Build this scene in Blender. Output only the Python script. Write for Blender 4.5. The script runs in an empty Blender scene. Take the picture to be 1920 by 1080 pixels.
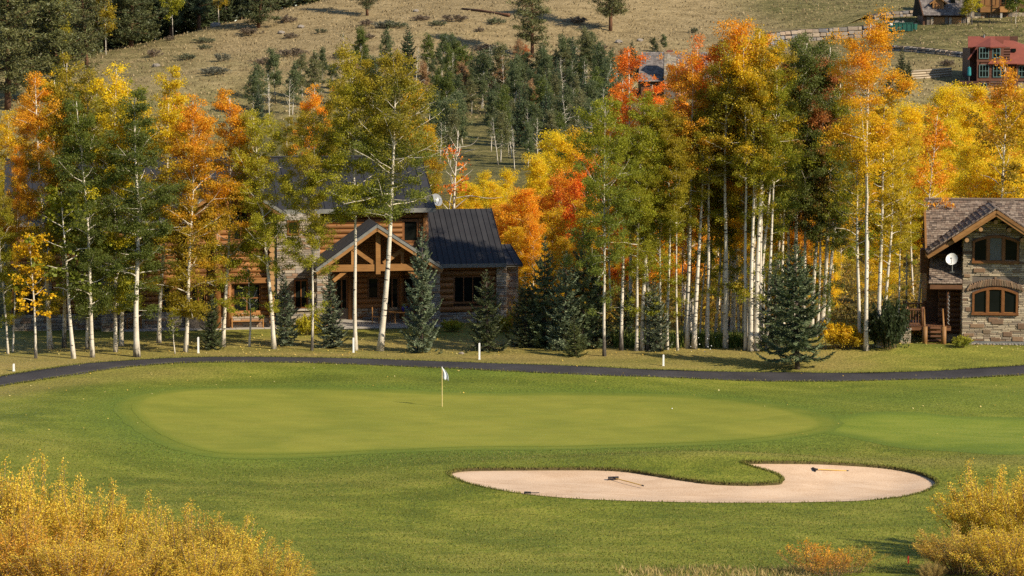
import bpy, bmesh, math, random
import numpy as np
from mathutils import Vector, Matrix, Euler
from mathutils.geometry import delaunay_2d_cdt

S = bpy.context.scene
C = S.collection
R = math.radians

# ------------------------------------------------------------------ camera, sky, sun, exposure
FPX = 5000.0                      # focal length in photograph pixels (1920 wide)
CAMZ = 20.0
PITCH = math.atan(497.0 / FPX)
cam = bpy.data.cameras.new("camera")
cam.sensor_width = 36.0
cam.lens = FPX / 1920.0 * 36.0
cam.clip_start = 0.5
cam.clip_end = 4000.0
camo = bpy.data.objects.new("camera", cam)
C.objects.link(camo)
camo.location = (0, 0, CAMZ)
camo.rotation_euler = (math.pi / 2 - PITCH, 0, 0)
S.camera = camo

SUN_EL, SUN_AZ = R(33.0), math.atan2(0.81, -0.58)     # azimuth clockwise from +Y
world = bpy.data.worlds.new("World")
S.world = world
world.use_nodes = True
wn = world.node_tree
sky = wn.nodes.new("ShaderNodeTexSky")
sky.sky_type = 'NISHITA'
sky.sun_disc = False
sky.sun_elevation = SUN_EL
sky.sun_rotation = SUN_AZ
sky.altitude = 2400
bg = wn.nodes["Background"]
bg.inputs[1].default_value = 0.115
wn.links.new(sky.outputs[0], bg.inputs[0])
sl = bpy.data.lights.new("sun", 'SUN')
sl.energy = 4.6
sl.angle = R(0.53)
sl.color = (1.0, 0.88, 0.70)
so = bpy.data.objects.new("sun", sl)
C.objects.link(so)
sd = Vector((math.sin(SUN_AZ) * math.cos(SUN_EL), math.cos(SUN_AZ) * math.cos(SUN_EL), math.sin(SUN_EL)))
so.rotation_euler = sd.to_track_quat('Z', 'Y').to_euler()
so.location = (80, -20, 90)
S.view_settings.view_transform = 'Standard'
S.view_settings.look = 'None'
S.view_settings.gamma = 1.0
S.view_settings.use_curve_mapping = False
S.view_settings.exposure = 0.72
S.cycles.max_bounces = 8
S.cycles.diffuse_bounces = 4
S.cycles.glossy_bounces = 2
S.cycles.transmission_bounces = 6
S.cycles.use_denoising = False

# ------------------------------------------------------------------ terrain height
def sstep(a, b, x):
    t = np.clip((x - a) / (b - a), 0, 1)
    return t * t * (3 - 2 * t)

def hillprof(y):
    return 0.175 * 25 * np.logaddexp(0, (y - 420) / 25.0)

_yy = np.arange(330, 900, 1.0)
_pyy = 43 + (20 - 0.35 - hillprof(_yy)) / _yy * FPX      # image row of each hill distance
def crestY(px):
    yc = np.interp(px, [-400, 0, 120, 250, 380, 480, 600, 680, 760], [140, 122, 108, 80, 44, 26, -6, -40, -140])
    return np.interp(-yc, -_pyy, _yy)

def T(x, y):
    x = np.asarray(x, dtype=float); y = np.asarray(y, dtype=float)
    ys = np.maximum(y, 30.0)
    px = 960 + FPX * x / ys
    z = 0.2 * 5 * np.logaddexp(0, (92 - y) / 5.0)
    z = z + 0.35 * sstep(147, 154, y)
    yc = crestY(px)
    k = 5.0
    d = y - yc
    over = k * np.logaddexp(0, d / k)                       # metres past the crest, smoothed
    ye = y - over
    z = z + hillprof(ye) - 0.035 * over * (d > -60)
    z = z + 0.5 * np.exp(-((x - 23.5) / 8.0) ** 2 - ((y - 158.5) / 2.6) ** 2)
    z = z + 0.35 * np.exp(-((x + 24) / 4.5) ** 2 - ((y - 133) / 7.0) ** 2)
    z = z + 0.45 * np.exp(-((x - 9) / 9.0) ** 2 - ((y - 120.0) / 2.2) ** 2)
    und = np.sin(x * 0.21 + 1.3) * np.sin(y * 0.17 + 0.4) * 0.16 + np.sin(x * 0.43 + y * 0.29) * 0.08 + np.sin(x * 0.13 - y * 0.37) * 0.08
    z = z + und * sstep(100, 108, y) * (1 - sstep(150, 156, y)) * (1 - np.exp(-((x + 2) / 20.0) ** 4 - ((y - 134) / 10.0) ** 4))
    wv = np.sin(x * 0.11 + 0.7) * np.sin(y * 0.083) * 0.6 + np.sin(x * 0.05 - y * 0.031) * 0.9
    z = z + wv * sstep(420, 480, y)
    return z

def Tz(x, y):
    return float(T(x, y))

def ray(px, py):
    u = (px - 960) / FPX; v = (540 - py) / FPX
    cp, sp = math.cos(PITCH), math.sin(PITCH)
    return Vector((u, cp + v * sp, -sp + v * cp))

def at(px, py, Y):
    d = ray(px, py)
    t = Y / d.y
    return Vector((d.x * t, Y, CAMZ + d.z * t))

_Ys = np.arange(70.0, 780.0, 0.5)
def ground(px, py):
    d = ray(px, py)
    t = _Ys / d.y
    f = CAMZ + d.z * t - T(d.x * t, _Ys)
    i = int(np.argmax(f <= 0))
    if not (f <= 0).any():
        i = len(_Ys) - 1
    i = max(i, 1)
    a, b = f[i - 1], f[i]
    s = a / (a - b) if a != b else 0
    Y = _Ys[i - 1] + 0.5 * min(max(s, 0), 1)
    p = at(px, py, Y)
    return Vector((p.x, Y, Tz(p.x, Y)))

def onY(px, Y):
    """ground point on the vertical plane of column px at depth Y"""
    x = (px - 960) / FPX * Y * 1.0
    d = ray(px, 540)
    x = d.x * Y / d.y
    return Vector((x, Y, Tz(x, Y)))

def zat(py, Y):
    return at(960, py, Y).z

# ------------------------------------------------------------------ mesh helpers
class MB:
    """collects vertices and faces (with a material slot each) and links them as ONE mesh object"""
    def __init__(s):
        s.v, s.f, s.m = [], [], []
    def add(s, vs, fs, m=0):
        o = len(s.v)
        s.v.extend([tuple(p) for p in vs])
        for f in fs:
            s.f.append(tuple(i + o for i in f)); s.m.append(m)
    def box(s, x0, x1, y0, y1, z0, z1, m=0):
        s.add([(x0, y0, z0), (x1, y0, z0), (x1, y1, z0), (x0, y1, z0), (x0, y0, z1), (x1, y0, z1), (x1, y1, z1), (x0, y1, z1)],
              [(3, 2, 1, 0), (4, 5, 6, 7), (0, 1, 5, 4), (1, 2, 6, 5), (2, 3, 7, 6), (3, 0, 4, 7)], m)
    def bar(s, a, b, w, h=None, m=0, up=(0, 0, 1)):
        """rectangular bar from a to b, w across, h along 'up'"""
        h = h or w
        a, b = Vector(a), Vector(b)
        d = (b - a).normalized()
        u = Vector(up)
        if abs(d.dot(u)) > 0.98: u = Vector((0, 1, 0))
        sx = d.cross(u).normalized(); sy = sx.cross(d).normalized()
        vs = []
        for p in (a, b):
            for i, j in ((-1, -1), (1, -1), (1, 1), (-1, 1)):
                vs.append(p + sx * (w / 2 * i) + sy * (h / 2 * j))
        s.add(vs, [(0, 1, 2, 3), (7, 6, 5, 4), (1, 0, 4, 5), (2, 1, 5, 6), (3, 2, 6, 7), (0, 3, 7, 4)], m)
    def tube(s, pts, rad, n=8, m=0, caps=True, mc=None):
        pts = [Vector(p) for p in pts]
        k = len(pts)
        rad = rad if hasattr(rad, '__len__') else [rad] * k
        vs, fs = [], []
        for i, p in enumerate(pts):
            d = (pts[min(i + 1, k - 1)] - pts[max(i - 1, 0)]).normalized()
            u = Vector((0, 0, 1)) if abs(d.z) < 0.9 else Vector((1, 0, 0))
            sx = d.cross(u).normalized(); sy = d.cross(sx).normalized()
            for j in range(n):
                t = 2 * math.pi * j / n
                vs.append(p + sx * (math.cos(t) * rad[i]) + sy * (math.sin(t) * rad[i]))
        for i in range(k - 1):
            for j in range(n):
                fs.append((i * n + j, i * n + (j + 1) % n, (i + 1) * n + (j + 1) % n, (i + 1) * n + j))
        s.add(vs, fs, m)
        if caps:
            o = len(s.v)
            s.f.append(tuple(o - k * n + j for j in range(n))[::-1]); s.m.append(m if mc is None else mc)
            s.f.append(tuple(o - n + j for j in range(n))); s.m.append(m if mc is None else mc)
    def prism(s, poly, y0, y1, m=0):
        """polygon of (x, z) pushed from y0 to y1"""
        n = len(poly)
        vs = [(x, y0, z) for x, z in poly] + [(x, y1, z) for x, z in poly]
        s.add(vs, [tuple(range(n)), tuple(range(2 * n - 1, n - 1, -1))] + [((i + 1) % n, i, n + i, n + (i + 1) % n) for i in range(n)], m)
    def slab(s, quad, th, m=0):
        """four corner points pushed 'th' along the plane's lower side"""
        q = [Vector(p) for p in quad]
        nrm = (q[1] - q[0]).cross(q[3] - q[0]).normalized()
        if nrm.z < 0: nrm = -nrm
        low = [p - nrm * th for p in q]
        s.add(q + low, [(0, 1, 2, 3), (7, 6, 5, 4), (1, 0, 4, 5), (2, 1, 5, 6), (3, 2, 6, 7), (0, 3, 7, 4)], m)
    def mesh(s, name, mats, smooth=False):
        me = bpy.data.meshes.new(name)
        me.from_pydata(s.v, [], s.f)
        for m in (mats if isinstance(mats, (list, tuple)) else [mats]): me.materials.append(m)
        if any(s.m): me.polygons.foreach_set("material_index", s.m)
        bm = bmesh.new(); bm.from_mesh(me); bmesh.ops.recalc_face_normals(bm, faces=bm.faces); bm.to_mesh(me); bm.free()
        if smooth: me.polygons.foreach_set("use_smooth", [True] * len(me.polygons))
        me.update()
        return me
    def build(s, name, mats, parent=None, smooth=False, **tags):
        return link(name, s.mesh(name, mats, smooth), parent, **tags)

def link(name, data, parent=None, loc=None, **tags):
    o = bpy.data.objects.new(name, data)
    C.objects.link(o)
    if parent is not None: o.parent = parent
    if loc is not None: o.location = loc
    for k, v in tags.items(): o[k] = v
    return o

def thing(name, label, category, loc=(0, 0, 0), rz=0.0, group=None):
    o = link(name, None, None, loc)
    o.rotation_euler = (0, 0, rz)
    o.empty_display_size = 0.3
    o['label'] = label; o['category'] = category
    if group: o['group'] = group
    return o

def tag(o, label=None, category=None, group=None, kind=None):
    if label: o['label'] = label
    if category: o['category'] = category
    if group: o['group'] = group
    if kind: o['kind'] = kind
    return o

def fast_mesh(name, verts, quads=None, tris=None, mats=(), smooth=False):
    """numpy arrays to a mesh"""
    me = bpy.data.meshes.new(name)
    verts = np.asarray(verts, dtype=np.float32)
    nq = 0 if quads is None else len(quads); nt = 0 if tris is None else len(tris)
    me.vertices.add(len(verts)); me.vertices.foreach_set("co", verts.ravel())
    idx = []
    if nq: idx.append(np.asarray(quads, dtype=np.int32).ravel())
    if nt: idx.append(np.asarray(tris, dtype=np.int32).ravel())
    idx = np.concatenate(idx)
    me.loops.add(len(idx)); me.loops.foreach_set("vertex_index", idx)
    me.polygons.add(nq + nt)
    st = np.concatenate([np.arange(nq) * 4, nq * 4 + np.arange(nt) * 3]).astype(np.int32)
    me.polygons.foreach_set("loop_start", st)
    for m in mats: me.materials.append(m)
    if smooth: me.polygons.foreach_set("use_smooth", np.ones(nq + nt, dtype=bool))
    me.update(calc_edges=True)
    return me

# ------------------------------------------------------------------ materials
class NT:
    def __init__(s, name):
        s.mat = bpy.data.materials.new(name); s.mat.use_nodes = True
        s.t = s.mat.node_tree; s.t.nodes.clear()
        s.out = s.n("ShaderNodeOutputMaterial")
    def n(s, typ, **kw):
        nd = s.t.nodes.new(typ)
        for k, v in kw.items(): setattr(nd, k, v)
        return nd
    def l(s, a, b): s.t.links.new(a, b)
    def coord(s, kind="Object", scale=(1, 1, 1), rot=(0, 0, 0)):
        tc = s.n("ShaderNodeTexCoord"); mp = s.n("ShaderNodeMapping")
        mp.inputs["Scale"].default_value = scale; mp.inputs["Rotation"].default_value = rot
        s.l(tc.outputs[kind], mp.inputs[0]); return mp.outputs[0]
    def noise(s, vec, scale, detail=4, rough=0.55, dist=0.0):
        nd = s.n("ShaderNodeTexNoise"); nd.inputs["Scale"].default_value = scale
        nd.inputs["Detail"].default_value = detail; nd.inputs["Roughness"].default_value = rough
        nd.inputs["Distortion"].default_value = dist
        if vec is not None: s.l(vec, nd.inputs["Vector"])
        return nd.outputs["Fac"]
    def ramp(s, fac, stops, interp='LINEAR'):
        nd = s.n("ShaderNodeValToRGB"); nd.color_ramp.interpolation = interp
        el = nd.color_ramp.elements
        while len(el) < len(stops): el.new(0.5)
        for e, (p, c) in zip(el, stops):
            e.position = p; e.color = (*c, 1) if len(c) == 3 else c
        s.l(fac, nd.inputs[0]); return nd.outputs[0]
    def mix(s, fac, a, b, blend='MIX'):
        nd = s.n("ShaderNodeMix", data_type='RGBA', blend_type=blend)
        for sock, v in ((nd.inputs[0], fac), (nd.inputs[6], a), (nd.inputs[7], b)):
            if hasattr(v, 'is_output') or isinstance(v, bpy.types.NodeSocket): s.l(v, sock)
            elif isinstance(v, (int, float)): sock.default_value = v
            else: sock.default_value = (*v, 1) if len(v) == 3 else v
        return nd.outputs[2]
    def math(s, op, a, b=None, c=None, clamp=False):
        nd = s.n("ShaderNodeMath", operation=op, use_clamp=clamp)
        for i, v in enumerate((a, b, c)):
            if v is None: continue
            if isinstance(v, (int, float)): nd.inputs[i].default_value = v
            else: s.l(v, nd.inputs[i])
        return nd.outputs[0]
    def rnd(s):
        """random per object plus random per loose piece, wrapped to 0..1"""
        a = s.n("ShaderNodeObjectInfo").outputs["Random"]
        b = s.n("ShaderNodeNewGeometry").outputs["Random Per Island"]
        return s.math('FRACT', s.math('ADD', a, b))
    def attr(s, name, typ='GEOMETRY'):
        return s.n("ShaderNodeAttribute", attribute_name=name, attribute_type=typ)
    def bump(s, h, strength=0.4, dist=0.02):
        nd = s.n("ShaderNodeBump"); nd.inputs["Strength"].default_value = strength; nd.inputs["Distance"].default_value = dist
        s.l(h, nd.inputs["Height"]); return nd.outputs[0]
    def done(s, color, rough=0.8, bump=None, spec=0.3, metal=0.0, coat=0.0):
        p = s.n("ShaderNodeBsdfPrincipled")
        if isinstance(color, (tuple, list)): p.inputs["Base Color"].default_value = (*color, 1)
        else: s.l(color, p.inputs["Base Color"])
        if isinstance(rough, (int, float)): p.inputs["Roughness"].default_value = rough
        else: s.l(rough, p.inputs["Roughness"])
        p.inputs["Specular IOR Level"].default_value = spec
        p.inputs["Metallic"].default_value = metal
        if bump is not None: s.l(bump, p.inputs["Normal"])
        s.l(p.outputs[0], s.out.inputs[0])
        return s.mat

def simple(name, c1, c2=None, scale=3.0, rough=0.7, spec=0.3, metal=0.0, bump=0.0, stretch=(1, 1, 1), piece=0.0):
    """noise between two colours, optional random tone per piece"""
    t = NT(name); v = t.coord("Object", stretch)
    c2 = c2 or tuple(x * 0.7 for x in c1)
    nz = t.noise(v, scale, 5, 0.6)
    col = t.mix(t.ramp(nz, [(0.3, (0, 0, 0)), (0.7, (1, 1, 1))]), c1, c2)
    if piece:
        k = t.math('MULTIPLY_ADD', t.rnd(), 2 * piece, 1 - piece)
        hs = t.n("ShaderNodeHueSaturation"); t.l(k, hs.inputs["Value"]); t.l(col, hs.inputs["Color"]); col = hs.outputs[0]
    return t.done(col, rough, t.bump(nz, bump, 0.03) if bump else None, spec, metal)

def leaf_material(name, trans=0.35, var=0.3, hue=0.03, top=True, edge=0.45):
    """leaf colour of the tree (object colour) running into its tint_top with height, varied leaf by leaf"""
    t = NT(name)
    oi = t.n("ShaderNodeObjectInfo")
    col = oi.outputs["Color"]
    v = t.coord("Object")
    rnd = t.n("ShaderNodeNewGeometry").outputs["Random Per Island"]
    if top:
        tt = t.attr("tint_top", 'OBJECT').outputs["Color"]
        gz = t.n("ShaderNodeSeparateXYZ"); tc = t.n("ShaderNodeTexCoord"); t.l(tc.outputs["Generated"], gz.inputs[0])
        addv = t.n("ShaderNodeVectorMath", operation='ADD'); t.l(v, addv.inputs[0])
        sh = t.n("ShaderNodeVectorMath", operation='SCALE'); t.l(oi.outputs["Location"], sh.inputs[0]); sh.inputs[3].default_value = 0.37
        t.l(sh.outputs[0], addv.inputs[1])
        nz = t.noise(addv.outputs[0], 0.55, 3, 0.55)
        f = t.math('ADD', gz.outputs[2], t.math('MULTIPLY_ADD', nz, 1.7, -0.85))
        f = t.math('ADD', f, t.math('MULTIPLY_ADD', rnd, 0.5, -0.25))
        f = t.math('SMOOTH_MIN', 1.0, t.math('MULTIPLY_ADD', f, 1.6, -0.45, clamp=True), 0.05)
        col = t.mix(f, col, tt)
    hs = t.n("ShaderNodeHueSaturation")
    t.l(t.math('MULTIPLY_ADD', rnd, 2 * hue, 0.5 - hue), hs.inputs["Hue"])
    t.l(t.math('MULTIPLY_ADD', t.math('FRACT', t.math('MULTIPLY', rnd, 7.31)), 2 * var, 1 - var), hs.inputs["Value"])
    t.l(col, hs.inputs["Color"])
    p = t.n("ShaderNodeBsdfPrincipled"); p.inputs["Roughness"].default_value = 0.5; p.inputs["Specular IOR Level"].default_value = 0.25
    t.l(hs.outputs[0], p.inputs["Base Color"])
    tr = t.n("ShaderNodeBsdfTranslucent"); t.l(hs.outputs[0], tr.inputs[0])
    mx = t.n("ShaderNodeMixShader"); mx.inputs[0].default_value = trans
    t.l(p.outputs[0], mx.inputs[1]); t.l(tr.outputs[0], mx.inputs[2]); t.l(mx.outputs[0], t.out.inputs[0])
    return t.mat

M = {}
# ================================================================== GROUND, TURF, PATH, BUNKER
def spline(pts, n=8, closed=True):
    P = [Vector(p) for p in pts]; out = []; k = len(P)
    rng_ = range(k if closed else k - 1)
    for i in rng_:
        g = (lambda j: P[j % k]) if closed else (lambda j: P[min(max(j, 0), k - 1)])
        p0, p1, p2, p3 = g(i - 1), g(i), g(i + 1), g(i + 2)
        for s in range(n):
            t = s / n
            out.append(0.5 * ((2 * p1) + (p2 - p0) * t + (2 * p0 - 5 * p1 + 4 * p2 - p3) * t * t + (3 * p1 - p0 - 3 * p2 + p3) * t ** 3))
    if not closed: out.append(P[-1])
    return out

def inside(poly, X, Y):
    px, py = poly[:, 0], poly[:, 1]
    r = np.zeros(X.shape, bool); j = len(poly) - 1
    for i in range(len(poly)):
        c = ((py[i] > Y) != (py[j] > Y)) & (X < (px[j] - px[i]) * (Y - py[i]) / (py[j] - py[i] + 1e-12) + px[i])
        r ^= c; j = i
    return r

def dist_poly(poly, X, Y):
    a = poly; b = np.roll(poly, -1, axis=0)
    best = np.full(X.shape, 1e9)
    for (ax, ay), (bx, by) in zip(a, b):
        dx, dy = bx - ax, by - ay
        t = np.clip(((X - ax) * dx + (Y - ay) * dy) / (dx * dx + dy * dy + 1e-12), 0, 1)
        best = np.minimum(best, (X - ax - t * dx) ** 2 + (Y - ay - t * dy) ** 2)
    return np.sqrt(best)

def outline(pix, n=6):
    return np.array([(p.x, p.y) for p in spline([ground(x, y).to_2d() for x, y in pix], n)])

def grow(poly, d):
    nx = np.roll(poly, -1, 0) - np.roll(poly, 1, 0)
    nrm = np.stack([nx[:, 1], -nx[:, 0]], 1); nrm /= np.linalg.norm(nrm, axis=1)[:, None]
    area = np.sum(poly[:, 0] * np.roll(poly[:, 1], -1) - np.roll(poly[:, 0], -1) * poly[:, 1])
    dd = d if np.ndim(d) == 0 else np.asarray(d)[:, None]
    return poly + nrm * dd * (1 if area > 0 else -1)

def cdt_fill(poly, step, keep_in=True, box=None):
    """triangulate the inside of poly (or, with a box, the box minus poly)"""
    lo, hi = (poly.min(0), poly.max(0)) if box is None else (np.array(box[0]), np.array(box[1]))
    nx, ny = int(round((hi[0] - lo[0]) / step)), int(round((hi[1] - lo[1]) / step))
    gx, gy = np.meshgrid(np.linspace(lo[0], hi[0], max(nx, 2) + 1), np.linspace(lo[1], hi[1], max(ny, 2) + 1))
    gx, gy = gx.ravel(), gy.ravel()
    ins = inside(poly, gx, gy); d = dist_poly(poly, gx, gy)
    if box is None: k = ins & (d > step * 0.4)
    else: k = (~ins) & (d > step * 0.4)
    pts = [Vector(p) for p in poly] + [Vector(p) for p in zip(gx[k], gy[k])]
    ed = [(i, (i + 1) % len(poly)) for i in range(len(poly))]
    V, E, F = delaunay_2d_cdt(pts, ed, [], 0, 1e-5)[:3]
    V = np.array([(p.x, p.y) for p in V]); F = np.array([f for f in F if len(f) == 3])
    c = V[F].mean(1)
    q = inside(poly, c[:, 0], c[:, 1])
    return V, F[q if box is None else ~q]

GREEN = [(247,762),(262,748),(300,738),(370,731),(450,729),(600,730),(760,736),(900,741),(1050,740),(1200,742),(1330,748),(1430,760),(1500,774),(1540,788),
         (1545,796),(1525,806),(1470,816),(1380,825),(1250,832),(1080,837),(900,838),(750,843),(620,849),(500,852),(400,848),(340,832),(290,808),(258,782)]
BUNKER = [(841,889),(852,882),(880,878.5),(950,877.5),(1040,877),(1110,877),(1170,880),(1220,887),(1290,898),(1340,904),(1400,906),(1440,905),(1463,903),(1466,897),
          (1455,888),(1430,880),(1405,873),(1392,866),(1420,865),(1480,865),(1560,867),(1640,872),(1700,880),(1740,891),(1757,903),(1752,913),(1730,923),(1690,932),
          (1620,939),(1520,942),(1400,943),(1280,942),(1160,939),(1060,934),(980,926),(910,914),(865,902)]
FAIRWAY = [(1515,803),(1590,777),(1700,772),(1800,780),(1930,783),(2400,790),(2520,822),(2400,858),(1930,853),(1800,848),(1680,838),(1590,820)]
green_poly = outline(GREEN, 6)
rr = np.random.default_rng(5)
bunker_poly = outline(BUNKER, 6)
fair_poly = outline(FAIRWAY, 6)
fringe_poly = grow(green_poly, 0.95)
PATH = [(-140,740),(-60,728),(0,716.5),(60,706),(130,695),(220,683),(320,676.5),(430,674),(560,675),(700,679),(850,684.5),(1000,690.5),(1150,697),(1300,703),(1450,707),(1600,707.5),(1750,704),(1850,698.5),(1930,693),(2060,684),(2300,672),(2600,664)]
path_c = np.array([(p.x, p.y) for p in spline([ground(x, y).to_2d() for x, y in PATH], 6, False)])

# ---- materials
def turf(name, c_dark, c_mid, c_light, stripe=0.0, fine=1.0, bump=0.5, lush=None, patch=0.35, outer=None):
    t = NT(name); v = t.coord("Object")
    vs = t.coord("Object", (0.35, 1.0, 1.0))
    big = t.noise(v, 0.16, 4, 0.6, 0.6)
    med = t.noise(vs, 1.1, 5, 0.65, 0.3)
    fin = t.noise(t.coord("Object", (1.0, 0.6, 1.0)), 7.0 * fine, 4, 0.7)
    k = t.math('ADD', t.math('MULTIPLY', big, patch * 2), t.math('ADD', t.math('MULTIPLY', med, 0.55), t.math('MULTIPLY', fin, 0.75)))
    k = t.math('MULTIPLY_ADD', k, 1.0 / (patch * 2 + 1.30), 0.0)
    col = t.ramp(k, [(0.425, c_dark), (0.5, c_mid), (0.585, c_light)])
    if stripe:
        w = t.n("ShaderNodeTexWave", wave_type='BANDS', bands_direction='DIAGONAL')
        w.inputs["Scale"].default_value = 0.16; w.inputs["Distortion"].default_value = 2.5; w.inputs["Detail"].default_value = 2; w.inputs["Detail Scale"].default_value = 0.8
        t.l(v, w.inputs[0])
        col = t.mix(t.math('MULTIPLY', w.outputs["Fac"], stripe), col, tuple(x * 0.62 for x in c_mid))
    if lush:
        a = t.attr("lush").outputs["Fac"]; d = t.attr("dry").outputs["Fac"]
        lf = t.math('MULTIPLY', a, t.math('MULTIPLY_ADD', med, 1.4, 0.15), clamp=True)
        lc = t.ramp(fin, [(0.32, tuple(x * 0.62 for x in lush[0])), (0.66, tuple(x * 1.35 for x in lush[0]))])
        col = t.mix(lf, col, lc)
        df = t.math('MULTIPLY', d, t.math('MULTIPLY_ADD', big, 1.5, 0.1), clamp=True)
        dc = t.ramp(fin, [(0.3, tuple(x * 0.6 for x in lush[1])), (0.68, tuple(x * 1.35 for x in lush[1]))])
        col = t.mix(df, col, dc)
        bd = t.math('MULTIPLY', t.attr("band").outputs["Fac"], t.math('MULTIPLY_ADD', med, 0.9, 0.0), clamp=True)
        col = t.mix(bd, col, (0.60, 0.66, 0.55), 'MULTIPLY')
    if outer:                                                  # ragged change of cut along the rim
        e = t.attr("edge").outputs["Fac"]
        ef = t.math('ADD', t.math('MULTIPLY', e, 1.5), t.math('ADD', t.math('MULTIPLY_ADD', fin, 2.2, -1.35), t.math('MULTIPLY_ADD', med, 1.2, -0.6)), clamp=True)
        oc = t.ramp(fin, [(0.32, tuple(x * 0.75 for x in outer)), (0.66, tuple(x * 1.25 for x in outer))])
        col = t.mix(t.math('MULTIPLY', ef, e), col, oc)
    h = t.math('ADD', t.math('MULTIPLY', fin, 0.6), t.math('MULTIPLY', med, 0.5))
    return t.done(col, 0.85, t.bump(h, bump, 0.12), 0.15)

M['rough'] = turf("rough_grass", (0.094, 0.116, 0.011), (0.164, 0.180, 0.017), (0.255, 0.236, 0.036), stripe=0.34, bump=0.9, lush=((0.100, 0.143, 0.015), (0.25, 0.19, 0.055)))
M['fringe'] = turf("fringe_grass", (0.100, 0.132, 0.013), (0.138, 0.162, 0.017), (0.168, 0.182, 0.022), bump=0.2, fine=1.6, outer=(0.108, 0.143, 0.016))
M['green'] = turf("green_grass", (0.165, 0.180, 0.021), (0.200, 0.206, 0.025), (0.240, 0.232, 0.031), stripe=0.14, bump=0.10, fine=2.0, patch=0.45, outer=(0.140, 0.164, 0.017))
M['fairway'] = turf("fairway_grass", (0.105, 0.148, 0.013), (0.150, 0.188, 0.018), (0.190, 0.214, 0.026), bump=0.3, fine=1.4, outer=(0.100, 0.138, 0.015))

def hill_material():
    t = NT("hillside_grass"); v = t.coord("Object")
    sep = t.n("ShaderNodeSeparateXYZ"); t.l(v, sep.inputs[0])
    big = t.noise(v, 0.035, 4, 0.6, 0.5)
    med = t.noise(t.coord("Object", (0.7, 1, 1)), 0.35, 5, 0.65)
    fin = t.noise(v, 1.7, 5, 0.7)
    dry = t.ramp(t.math('ADD', t.math('MULTIPLY', fin, 0.6), t.math('MULTIPLY', med, 0.5)), [(0.38, (0.118, 0.085, 0.040)), (0.52, (0.242, 0.180, 0.087)), (0.68, (0.355, 0.268, 0.138))])
    grn = t.ramp(t.math('ADD', t.math('MULTIPLY', fin, 0.6), t.math('MULTIPLY', med, 0.5)), [(0.38, (0.075, 0.08, 0.022)), (0.55, (0.17, 0.16, 0.05)), (0.68, (0.27, 0.24, 0.085))])
    # greener low on the slope and round the houses, dry above
    gx = t.math('MULTIPLY', t.math('SUBTRACT', sep.outputs[0], 55.0), 0.02)
    gy = t.math('MULTIPLY', t.math('SUBTRACT', 505.0, sep.outputs[1]), 0.014)
    gf = t.math('ADD', t.math('MAXIMUM', gx, gy), t.math('MULTIPLY_ADD', big, 2.4, -1.25), clamp=True)
    col = t.mix(t.math('MULTIPLY', gf, 0.62), dry, grn)
    # leaf litter under the woods
    lit = t.ramp(fin, [(0.35, (0.035, 0.032, 0.012)), (0.5, (0.10, 0.085, 0.025)), (0.66, (0.26, 0.18, 0.035))])
    wf = t.math('MULTIPLY_ADD', sep.outputs[1], -0.02, 7.0)
    wf = t.math('ADD', wf, t.math('MULTIPLY_ADD', med, 1.6, -0.8), clamp=True)
    wm = t.math('MULTIPLY', t.math('MULTIPLY_ADD', sep.outputs[1], -0.022, 10.2), t.math('SUBTRACT', 1.9, t.math('MULTIPLY', t.math('ABSOLUTE', t.math('ADD', sep.outputs[0], 6.0)), 0.04)), clamp=True)
    scr = t.ramp(t.math('ADD', t.math('MULTIPLY', fin, 0.6), t.math('MULTIPLY', med, 0.5)), [(0.40, (0.030, 0.032, 0.012)), (0.55, (0.12, 0.11, 0.038)), (0.68, (0.25, 0.205, 0.085))])
    col = t.mix(t.math('MULTIPLY', wm, t.math('MULTIPLY_ADD', big, 1.2, 0.25, clamp=True), clamp=True), col, scr)
    col = t.mix(wf, col, lit)
    return t.done(col, 0.95, t.bump(t.math('ADD', fin, med), 1.0, 0.35), 0.05)
M['hill'] = hill_material()

def asphalt():
    t = NT("asphalt"); v = t.coord("Object")
    f = t.noise(v, 9, 5, 0.7); b = t.noise(v, 0.5, 3)
    col = t.ramp(t.math('ADD', t.math('MULTIPLY', f, 0.5), t.math('MULTIPLY', b, 0.5)), [(0.32, (0.024, 0.022, 0.023)), (0.68, (0.058, 0.053, 0.053))])
    return t.done(col, 0.85, t.bump(f, 0.3, 0.02), 0.2)
M['asphalt'] = asphalt()

def sand():
    t = NT("bunker_sand"); v = t.coord("Object")
    f = t.noise(v, 16, 4, 0.6); b = t.noise(t.coord("Object", (0.6, 1.3, 1)), 0.5, 4, 0.6, 1.2)
    w = t.n("ShaderNodeTexWave", wave_type='BANDS', bands_direction='Y'); w.inputs["Scale"].default_value = 3.2; w.inputs["Distortion"].default_value = 9.0
    w.inputs["Detail"].default_value = 2.0; w.inputs["Detail Scale"].default_value = 0.22
    t.l(v, w.inputs[0])
    k = t.math('ADD', t.math('MULTIPLY', f, 0.45), t.math('ADD', t.math('MULTIPLY', b, 0.45), t.math('MULTIPLY', w.outputs["Fac"], 0.17)))
    col = t.ramp(k, [(0.40, (0.40, 0.265, 0.160)), (0.5, (0.53, 0.370, 0.238)), (0.66, (0.59, 0.44, 0.305))])
    h = t.math('ADD', t.math('MULTIPLY', w.outputs["Fac"], 0.6), f)
    return t.done(col, 0.95, t.bump(h, 0.30, 0.05), 0.1)
M['sand'] = sand()
M['soil'] = simple("lip_soil", (0.050, 0.036, 0.018), (0.10, 0.085, 0.028), 6, 0.95, 0.1, bump=0.8)

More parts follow.
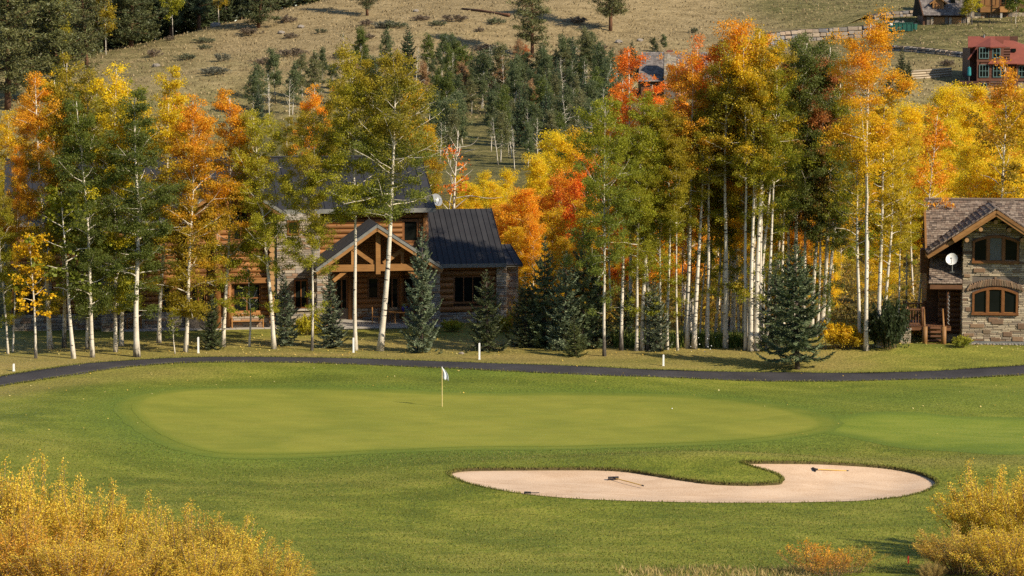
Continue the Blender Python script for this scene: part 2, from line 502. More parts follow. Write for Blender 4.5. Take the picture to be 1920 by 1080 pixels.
# ---- lawn with a hole for the bunker
def grid_mesh(name, xs, ys, mat, hole=None):
    gx, gy = np.meshgrid(xs, ys)
    V = np.stack([gx, gy, T(gx, gy)], -1).reshape(-1, 3)
    nx, ny = len(xs), len(ys)
    i = (np.arange(ny - 1)[:, None] * nx + np.arange(nx - 1)[None]).ravel()
    Q = np.stack([i, i + 1, i + nx + 1, i + nx], 1)
    if hole is not None:
        c = V[Q].mean(1)
        Q = Q[~((c[:, 0] > hole[0][0]) & (c[:, 0] < hole[1][0]) & (c[:, 1] > hole[0][1]) & (c[:, 1] < hole[1][1]))]
    return V, Q

bb0 = np.floor(bunker_poly.min(0) - 1.0); bb1 = np.ceil(bunker_poly.max(0) + 1.0)
xs = np.arange(-70, 70.01, 0.5); ys = np.arange(60, 176.01, 0.5)
V, Q = grid_mesh("lawn", xs, ys, None, (bb0, bb1))
V2, F2 = cdt_fill(bunker_poly, 0.5, box=(bb0, bb1))
V2 = np.column_stack([V2, T(V2[:, 0], V2[:, 1])])
me = fast_mesh("lawn", np.vstack([V, V2]), Q, F2 + len(V), [M['rough']], True)
allv = np.vstack([V, V2])
def lawn_attrs(me, v):
    d = dist_poly(green_poly[::2], v[:, 0], v[:, 1])
    lush = np.exp(-np.maximum(d - 0.9, 0) / 3.2) * 1.0
    lush = np.maximum(lush, 0.75 * np.exp(-((v[:, 0] - 22) / 12) ** 2 - ((v[:, 1] - 141) / 7) ** 2))
    lush = np.maximum(lush, 0.8 * np.exp(-((v[:, 0] - 0) / 14) ** 2 - ((v[:, 1] - 151) / 2.6) ** 2))
    pc = path_c
    ypath = np.interp(v[:, 0], pc[:, 0], pc[:, 1])
    dry = sstep(0.5, 2.2, v[:, 1] - ypath) * (0.95 - 0.75 * sstep(17, 24, v[:, 0])) * (1 - 0.6 * sstep(163, 168, v[:, 1]))
    dry = np.maximum(dry, 0.75 * np.exp(-((ypath - v[:, 1] - 3.5) / 2.6) ** 2) * (1 - sstep(-22, -14, v[:, 0])))
    dry = np.maximum(dry, 0.5 * np.exp(-((v[:, 0] - 18) / 12) ** 2 - ((v[:, 1] - 120.5) / 1.6) ** 2))
    dry = np.maximum(dry, 0.8 * (1 - sstep(88.5, 91.0, v[:, 1] + 0.8 * np.sin(v[:, 0] * 0.7))))
    dd = d + 0.5 * np.sin(v[:, 0] * 0.33) + 0.35 * np.sin(v[:, 1] * 0.5 + v[:, 0] * 0.21)
    band = (0.5 + 0.5 * np.tanh(2.2 * np.sin(dd * 2 * np.pi / 3.6))) * sstep(1.2, 3.0, d) * (1 - sstep(13, 19, d)) * (0.35 + 0.65 * np.clip(np.sin(v[:, 0] * 0.12 + 2.2) + .4, 0, 1))
    for nm, val in (("lush", lush), ("dry", dry), ("band", band)):
        a = me.attributes.new(nm, 'FLOAT', 'POINT'); a.data.foreach_set("value", val.astype(np.float32))
lawn_attrs(me, allv)
link("lawn", me, kind="structure", label="mown rough grass of the golf course")

V, Q = grid_mesh("bank", np.arange(-70, 70.01, 2.0), np.arange(-30, 60.01, 2.0), None)
me = fast_mesh("near_bank", V, Q, None, [M['rough']], True); lawn_attrs(me, V)
link("near_bank", me, kind="structure", label="grass bank in front of the golf course")
V, Q = grid_mesh("hill", np.arange(-190, 190.01, 2.0), np.arange(176, 760.01, 2.0), None)
link("hillside", fast_mesh("hillside", V, Q, None, [M['hill']], True), kind="structure", label="dry grass hillside behind the houses")
for x0, x1, y0, y1 in ((-1500, -190, 176, 760), (190, 1500, 176, 760), (-1500, 1500, 760, 1800), (-1500, -70, -400, 176), (70, 1500, -400, 176), (-70, 70, -400, -30)):
    V, Q = grid_mesh("far", np.linspace(x0, x1, 25), np.linspace(y0, y1, 25), None)
    me = fast_mesh("terrain", V, Q, None, [M['hill']], True)
    link("terrain", me, kind="structure", label="open ground beyond the valley")

def sheet(name, poly, step, lift, mat, label, soft=0.9):
    V, F = cdt_fill(poly, step)
    V = np.column_stack([V, T(V[:, 0], V[:, 1]) + lift])
    me = fast_mesh(name, V, None, F, [mat], True)
    a = me.attributes.new("edge", 'FLOAT', 'POINT'); a.data.foreach_set("value", (1 - sstep(0.0, soft, dist_poly(poly[::2], V[:, 0], V[:, 1]))).astype(np.float32))
    return link(name, me, kind="structure", label=label)
def wobble(poly, amp):
    n = len(poly); k = rr.normal(0, amp, n); k = (k + np.roll(k, 1)) / 2
    return grow(poly, k)
sheet("fairway", wobble(fair_poly, 0.10), 0.5, 0.005, M['fairway'], "bright mown fairway strip beside the green", 2.0)
sheet("green_fringe", wobble(fringe_poly, 0.08), 0.4, 0.008, M['fringe'], "collar of short grass around the putting green")
sheet("putting_green", wobble(green_poly, 0.03), 0.4, 0.014, M['green'], "smooth putting green")

# ---- cart path: low asphalt ribbon with a rounded edge
n_ = np.gradient(path_c, axis=0); n_ = np.stack([-n_[:, 1], n_[:, 0]], 1); n_ /= np.linalg.norm(n_, axis=1)[:, None]
rows = []
for off, lift in ((-1.10, -0.05), (-1.05, 0.03), (-0.5, 0.045), (0.5, 0.045), (1.05, 0.03), (1.10, -0.05)):
    jit = rr.normal(0, 0.04, len(path_c)) if abs(off) > 1 else 0
    p = path_c + n_ * (off + jit)[:, None] if abs(off) > 1 else path_c + n_ * off
    rows.append(np.column_stack([p, T(p[:, 0], p[:, 1]) + lift]))
V = np.vstack(rows); k = len(path_c)
Q = [(r * k + i, r * k + i + 1, (r + 1) * k + i + 1, (r + 1) * k + i) for r in range(5) for i in range(k - 1)]
link("cart_path", fast_mesh("cart_path", V, Q, None, [M['asphalt']], True), kind="structure", label="dark asphalt cart path curving past the green")

# ---- bunker: sand floor below a soil lip
LIP = 0.10
V, F = cdt_fill(bunker_poly, 0.22)
d = dist_poly(bunker_poly, V[:, 0], V[:, 1])
tilt = (V[:, 1] - bunker_poly[:, 1].min()) / np.ptp(bunker_poly[:, 1])
yb = np.interp(V[:, 1], [111, 121], [0.02, 1.0])
dep = (0.02 + LIP * sstep(0.05, 0.5, tilt)) + 0.16 * sstep(0, 2.2, d)
z = T(V[:, 0], V[:, 1]) - dep + np.random.default_rng(8).normal(0, .0025, len(V)) * sstep(0.2, 1, d) + 0.012 * np.sin(V[:, 0] * 2.1 + np.sin(V[:, 1] * 1.7)) * sstep(0.2, 1, d)
link("bunker_sand", fast_mesh("bunker_sand", np.column_stack([V, z]), None, F, [M['sand']], True), kind="structure", label="pale raked sand of the bunker")
M['blade_rough_'] = simple('lip_turf', (0.10, 0.115, 0.014), (0.15, 0.14, 0.025), 7, 0.9, 0.1)
bp = bunker_poly; n = len(bp)
zt = T(bp[:, 0], bp[:, 1])
tl = (bp[:, 1] - bp[:, 1].min()) / np.ptp(bp[:, 1])
outp = grow(bp, 0.045)
inn = grow(bp, -0.05 * sstep(0.05, 0.5, tl))
W = np.vstack([np.column_stack([outp, T(outp[:, 0], outp[:, 1]) + 0.012]), np.column_stack([inn, zt + 0.018]), np.column_stack([bp, zt - 0.03 - LIP * sstep(0.05, 0.5, tl) - 0.08])])
Q = [(r * n + i, r * n + (i + 1) % n, (r + 1) * n + (i + 1) % n, (r + 1) * n + i) for r in range(2) for i in range(n)]
lipm = fast_mesh("bunker_lip", W, Q, None, [M['blade_rough_'], M['soil']], False)
lipm.polygons.foreach_set("material_index", [0] * n + [1] * n)
link("bunker_lip", lipm, kind="structure", label="dark earth lip along the bunker edge")

# ---- blades and tufts
def blades(n_pts, pos, h, w, lean, seed, mats, curve=0.5):
    """n tapered blades, one triangle plus one quad each"""
    g = np.random.default_rng(seed)
    a = g.uniform(0, 2 * np.pi, n_pts); hh = h * g.uniform(0.5, 1.25, n_pts); ww = w * g.uniform(0.7, 1.3, n_pts)
    dx, dy = np.cos(a), np.sin(a); la = g.uniform(0, 2 * np.pi, n_pts); lm = lean * hh * g.uniform(0.2, 1, n_pts)
    lx, ly = np.cos(la) * lm, np.sin(la) * lm
    b0 = pos + np.stack([-dx * ww / 2, -dy * ww / 2, 0 * a], 1); b1 = pos + np.stack([dx * ww / 2, dy * ww / 2, 0 * a], 1)
    m0 = b0 * 0.25 + pos * 0.75 + (b0 - pos) * 0.5 + np.stack([lx * .35, ly * .35, hh * .6], 1); m1 = pos + (b1 - pos) * 0.75 + np.stack([lx * .35, ly * .35, hh * .6], 1)
    t = pos + np.stack([lx, ly, hh], 1)
    V = np.stack([b0, b1, m1, m0, t], 1).reshape(-1, 3); i = np.arange(n_pts) * 5
    return fast_mesh("blades", V, np.stack([i, i + 1, i + 2, i + 3], 1), np.stack([i + 3, i + 2, i + 4], 1), mats)

def blade_mat(name, stops, trans=0.25):
    t = NT(name)
    rnd = t.n("ShaderNodeNewGeometry").outputs["Random Per Island"]
    col = t.ramp(rnd, stops)
    p = t.n("ShaderNodeBsdfPrincipled"); p.inputs["Roughness"].default_value = 0.6; p.inputs["Specular IOR Level"].default_value = 0.2
    t.l(col, p.inputs["Base Color"]); tr = t.n("ShaderNodeBsdfTranslucent"); t.l(col, tr.inputs[0])
    mx = t.n("ShaderNodeMixShader"); mx.inputs[0].default_value = trans
    t.l(p.outputs[0], mx.inputs[1]); t.l(tr.outputs[0], mx.inputs[2]); t.l(mx.outputs[0], t.out.inputs[0]); return t.mat
M['blade_rough'] = blade_mat("rough_blade", [(0, (0.07, 0.085, 0.012)), (0.5, (0.14, 0.15, 0.022)), (1, (0.25, 0.21, 0.055))])
M['blade_dry'] = blade_mat("dry_blade", [(0, (0.20, 0.15, 0.05)), (0.5, (0.34, 0.25, 0.08)), (1, (0.48, 0.36, 0.15))])
M['blade_weed'] = blade_mat("weed_blade", [(0, (0.06, 0.10, 0.016)), (0.6, (0.13, 0.18, 0.03)), (1, (0.24, 0.22, 0.05))])
M['blade_hill'] = blade_mat("hill_tuft_blade", [(0, (0.122, 0.088, 0.042)), (0.5, (0.242, 0.180, 0.087)), (1, (0.355, 0.268, 0.138))], 0.15)

g = np.random.default_rng(11)
# overhanging grass on the bunker lip
i = g.integers(0, n, 6000); f = g.random(6000)[:, None]
p = bp[i] * (1 - f) + bp[(i + 1) % n] * f
keep = (tl[i] > 0.10) | (g.random(6000) < 0.25)
p = p[keep] + g.normal(0, 0.05, (keep.sum(), 2))
me = blades(len(p), np.column_stack([p, T(p[:, 0], p[:, 1]) - 0.01]), 0.10, 0.03, 0.7, 3, [M['blade_rough']])
link("lip_grass", me, kind="stuff", label="ragged grass hanging over the bunker lip")
# grass creeping over both edges of the path
i = g.integers(0, len(path_c) - 1, 9000); f = g.random(9000)[:, None]; sd_ = g.choice([-1, 1], 9000)[:, None]
p = path_c[i] * (1 - f) + path_c[i + 1] * f; p = p + n_[i] * sd_ * (1.12 - np.abs(g.normal(0, .07, 9000)) * (0.5 + 0.5 * np.sin(p[:, 0] * 1.9)) + g.normal(0, .04, 9000))[:, None]
me = blades(len(p), np.column_stack([p, T(p[:, 0], p[:, 1]) + 0.01]), 0.09, 0.035, 1.0, 13, [M['blade_rough']])
link("verge_grass", me, kind="stuff", label="grass creeping over the edges of the cart path")
# tufts over the rough close enough to read as grass
N = 90000
xx = g.uniform(-26, 26, N); yy = 93 + 33 * g.random(N) ** 1.4
k = ~inside(bp, xx, yy) & ~inside(fringe_poly, xx, yy) & ~inside(fair_poly, xx, yy) & (np.abs(xx) < yy * 0.2)
P3 = np.column_stack([xx[k], yy[k], T(xx[k], yy[k])])
me = blades(len(P3), P3, 0.05, 0.03, 1.0, 4, [M['blade_rough']])
link("rough_grass", me, kind="stuff", label="short rough grass around the bunker")
# long dry grass along the bottom edge
N = 1600
xx = g.uniform(3.7, 10.5, N); yy = g.uniform(90.5, 95.0, N) - 1.0 * np.abs(np.sin(xx * 0.9))
k = (xx > 4.5) | (g.random(N) < 0.4)
P3 = np.column_stack([xx[k], yy[k], T(xx[k], yy[k])])
link("dry_grass", blades(len(P3), P3, 0.22, 0.03, 1.0, 5, [M['blade_dry']]), kind="stuff", label="long straw-coloured grass below the lawn")
# tufts of the dry hillside
N = 70000
yy = g.uniform(430, 610, N); xx = g.uniform(-0.21, 0.21, N) * yy
cl = np.sin(xx * 0.9 + np.sin(yy * 0.7)) * np.sin(yy * 0.8 + np.cos(xx * 0.6)) + g.normal(0, 0.5, N)
k = cl > 0.15
P3 = np.column_stack([xx[k], yy[k], T(xx[k], yy[k])])
link("hillside_grass", blades(len(P3), P3, 0.34, 0.22, 0.9, 6, [M['blade_hill']]), kind="stuff", label="tufts of dry bunchgrass on the hillside")
# grass and weeds in front of the aspen grove
N = 9000
xx = g.uniform(6.2, 16.5, N); yy = g.uniform(160.6, 163.4, N) + 0.4 * np.sin(xx * 1.3)
k = g.random(N) < np.clip(np.interp(xx, [6.2, 8, 10.2, 11.2, 13.5, 15.2, 16.5], [0.3, .6, 0.3, 1, 1, 0.35, 0.2]), 0, 1)
P3 = np.column_stack([xx[k], yy[k], T(xx[k], yy[k])])
link("weeds", blades(len(P3), P3, 0.75, 0.07, 0.5, 7, [M['blade_weed']]), kind="stuff", label="tall green weeds along the edge of the aspen grove")
# fallen leaves scattered on the turf
N = 4200
xx = g.uniform(-33, 36, N); yy = np.where(g.random(N) < 0.85, g.uniform(157, 168, N), g.uniform(128, 157, N))
k = ~inside(green_poly, xx, yy) | (g.random(N) < 0.04)
xx, yy = xx[k], yy[k]; N = len(xx)
a = g.uniform(0, 6.28, N); s_ = g.uniform(0.02, 0.05, N)
c = np.column_stack([xx, yy, T(xx, yy) + 0.06])
e1 = np.column_stack([np.cos(a) * s_, np.sin(a) * s_, g.uniform(-.5, .5, N) * s_]); e2 = np.column_stack([-np.sin(a) * s_, np.cos(a) * s_, g.uniform(-.2, .9, N) * s_])
V = np.stack([c - e1, c - e2, c + e1, c + e2], 1).reshape(-1, 3)
M['fallen'] = blade_mat("fallen_leaf", [(0, (0.35, 0.22, 0.04)), (0.5, (0.6, 0.42, 0.08)), (1, (0.65, 0.55, 0.25))], 0.2)
link("fallen_leaves", fast_mesh("fallen_leaves", V, np.arange(4 * N).reshape(-1, 4), None, [M['fallen']]), kind="stuff", label="yellow leaves fallen on the grass")
# ================================================================== BUILDING KIT
class Frame:
    """local frame of a building: x along the facade, y into the house, z up"""
    def __init__(s, px, py, Y, yaw, z=None):
        p = at(px, py, Y)
        s.o = Vector((p.x, Y, Tz(p.x, Y) if z is None else z)); s.yaw = yaw
        s.c, s.s = math.cos(yaw), math.sin(yaw)
    def loc(s, px, py, ly=0.0):
        """local (x, z) where the sight line of a photo point meets the facade plane y = ly"""
        d = ray(px, py)
        n = Vector((-s.s, s.c, 0))
        t = (ly + n.dot(s.o) - 0.0) / n.dot(d) if True else 0
        p = Vector((d.x * t, d.y * t, CAMZ + d.z * t)) - s.o
        return p.x * s.c + p.y * s.s, p.z
    def x(s, px, ly=0.0): return s.loc(px, 500, ly)[0]
    def z(s, py, px, ly=0.0): return s.loc(px, py, ly)[1]
    def world(s, lx, ly, lz=0.0):
        return s.o + Vector((lx * s.c - ly * s.s, lx * s.s + ly * s.c, lz))

class Pieces:
    """many alike pieces: the largest become parts of their own, the rest one joined part"""
    def __init__(s, name, mat, joined, limit=300):
        s.name, s.mat, s.joined, s.limit, s.items = name, mat, joined, limit, []
    def add(s, mesh, mx, parent, size): s.items.append((size, mesh, mx, parent))
    def flush(s, root):
        s.items.sort(key=lambda q: -q[0])
        for size, me, mx, par in s.items[:s.limit]:
            o = link(s.name, me, par); o.matrix_local = mx
        rest = s.items[s.limit:]
        if rest:
            mb = MB()
            for _, me, mx, _p in rest:
                mb.add([mx @ v.co for v in me.vertices], [tuple(p.vertices) for p in me.polygons])
            mb.build(s.joined, s.mat, root, kind="stuff")

rs = random.Random(7)
def stone_mat(name, cols, rough=0.9, fine=9.0, bump=0.5):
    t = NT(name)
    col = t.ramp(t.rnd(), [(i / len(cols), c) for i, c in enumerate(cols)], 'CONSTANT')
    v = t.coord("Object"); nz = t.noise(v, fine, 5, 0.65)
    col = t.mix(t.math('MULTIPLY_ADD', nz, 1.1, -0.2, clamp=True), t.mix(0.55, col, (0.02, 0.015, 0.01)), col)
    return t.done(col, rough, t.bump(nz, bump, 0.04), 0.15)

M['ledge'] = stone_mat("ledgestone", [(0.50, 0.42, 0.32), (0.36, 0.30, 0.23), (0.56, 0.48, 0.37), (0.42, 0.27, 0.17), (0.30, 0.27, 0.24), (0.52, 0.43, 0.30), (0.40, 0.35, 0.28), (0.34, 0.22, 0.14), (0.48, 0.42, 0.35)])
M['greyledge'] = stone_mat("grey_ledgestone", [(0.62, 0.51, 0.35), (0.44, 0.36, 0.25), (0.68, 0.57, 0.40), (0.36, 0.29, 0.21), (0.54, 0.44, 0.30), (0.64, 0.52, 0.35), (0.40, 0.31, 0.22)])
M['brownblock'] = stone_mat("brown_block", [(0.30, 0.185, 0.11), (0.25, 0.16, 0.10), (0.34, 0.22, 0.13), (0.28, 0.20, 0.13)])
M['boulder'] = stone_mat("boulder_stone", [(0.42, 0.33, 0.24), (0.36, 0.30, 0.24), (0.46, 0.36, 0.25), (0.27, 0.26, 0.26), (0.40, 0.30, 0.21), (0.34, 0.30, 0.25)], fine=1.6, bump=0.8)
M['mortar'] = simple("mortar", (0.16, 0.13, 0.10), (0.09, 0.075, 0.06), 5, 0.95)
def log_mat(name, a, b, c):
    t = NT(name); v = t.coord("Object", (0.35, 9, 9)); n1 = t.noise(v, 2.2, 5, 0.6, 0.4); n2 = t.noise(t.coord("Object", (0.9, 2, 2)), 1.3, 3)
    col = t.ramp(t.math('ADD', t.math('MULTIPLY', n1, 0.6), t.math('MULTIPLY', n2, 0.45)), [(0.32, a), (0.52, b), (0.72, c)])
    hs = t.n("ShaderNodeHueSaturation"); t.l(t.math('MULTIPLY_ADD', t.rnd(), 0.5, 0.75), hs.inputs["Value"]); t.l(col, hs.inputs["Color"])
    return t.done(hs.outputs[0], 0.55, t.bump(n1, 0.25, 0.02), 0.25)
M['log'] = log_mat("stained_log", (0.115, 0.045, 0.014), (0.245, 0.108, 0.033), (0.36, 0.170, 0.056))
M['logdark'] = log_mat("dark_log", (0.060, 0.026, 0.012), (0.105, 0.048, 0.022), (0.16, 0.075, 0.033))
M['logend'] = simple("log_end_grain", (0.42, 0.25, 0.11), (0.30, 0.16, 0.06), 6, 0.8)
M['chink'] = simple("log_joint", (0.045, 0.022, 0.010), (0.03, 0.015, 0.008), 4, 0.9)
M['timber'] = log_mat("honey_timber", (0.17, 0.077, 0.023), (0.26, 0.125, 0.037), (0.33, 0.17, 0.055))
M['fascia'] = log_mat("brown_fascia", (0.16, 0.075, 0.025), (0.23, 0.115, 0.038), (0.29, 0.15, 0.052))
M['winframe'] = simple("window_wood", (0.20, 0.080, 0.023), (0.13, 0.052, 0.016), 5, 0.5)
M['teak'] = simple("teak", (0.40, 0.20, 0.065), (0.30, 0.14, 0.04), 8, 0.55, stretch=(1, 1, 1))
def glass_mat(name, tone, rough=0.03):
    t = NT(name); nz = t.noise(t.coord("Object"), 1.2, 2)
    return t.done(t.ramp(nz, [(0.3, tone), (0.7, tuple(x * 1.5 for x in tone))]), rough, None, 0.1)
M['glass'] = glass_mat("dark_window_glass", (0.006, 0.007, 0.006))
M['curtain'] = simple("pale_curtain", (0.16, 0.16, 0.14), (0.07, 0.075, 0.065), 6, 0.8, stretch=(6, 1, 0.4))
M['metalroof'] = simple("dark_metal_roof", (0.024, 0.023, 0.024), (0.034, 0.033, 0.034), 0.9, 0.52, 0.25, 0.0, piece=0.12)
M['metaltrim'] = simple("grey_metal_trim", (0.20, 0.20, 0.18), (0.13, 0.13, 0.12), 3, 0.5)
def shingle_mat(name, cols):
    t = NT(name); col = t.ramp(t.rnd(), [(i / len(cols), c) for i, c in enumerate(cols)], 'CONSTANT')
    g_ = t.noise(t.coord("Object", (9, 1.2, 1)), 1.5, 4, 0.7)
    col = t.mix(t.math('MULTIPLY_ADD', g_, 1.2, -0.25, clamp=True), t.mix(0.5, col, (0.05, 0.04, 0.035)), col)
    return t.done(col, 0.9, t.bump(g_, 0.4, 0.02), 0.15)
M['shingle'] = shingle_mat("weathered_shingle", [(0.27, 0.205, 0.155), (0.20, 0.150, 0.115), (0.35, 0.275, 0.21), (0.24, 0.172, 0.128), (0.15, 0.114, 0.09), (0.31, 0.24, 0.18)])
M['greyshingle'] = shingle_mat("grey_shingle", [(0.24, 0.21, 0.19), (0.19, 0.165, 0.15), (0.29, 0.25, 0.22), (0.15, 0.13, 0.12)])
M['redroof'] = simple("rust_red_roof", (0.21, 0.058, 0.034), (0.165, 0.046, 0.028), 1.2, 0.6, 0.3)
M['white'] = simple("white_paint", (0.80, 0.79, 0.75), (0.70, 0.69, 0.65), 4, 0.5)
M['flag'] = simple("flag_cloth", (0.62, 0.64, 0.64), (0.45, 0.48, 0.50), 5, 0.8)
M['flagpole'] = simple("flagpole_paint", (0.62, 0.52, 0.25), (0.55, 0.40, 0.12), 2, 0.4)
M['yellow'] = simple("yellow_handle", (0.62, 0.38, 0.06), (0.52, 0.30, 0.05), 4, 0.5)
M['black'] = simple("black_plastic", (0.025, 0.023, 0.025), None, 4, 0.5)
M['blue'] = simple("cobalt_glaze", (0.012, 0.014, 0.26), (0.01, 0.01, 0.20), 3, 0.15, 0.6)
M['dishgrey'] = simple("dish_grey", (0.24, 0.25, 0.26), (0.19, 0.20, 0.21), 4, 0.4, 0.5)
M['dgreen'] = simple("dumpster_green", (0.010, 0.085, 0.055), (0.008, 0.06, 0.042), 1.2, 0.5, 0.4)
M['teal'] = simple("teal_paint", (0.02, 0.20, 0.20), (0.015, 0.15, 0.16), 2, 0.5)
M['tealframe'] = simple("teal_window_frame", (0.10, 0.17, 0.15), (0.08, 0.13, 0.12), 2, 0.5)
M['patio'] = simple("patio_flagstone", (0.40, 0.36, 0.30), (0.30, 0.27, 0.23), 1.5, 0.9, bump=0.2)
M['red'] = simple("red_stake", (0.40, 0.04, 0.02), None, 3, 0.6)
M['rock'] = simple("pale_rock", (0.26, 0.225, 0.18), (0.17, 0.145, 0.12), 2, 0.95, bump=0.6)
M['deckbrown'] = log_mat("deck_wood", (0.085, 0.036, 0.016), (0.14, 0.062, 0.027), (0.19, 0.09, 0.04))

def stone_mesh(mat):
    mb = MB(); c = 0.06
    j = lambda a: rs.uniform(-a, a)
    back = [(-.5, 0, -.5), (.5, 0, -.5), (.5, 0, .5), (-.5, 0, .5)]
    mid = [(x * (1 + j(.02)), -0.72 + j(.1), z * (1 + j(.03))) for x, _, z in back]
    fr = [(x * (0.92 + j(.05)), -1.0 + j(.12), z * (0.80 + j(.1))) for x, _, z in back]
    mb.add(back + mid + fr, [(0, 1, 5, 4), (1, 2, 6, 5), (2, 3, 7, 6), (3, 0, 4, 7), (4, 5, 9, 8), (5, 6, 10, 9), (6, 7, 11, 10), (7, 4, 8, 11), (8, 9, 10, 11)])
    return mb.mesh("stone", mat)
STONES = {k: [stone_mesh(M[k]) for _ in range(7)] for k in ('ledge', 'greyledge', 'brownblock', 'boulder')}

def stone_face(pc, parent, kind, x0, x1, z0, z1, ly, side=0, skip=(), course=(0.09, 0.19), length=(0.25, 0.75), ok=None, blocks=0.0, depth=(0.03, 0.07)):
    """courses of separate stones over a wall plane; side 0 faces -y, +1 faces +x, -1 faces -x (then x0..x1 runs along y and ly is x)"""
    z = z0
    while z < z1 - 0.03:
        h = min(rs.uniform(*course), z1 - z)
        if z1 - (z + h) < course[0] * 0.5: h = z1 - z
        x = x0
        while x < x1 - 0.02:
            w = rs.uniform(*length); hh = h; kk = kind
            if x1 - (x + w) < length[0] * 0.5: w = x1 - x
            w = min(w, x1 - x)
            if blocks and rs.random() < blocks: kk = 'brownblock'
            cuts = [(x, x + w)]
            for (sx0, sx1, sz0, sz1) in skip:
                nc = []
                for a, b in cuts:
                    if z + h * .6 > sz0 and z + h * .4 < sz1 and b > sx0 and a < sx1:
                        if a < sx0 - 0.05: nc.append((a, sx0))
                        if b > sx1 + 0.05: nc.append((sx1, b))
                    else: nc.append((a, b))
                cuts = nc
            for a, b in cuts:
                cx, cz = (a + b) / 2, z + hh / 2
                if ok and not ok(cx, cz): continue
                dp = rs.uniform(*depth)
                if side == 0: mx = Matrix.Translation((cx, ly, cz)) @ Matrix.Diagonal((b - a - .018, dp, hh - .016, 1))
                else:
                    mx = Matrix.Translation((ly, cx, cz)) @ Matrix.Rotation(math.pi / 2 * side, 4, 'Z') @ Matrix.Diagonal((b - a - .018, dp, hh - .016, 1))
                pc.add(rs.choice(STONES[kk]), mx, parent, (b - a) * hh * (1.0 if side == 0 else 0.5))
            x += w
        z += h

def log_mesh(mat):
    mb = MB(); n = 10; vs = []; k = 7
    ph = rs.uniform(0, 6)
    for i in range(k):
        x = -.5 + i / (k - 1); r = 0.5 * (1 + 0.03 * math.sin(i * 1.9 + ph))
        for j in range(n):
            a = 2 * math.pi * j / n; vs.append((x, math.cos(a) * r, math.sin(a) * r))
    fs = [(i * n + j, (i + 1) * n + j, (i + 1) * n + (j + 1) % n, i * n + (j + 1) % n) for i in range(k - 1) for j in range(n)]
    mb.add(vs, fs, 0)
    mb.add(vs[:n], [tuple(range(n))], 1); mb.add(vs[-n:], [tuple(range(n))[::-1]], 1)
    me = mb.mesh("log", [mat, M['logend']])
    me.polygons.foreach_set("use_smooth", [len(p.vertices) == 4 for p in me.polygons])
    return me
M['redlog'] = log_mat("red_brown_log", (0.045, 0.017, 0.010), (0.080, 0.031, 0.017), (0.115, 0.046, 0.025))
M['redtrim'] = simple("red_brown_trim", (0.125, 0.048, 0.024), (0.09, 0.034, 0.018), 2, 0.7)
LOGS = {'redlog': [log_mesh(M['redlog']) for _ in range(3)], 'log': [log_mesh(M['log']) for _ in range(4)], 'logdark': [log_mesh(M['logdark']) for _ in range(4)]}

def log_wall(root, name, kind, x0, x1, z0, z1, ly, dia=0.36, skip=(), ok=None, back=0.22, poly=None):
    """a wall of stacked round logs, each one a child of the wall"""
    mb = MB()
    if poly: mb.prism(poly, ly + 0.02, ly + 0.02 + back)
    else: mb.box(x0, x1, ly + 0.02, ly + 0.02 + back, z0, z1)
    w = mb.build(name, M['chink'], root)
    z = z0
    n = max(1, round((z1 - z0) / (dia * 0.94))); st = (z1 - z0) / n
    for i in range(n):
        zc = z0 + (i + 0.5) * st
        cuts = [(x0 + rs.uniform(-.05, .0), x1 + rs.uniform(0, .05))]
        for (sx0, sx1, sz0, sz1) in skip:
            nc = []
            for a, b in cuts:
                if zc > sz0 and zc < sz1 and b > sx0 and a < sx1:
                    if a < sx0 - 0.08: nc.append((a, sx0))
                    if b > sx1 + 0.08: nc.append((sx1, b))
                else: nc.append((a, b))
            cuts = nc
        for a, b in cuts:
            if ok:
                a, b = ok(a, b, zc)
                if b - a < 0.2: continue
            o = link("log", rs.choice(LOGS[kind]), w)
            d = st * 1.06 * rs.uniform(0.97, 1.03)
            o.location = ((a + b) / 2, ly + 0.02 - st * 0.10, zc); o.scale = (b - a, d * 0.9, d)
    return w

def window(root, x0, x1, z0, z1, ly, cols=1, rows=1, fw=0.09, mat='winframe', glass='glass', proud=0.06, mull=None, name="window"):
    """frame with bars, each pane a child of the frame; sits 'proud' in front of plane ly"""
    y0, y1 = ly - proud, ly + 0.05
    mb = MB()
    mb.box(x0, x1, y0, y1, z0, z0 + fw); mb.box(x0, x1, y0, y1, z1 - fw, z1)
    mb.box(x0, x0 + fw, y0 + .003, y1, z0 + fw, z1 - fw); mb.box(x1 - fw, x1, y0 + .003, y1, z0 + fw, z1 - fw)
    mw = mull or fw * 0.7
    ix0, ix1, iz0, iz1 = x0 + fw, x1 - fw, z0 + fw, z1 - fw
    cw = (ix1 - ix0 - mw * (cols - 1)) / cols; rh = (iz1 - iz0 - mw * (rows - 1)) / rows
    for i in range(1, cols): mb.box(ix0 + i * cw + (i - 1) * mw, ix0 + i * cw + i * mw, y0 + .012, y1, iz0, iz1)
    for j in range(1, rows):
        for i in range(cols):
            a = ix0 + i * (cw + mw); mb.box(a, a + cw, y0 + .018, y1, iz0 + j * rh + (j - 1) * mw, iz0 + j * rh + j * mw)
    w = mb.build(name, M[mat] if isinstance(mat, str) else mat, root)
    for i in range(cols):
        for j in range(rows):
            a, b = ix0 + i * (cw + mw), iz0 + j * (rh + mw)
            p = MB(); p.box(a, a + cw, y1 - 0.035, y1 - 0.02, b, b + rh)
            p.build("pane", M[glass], w)
    return w

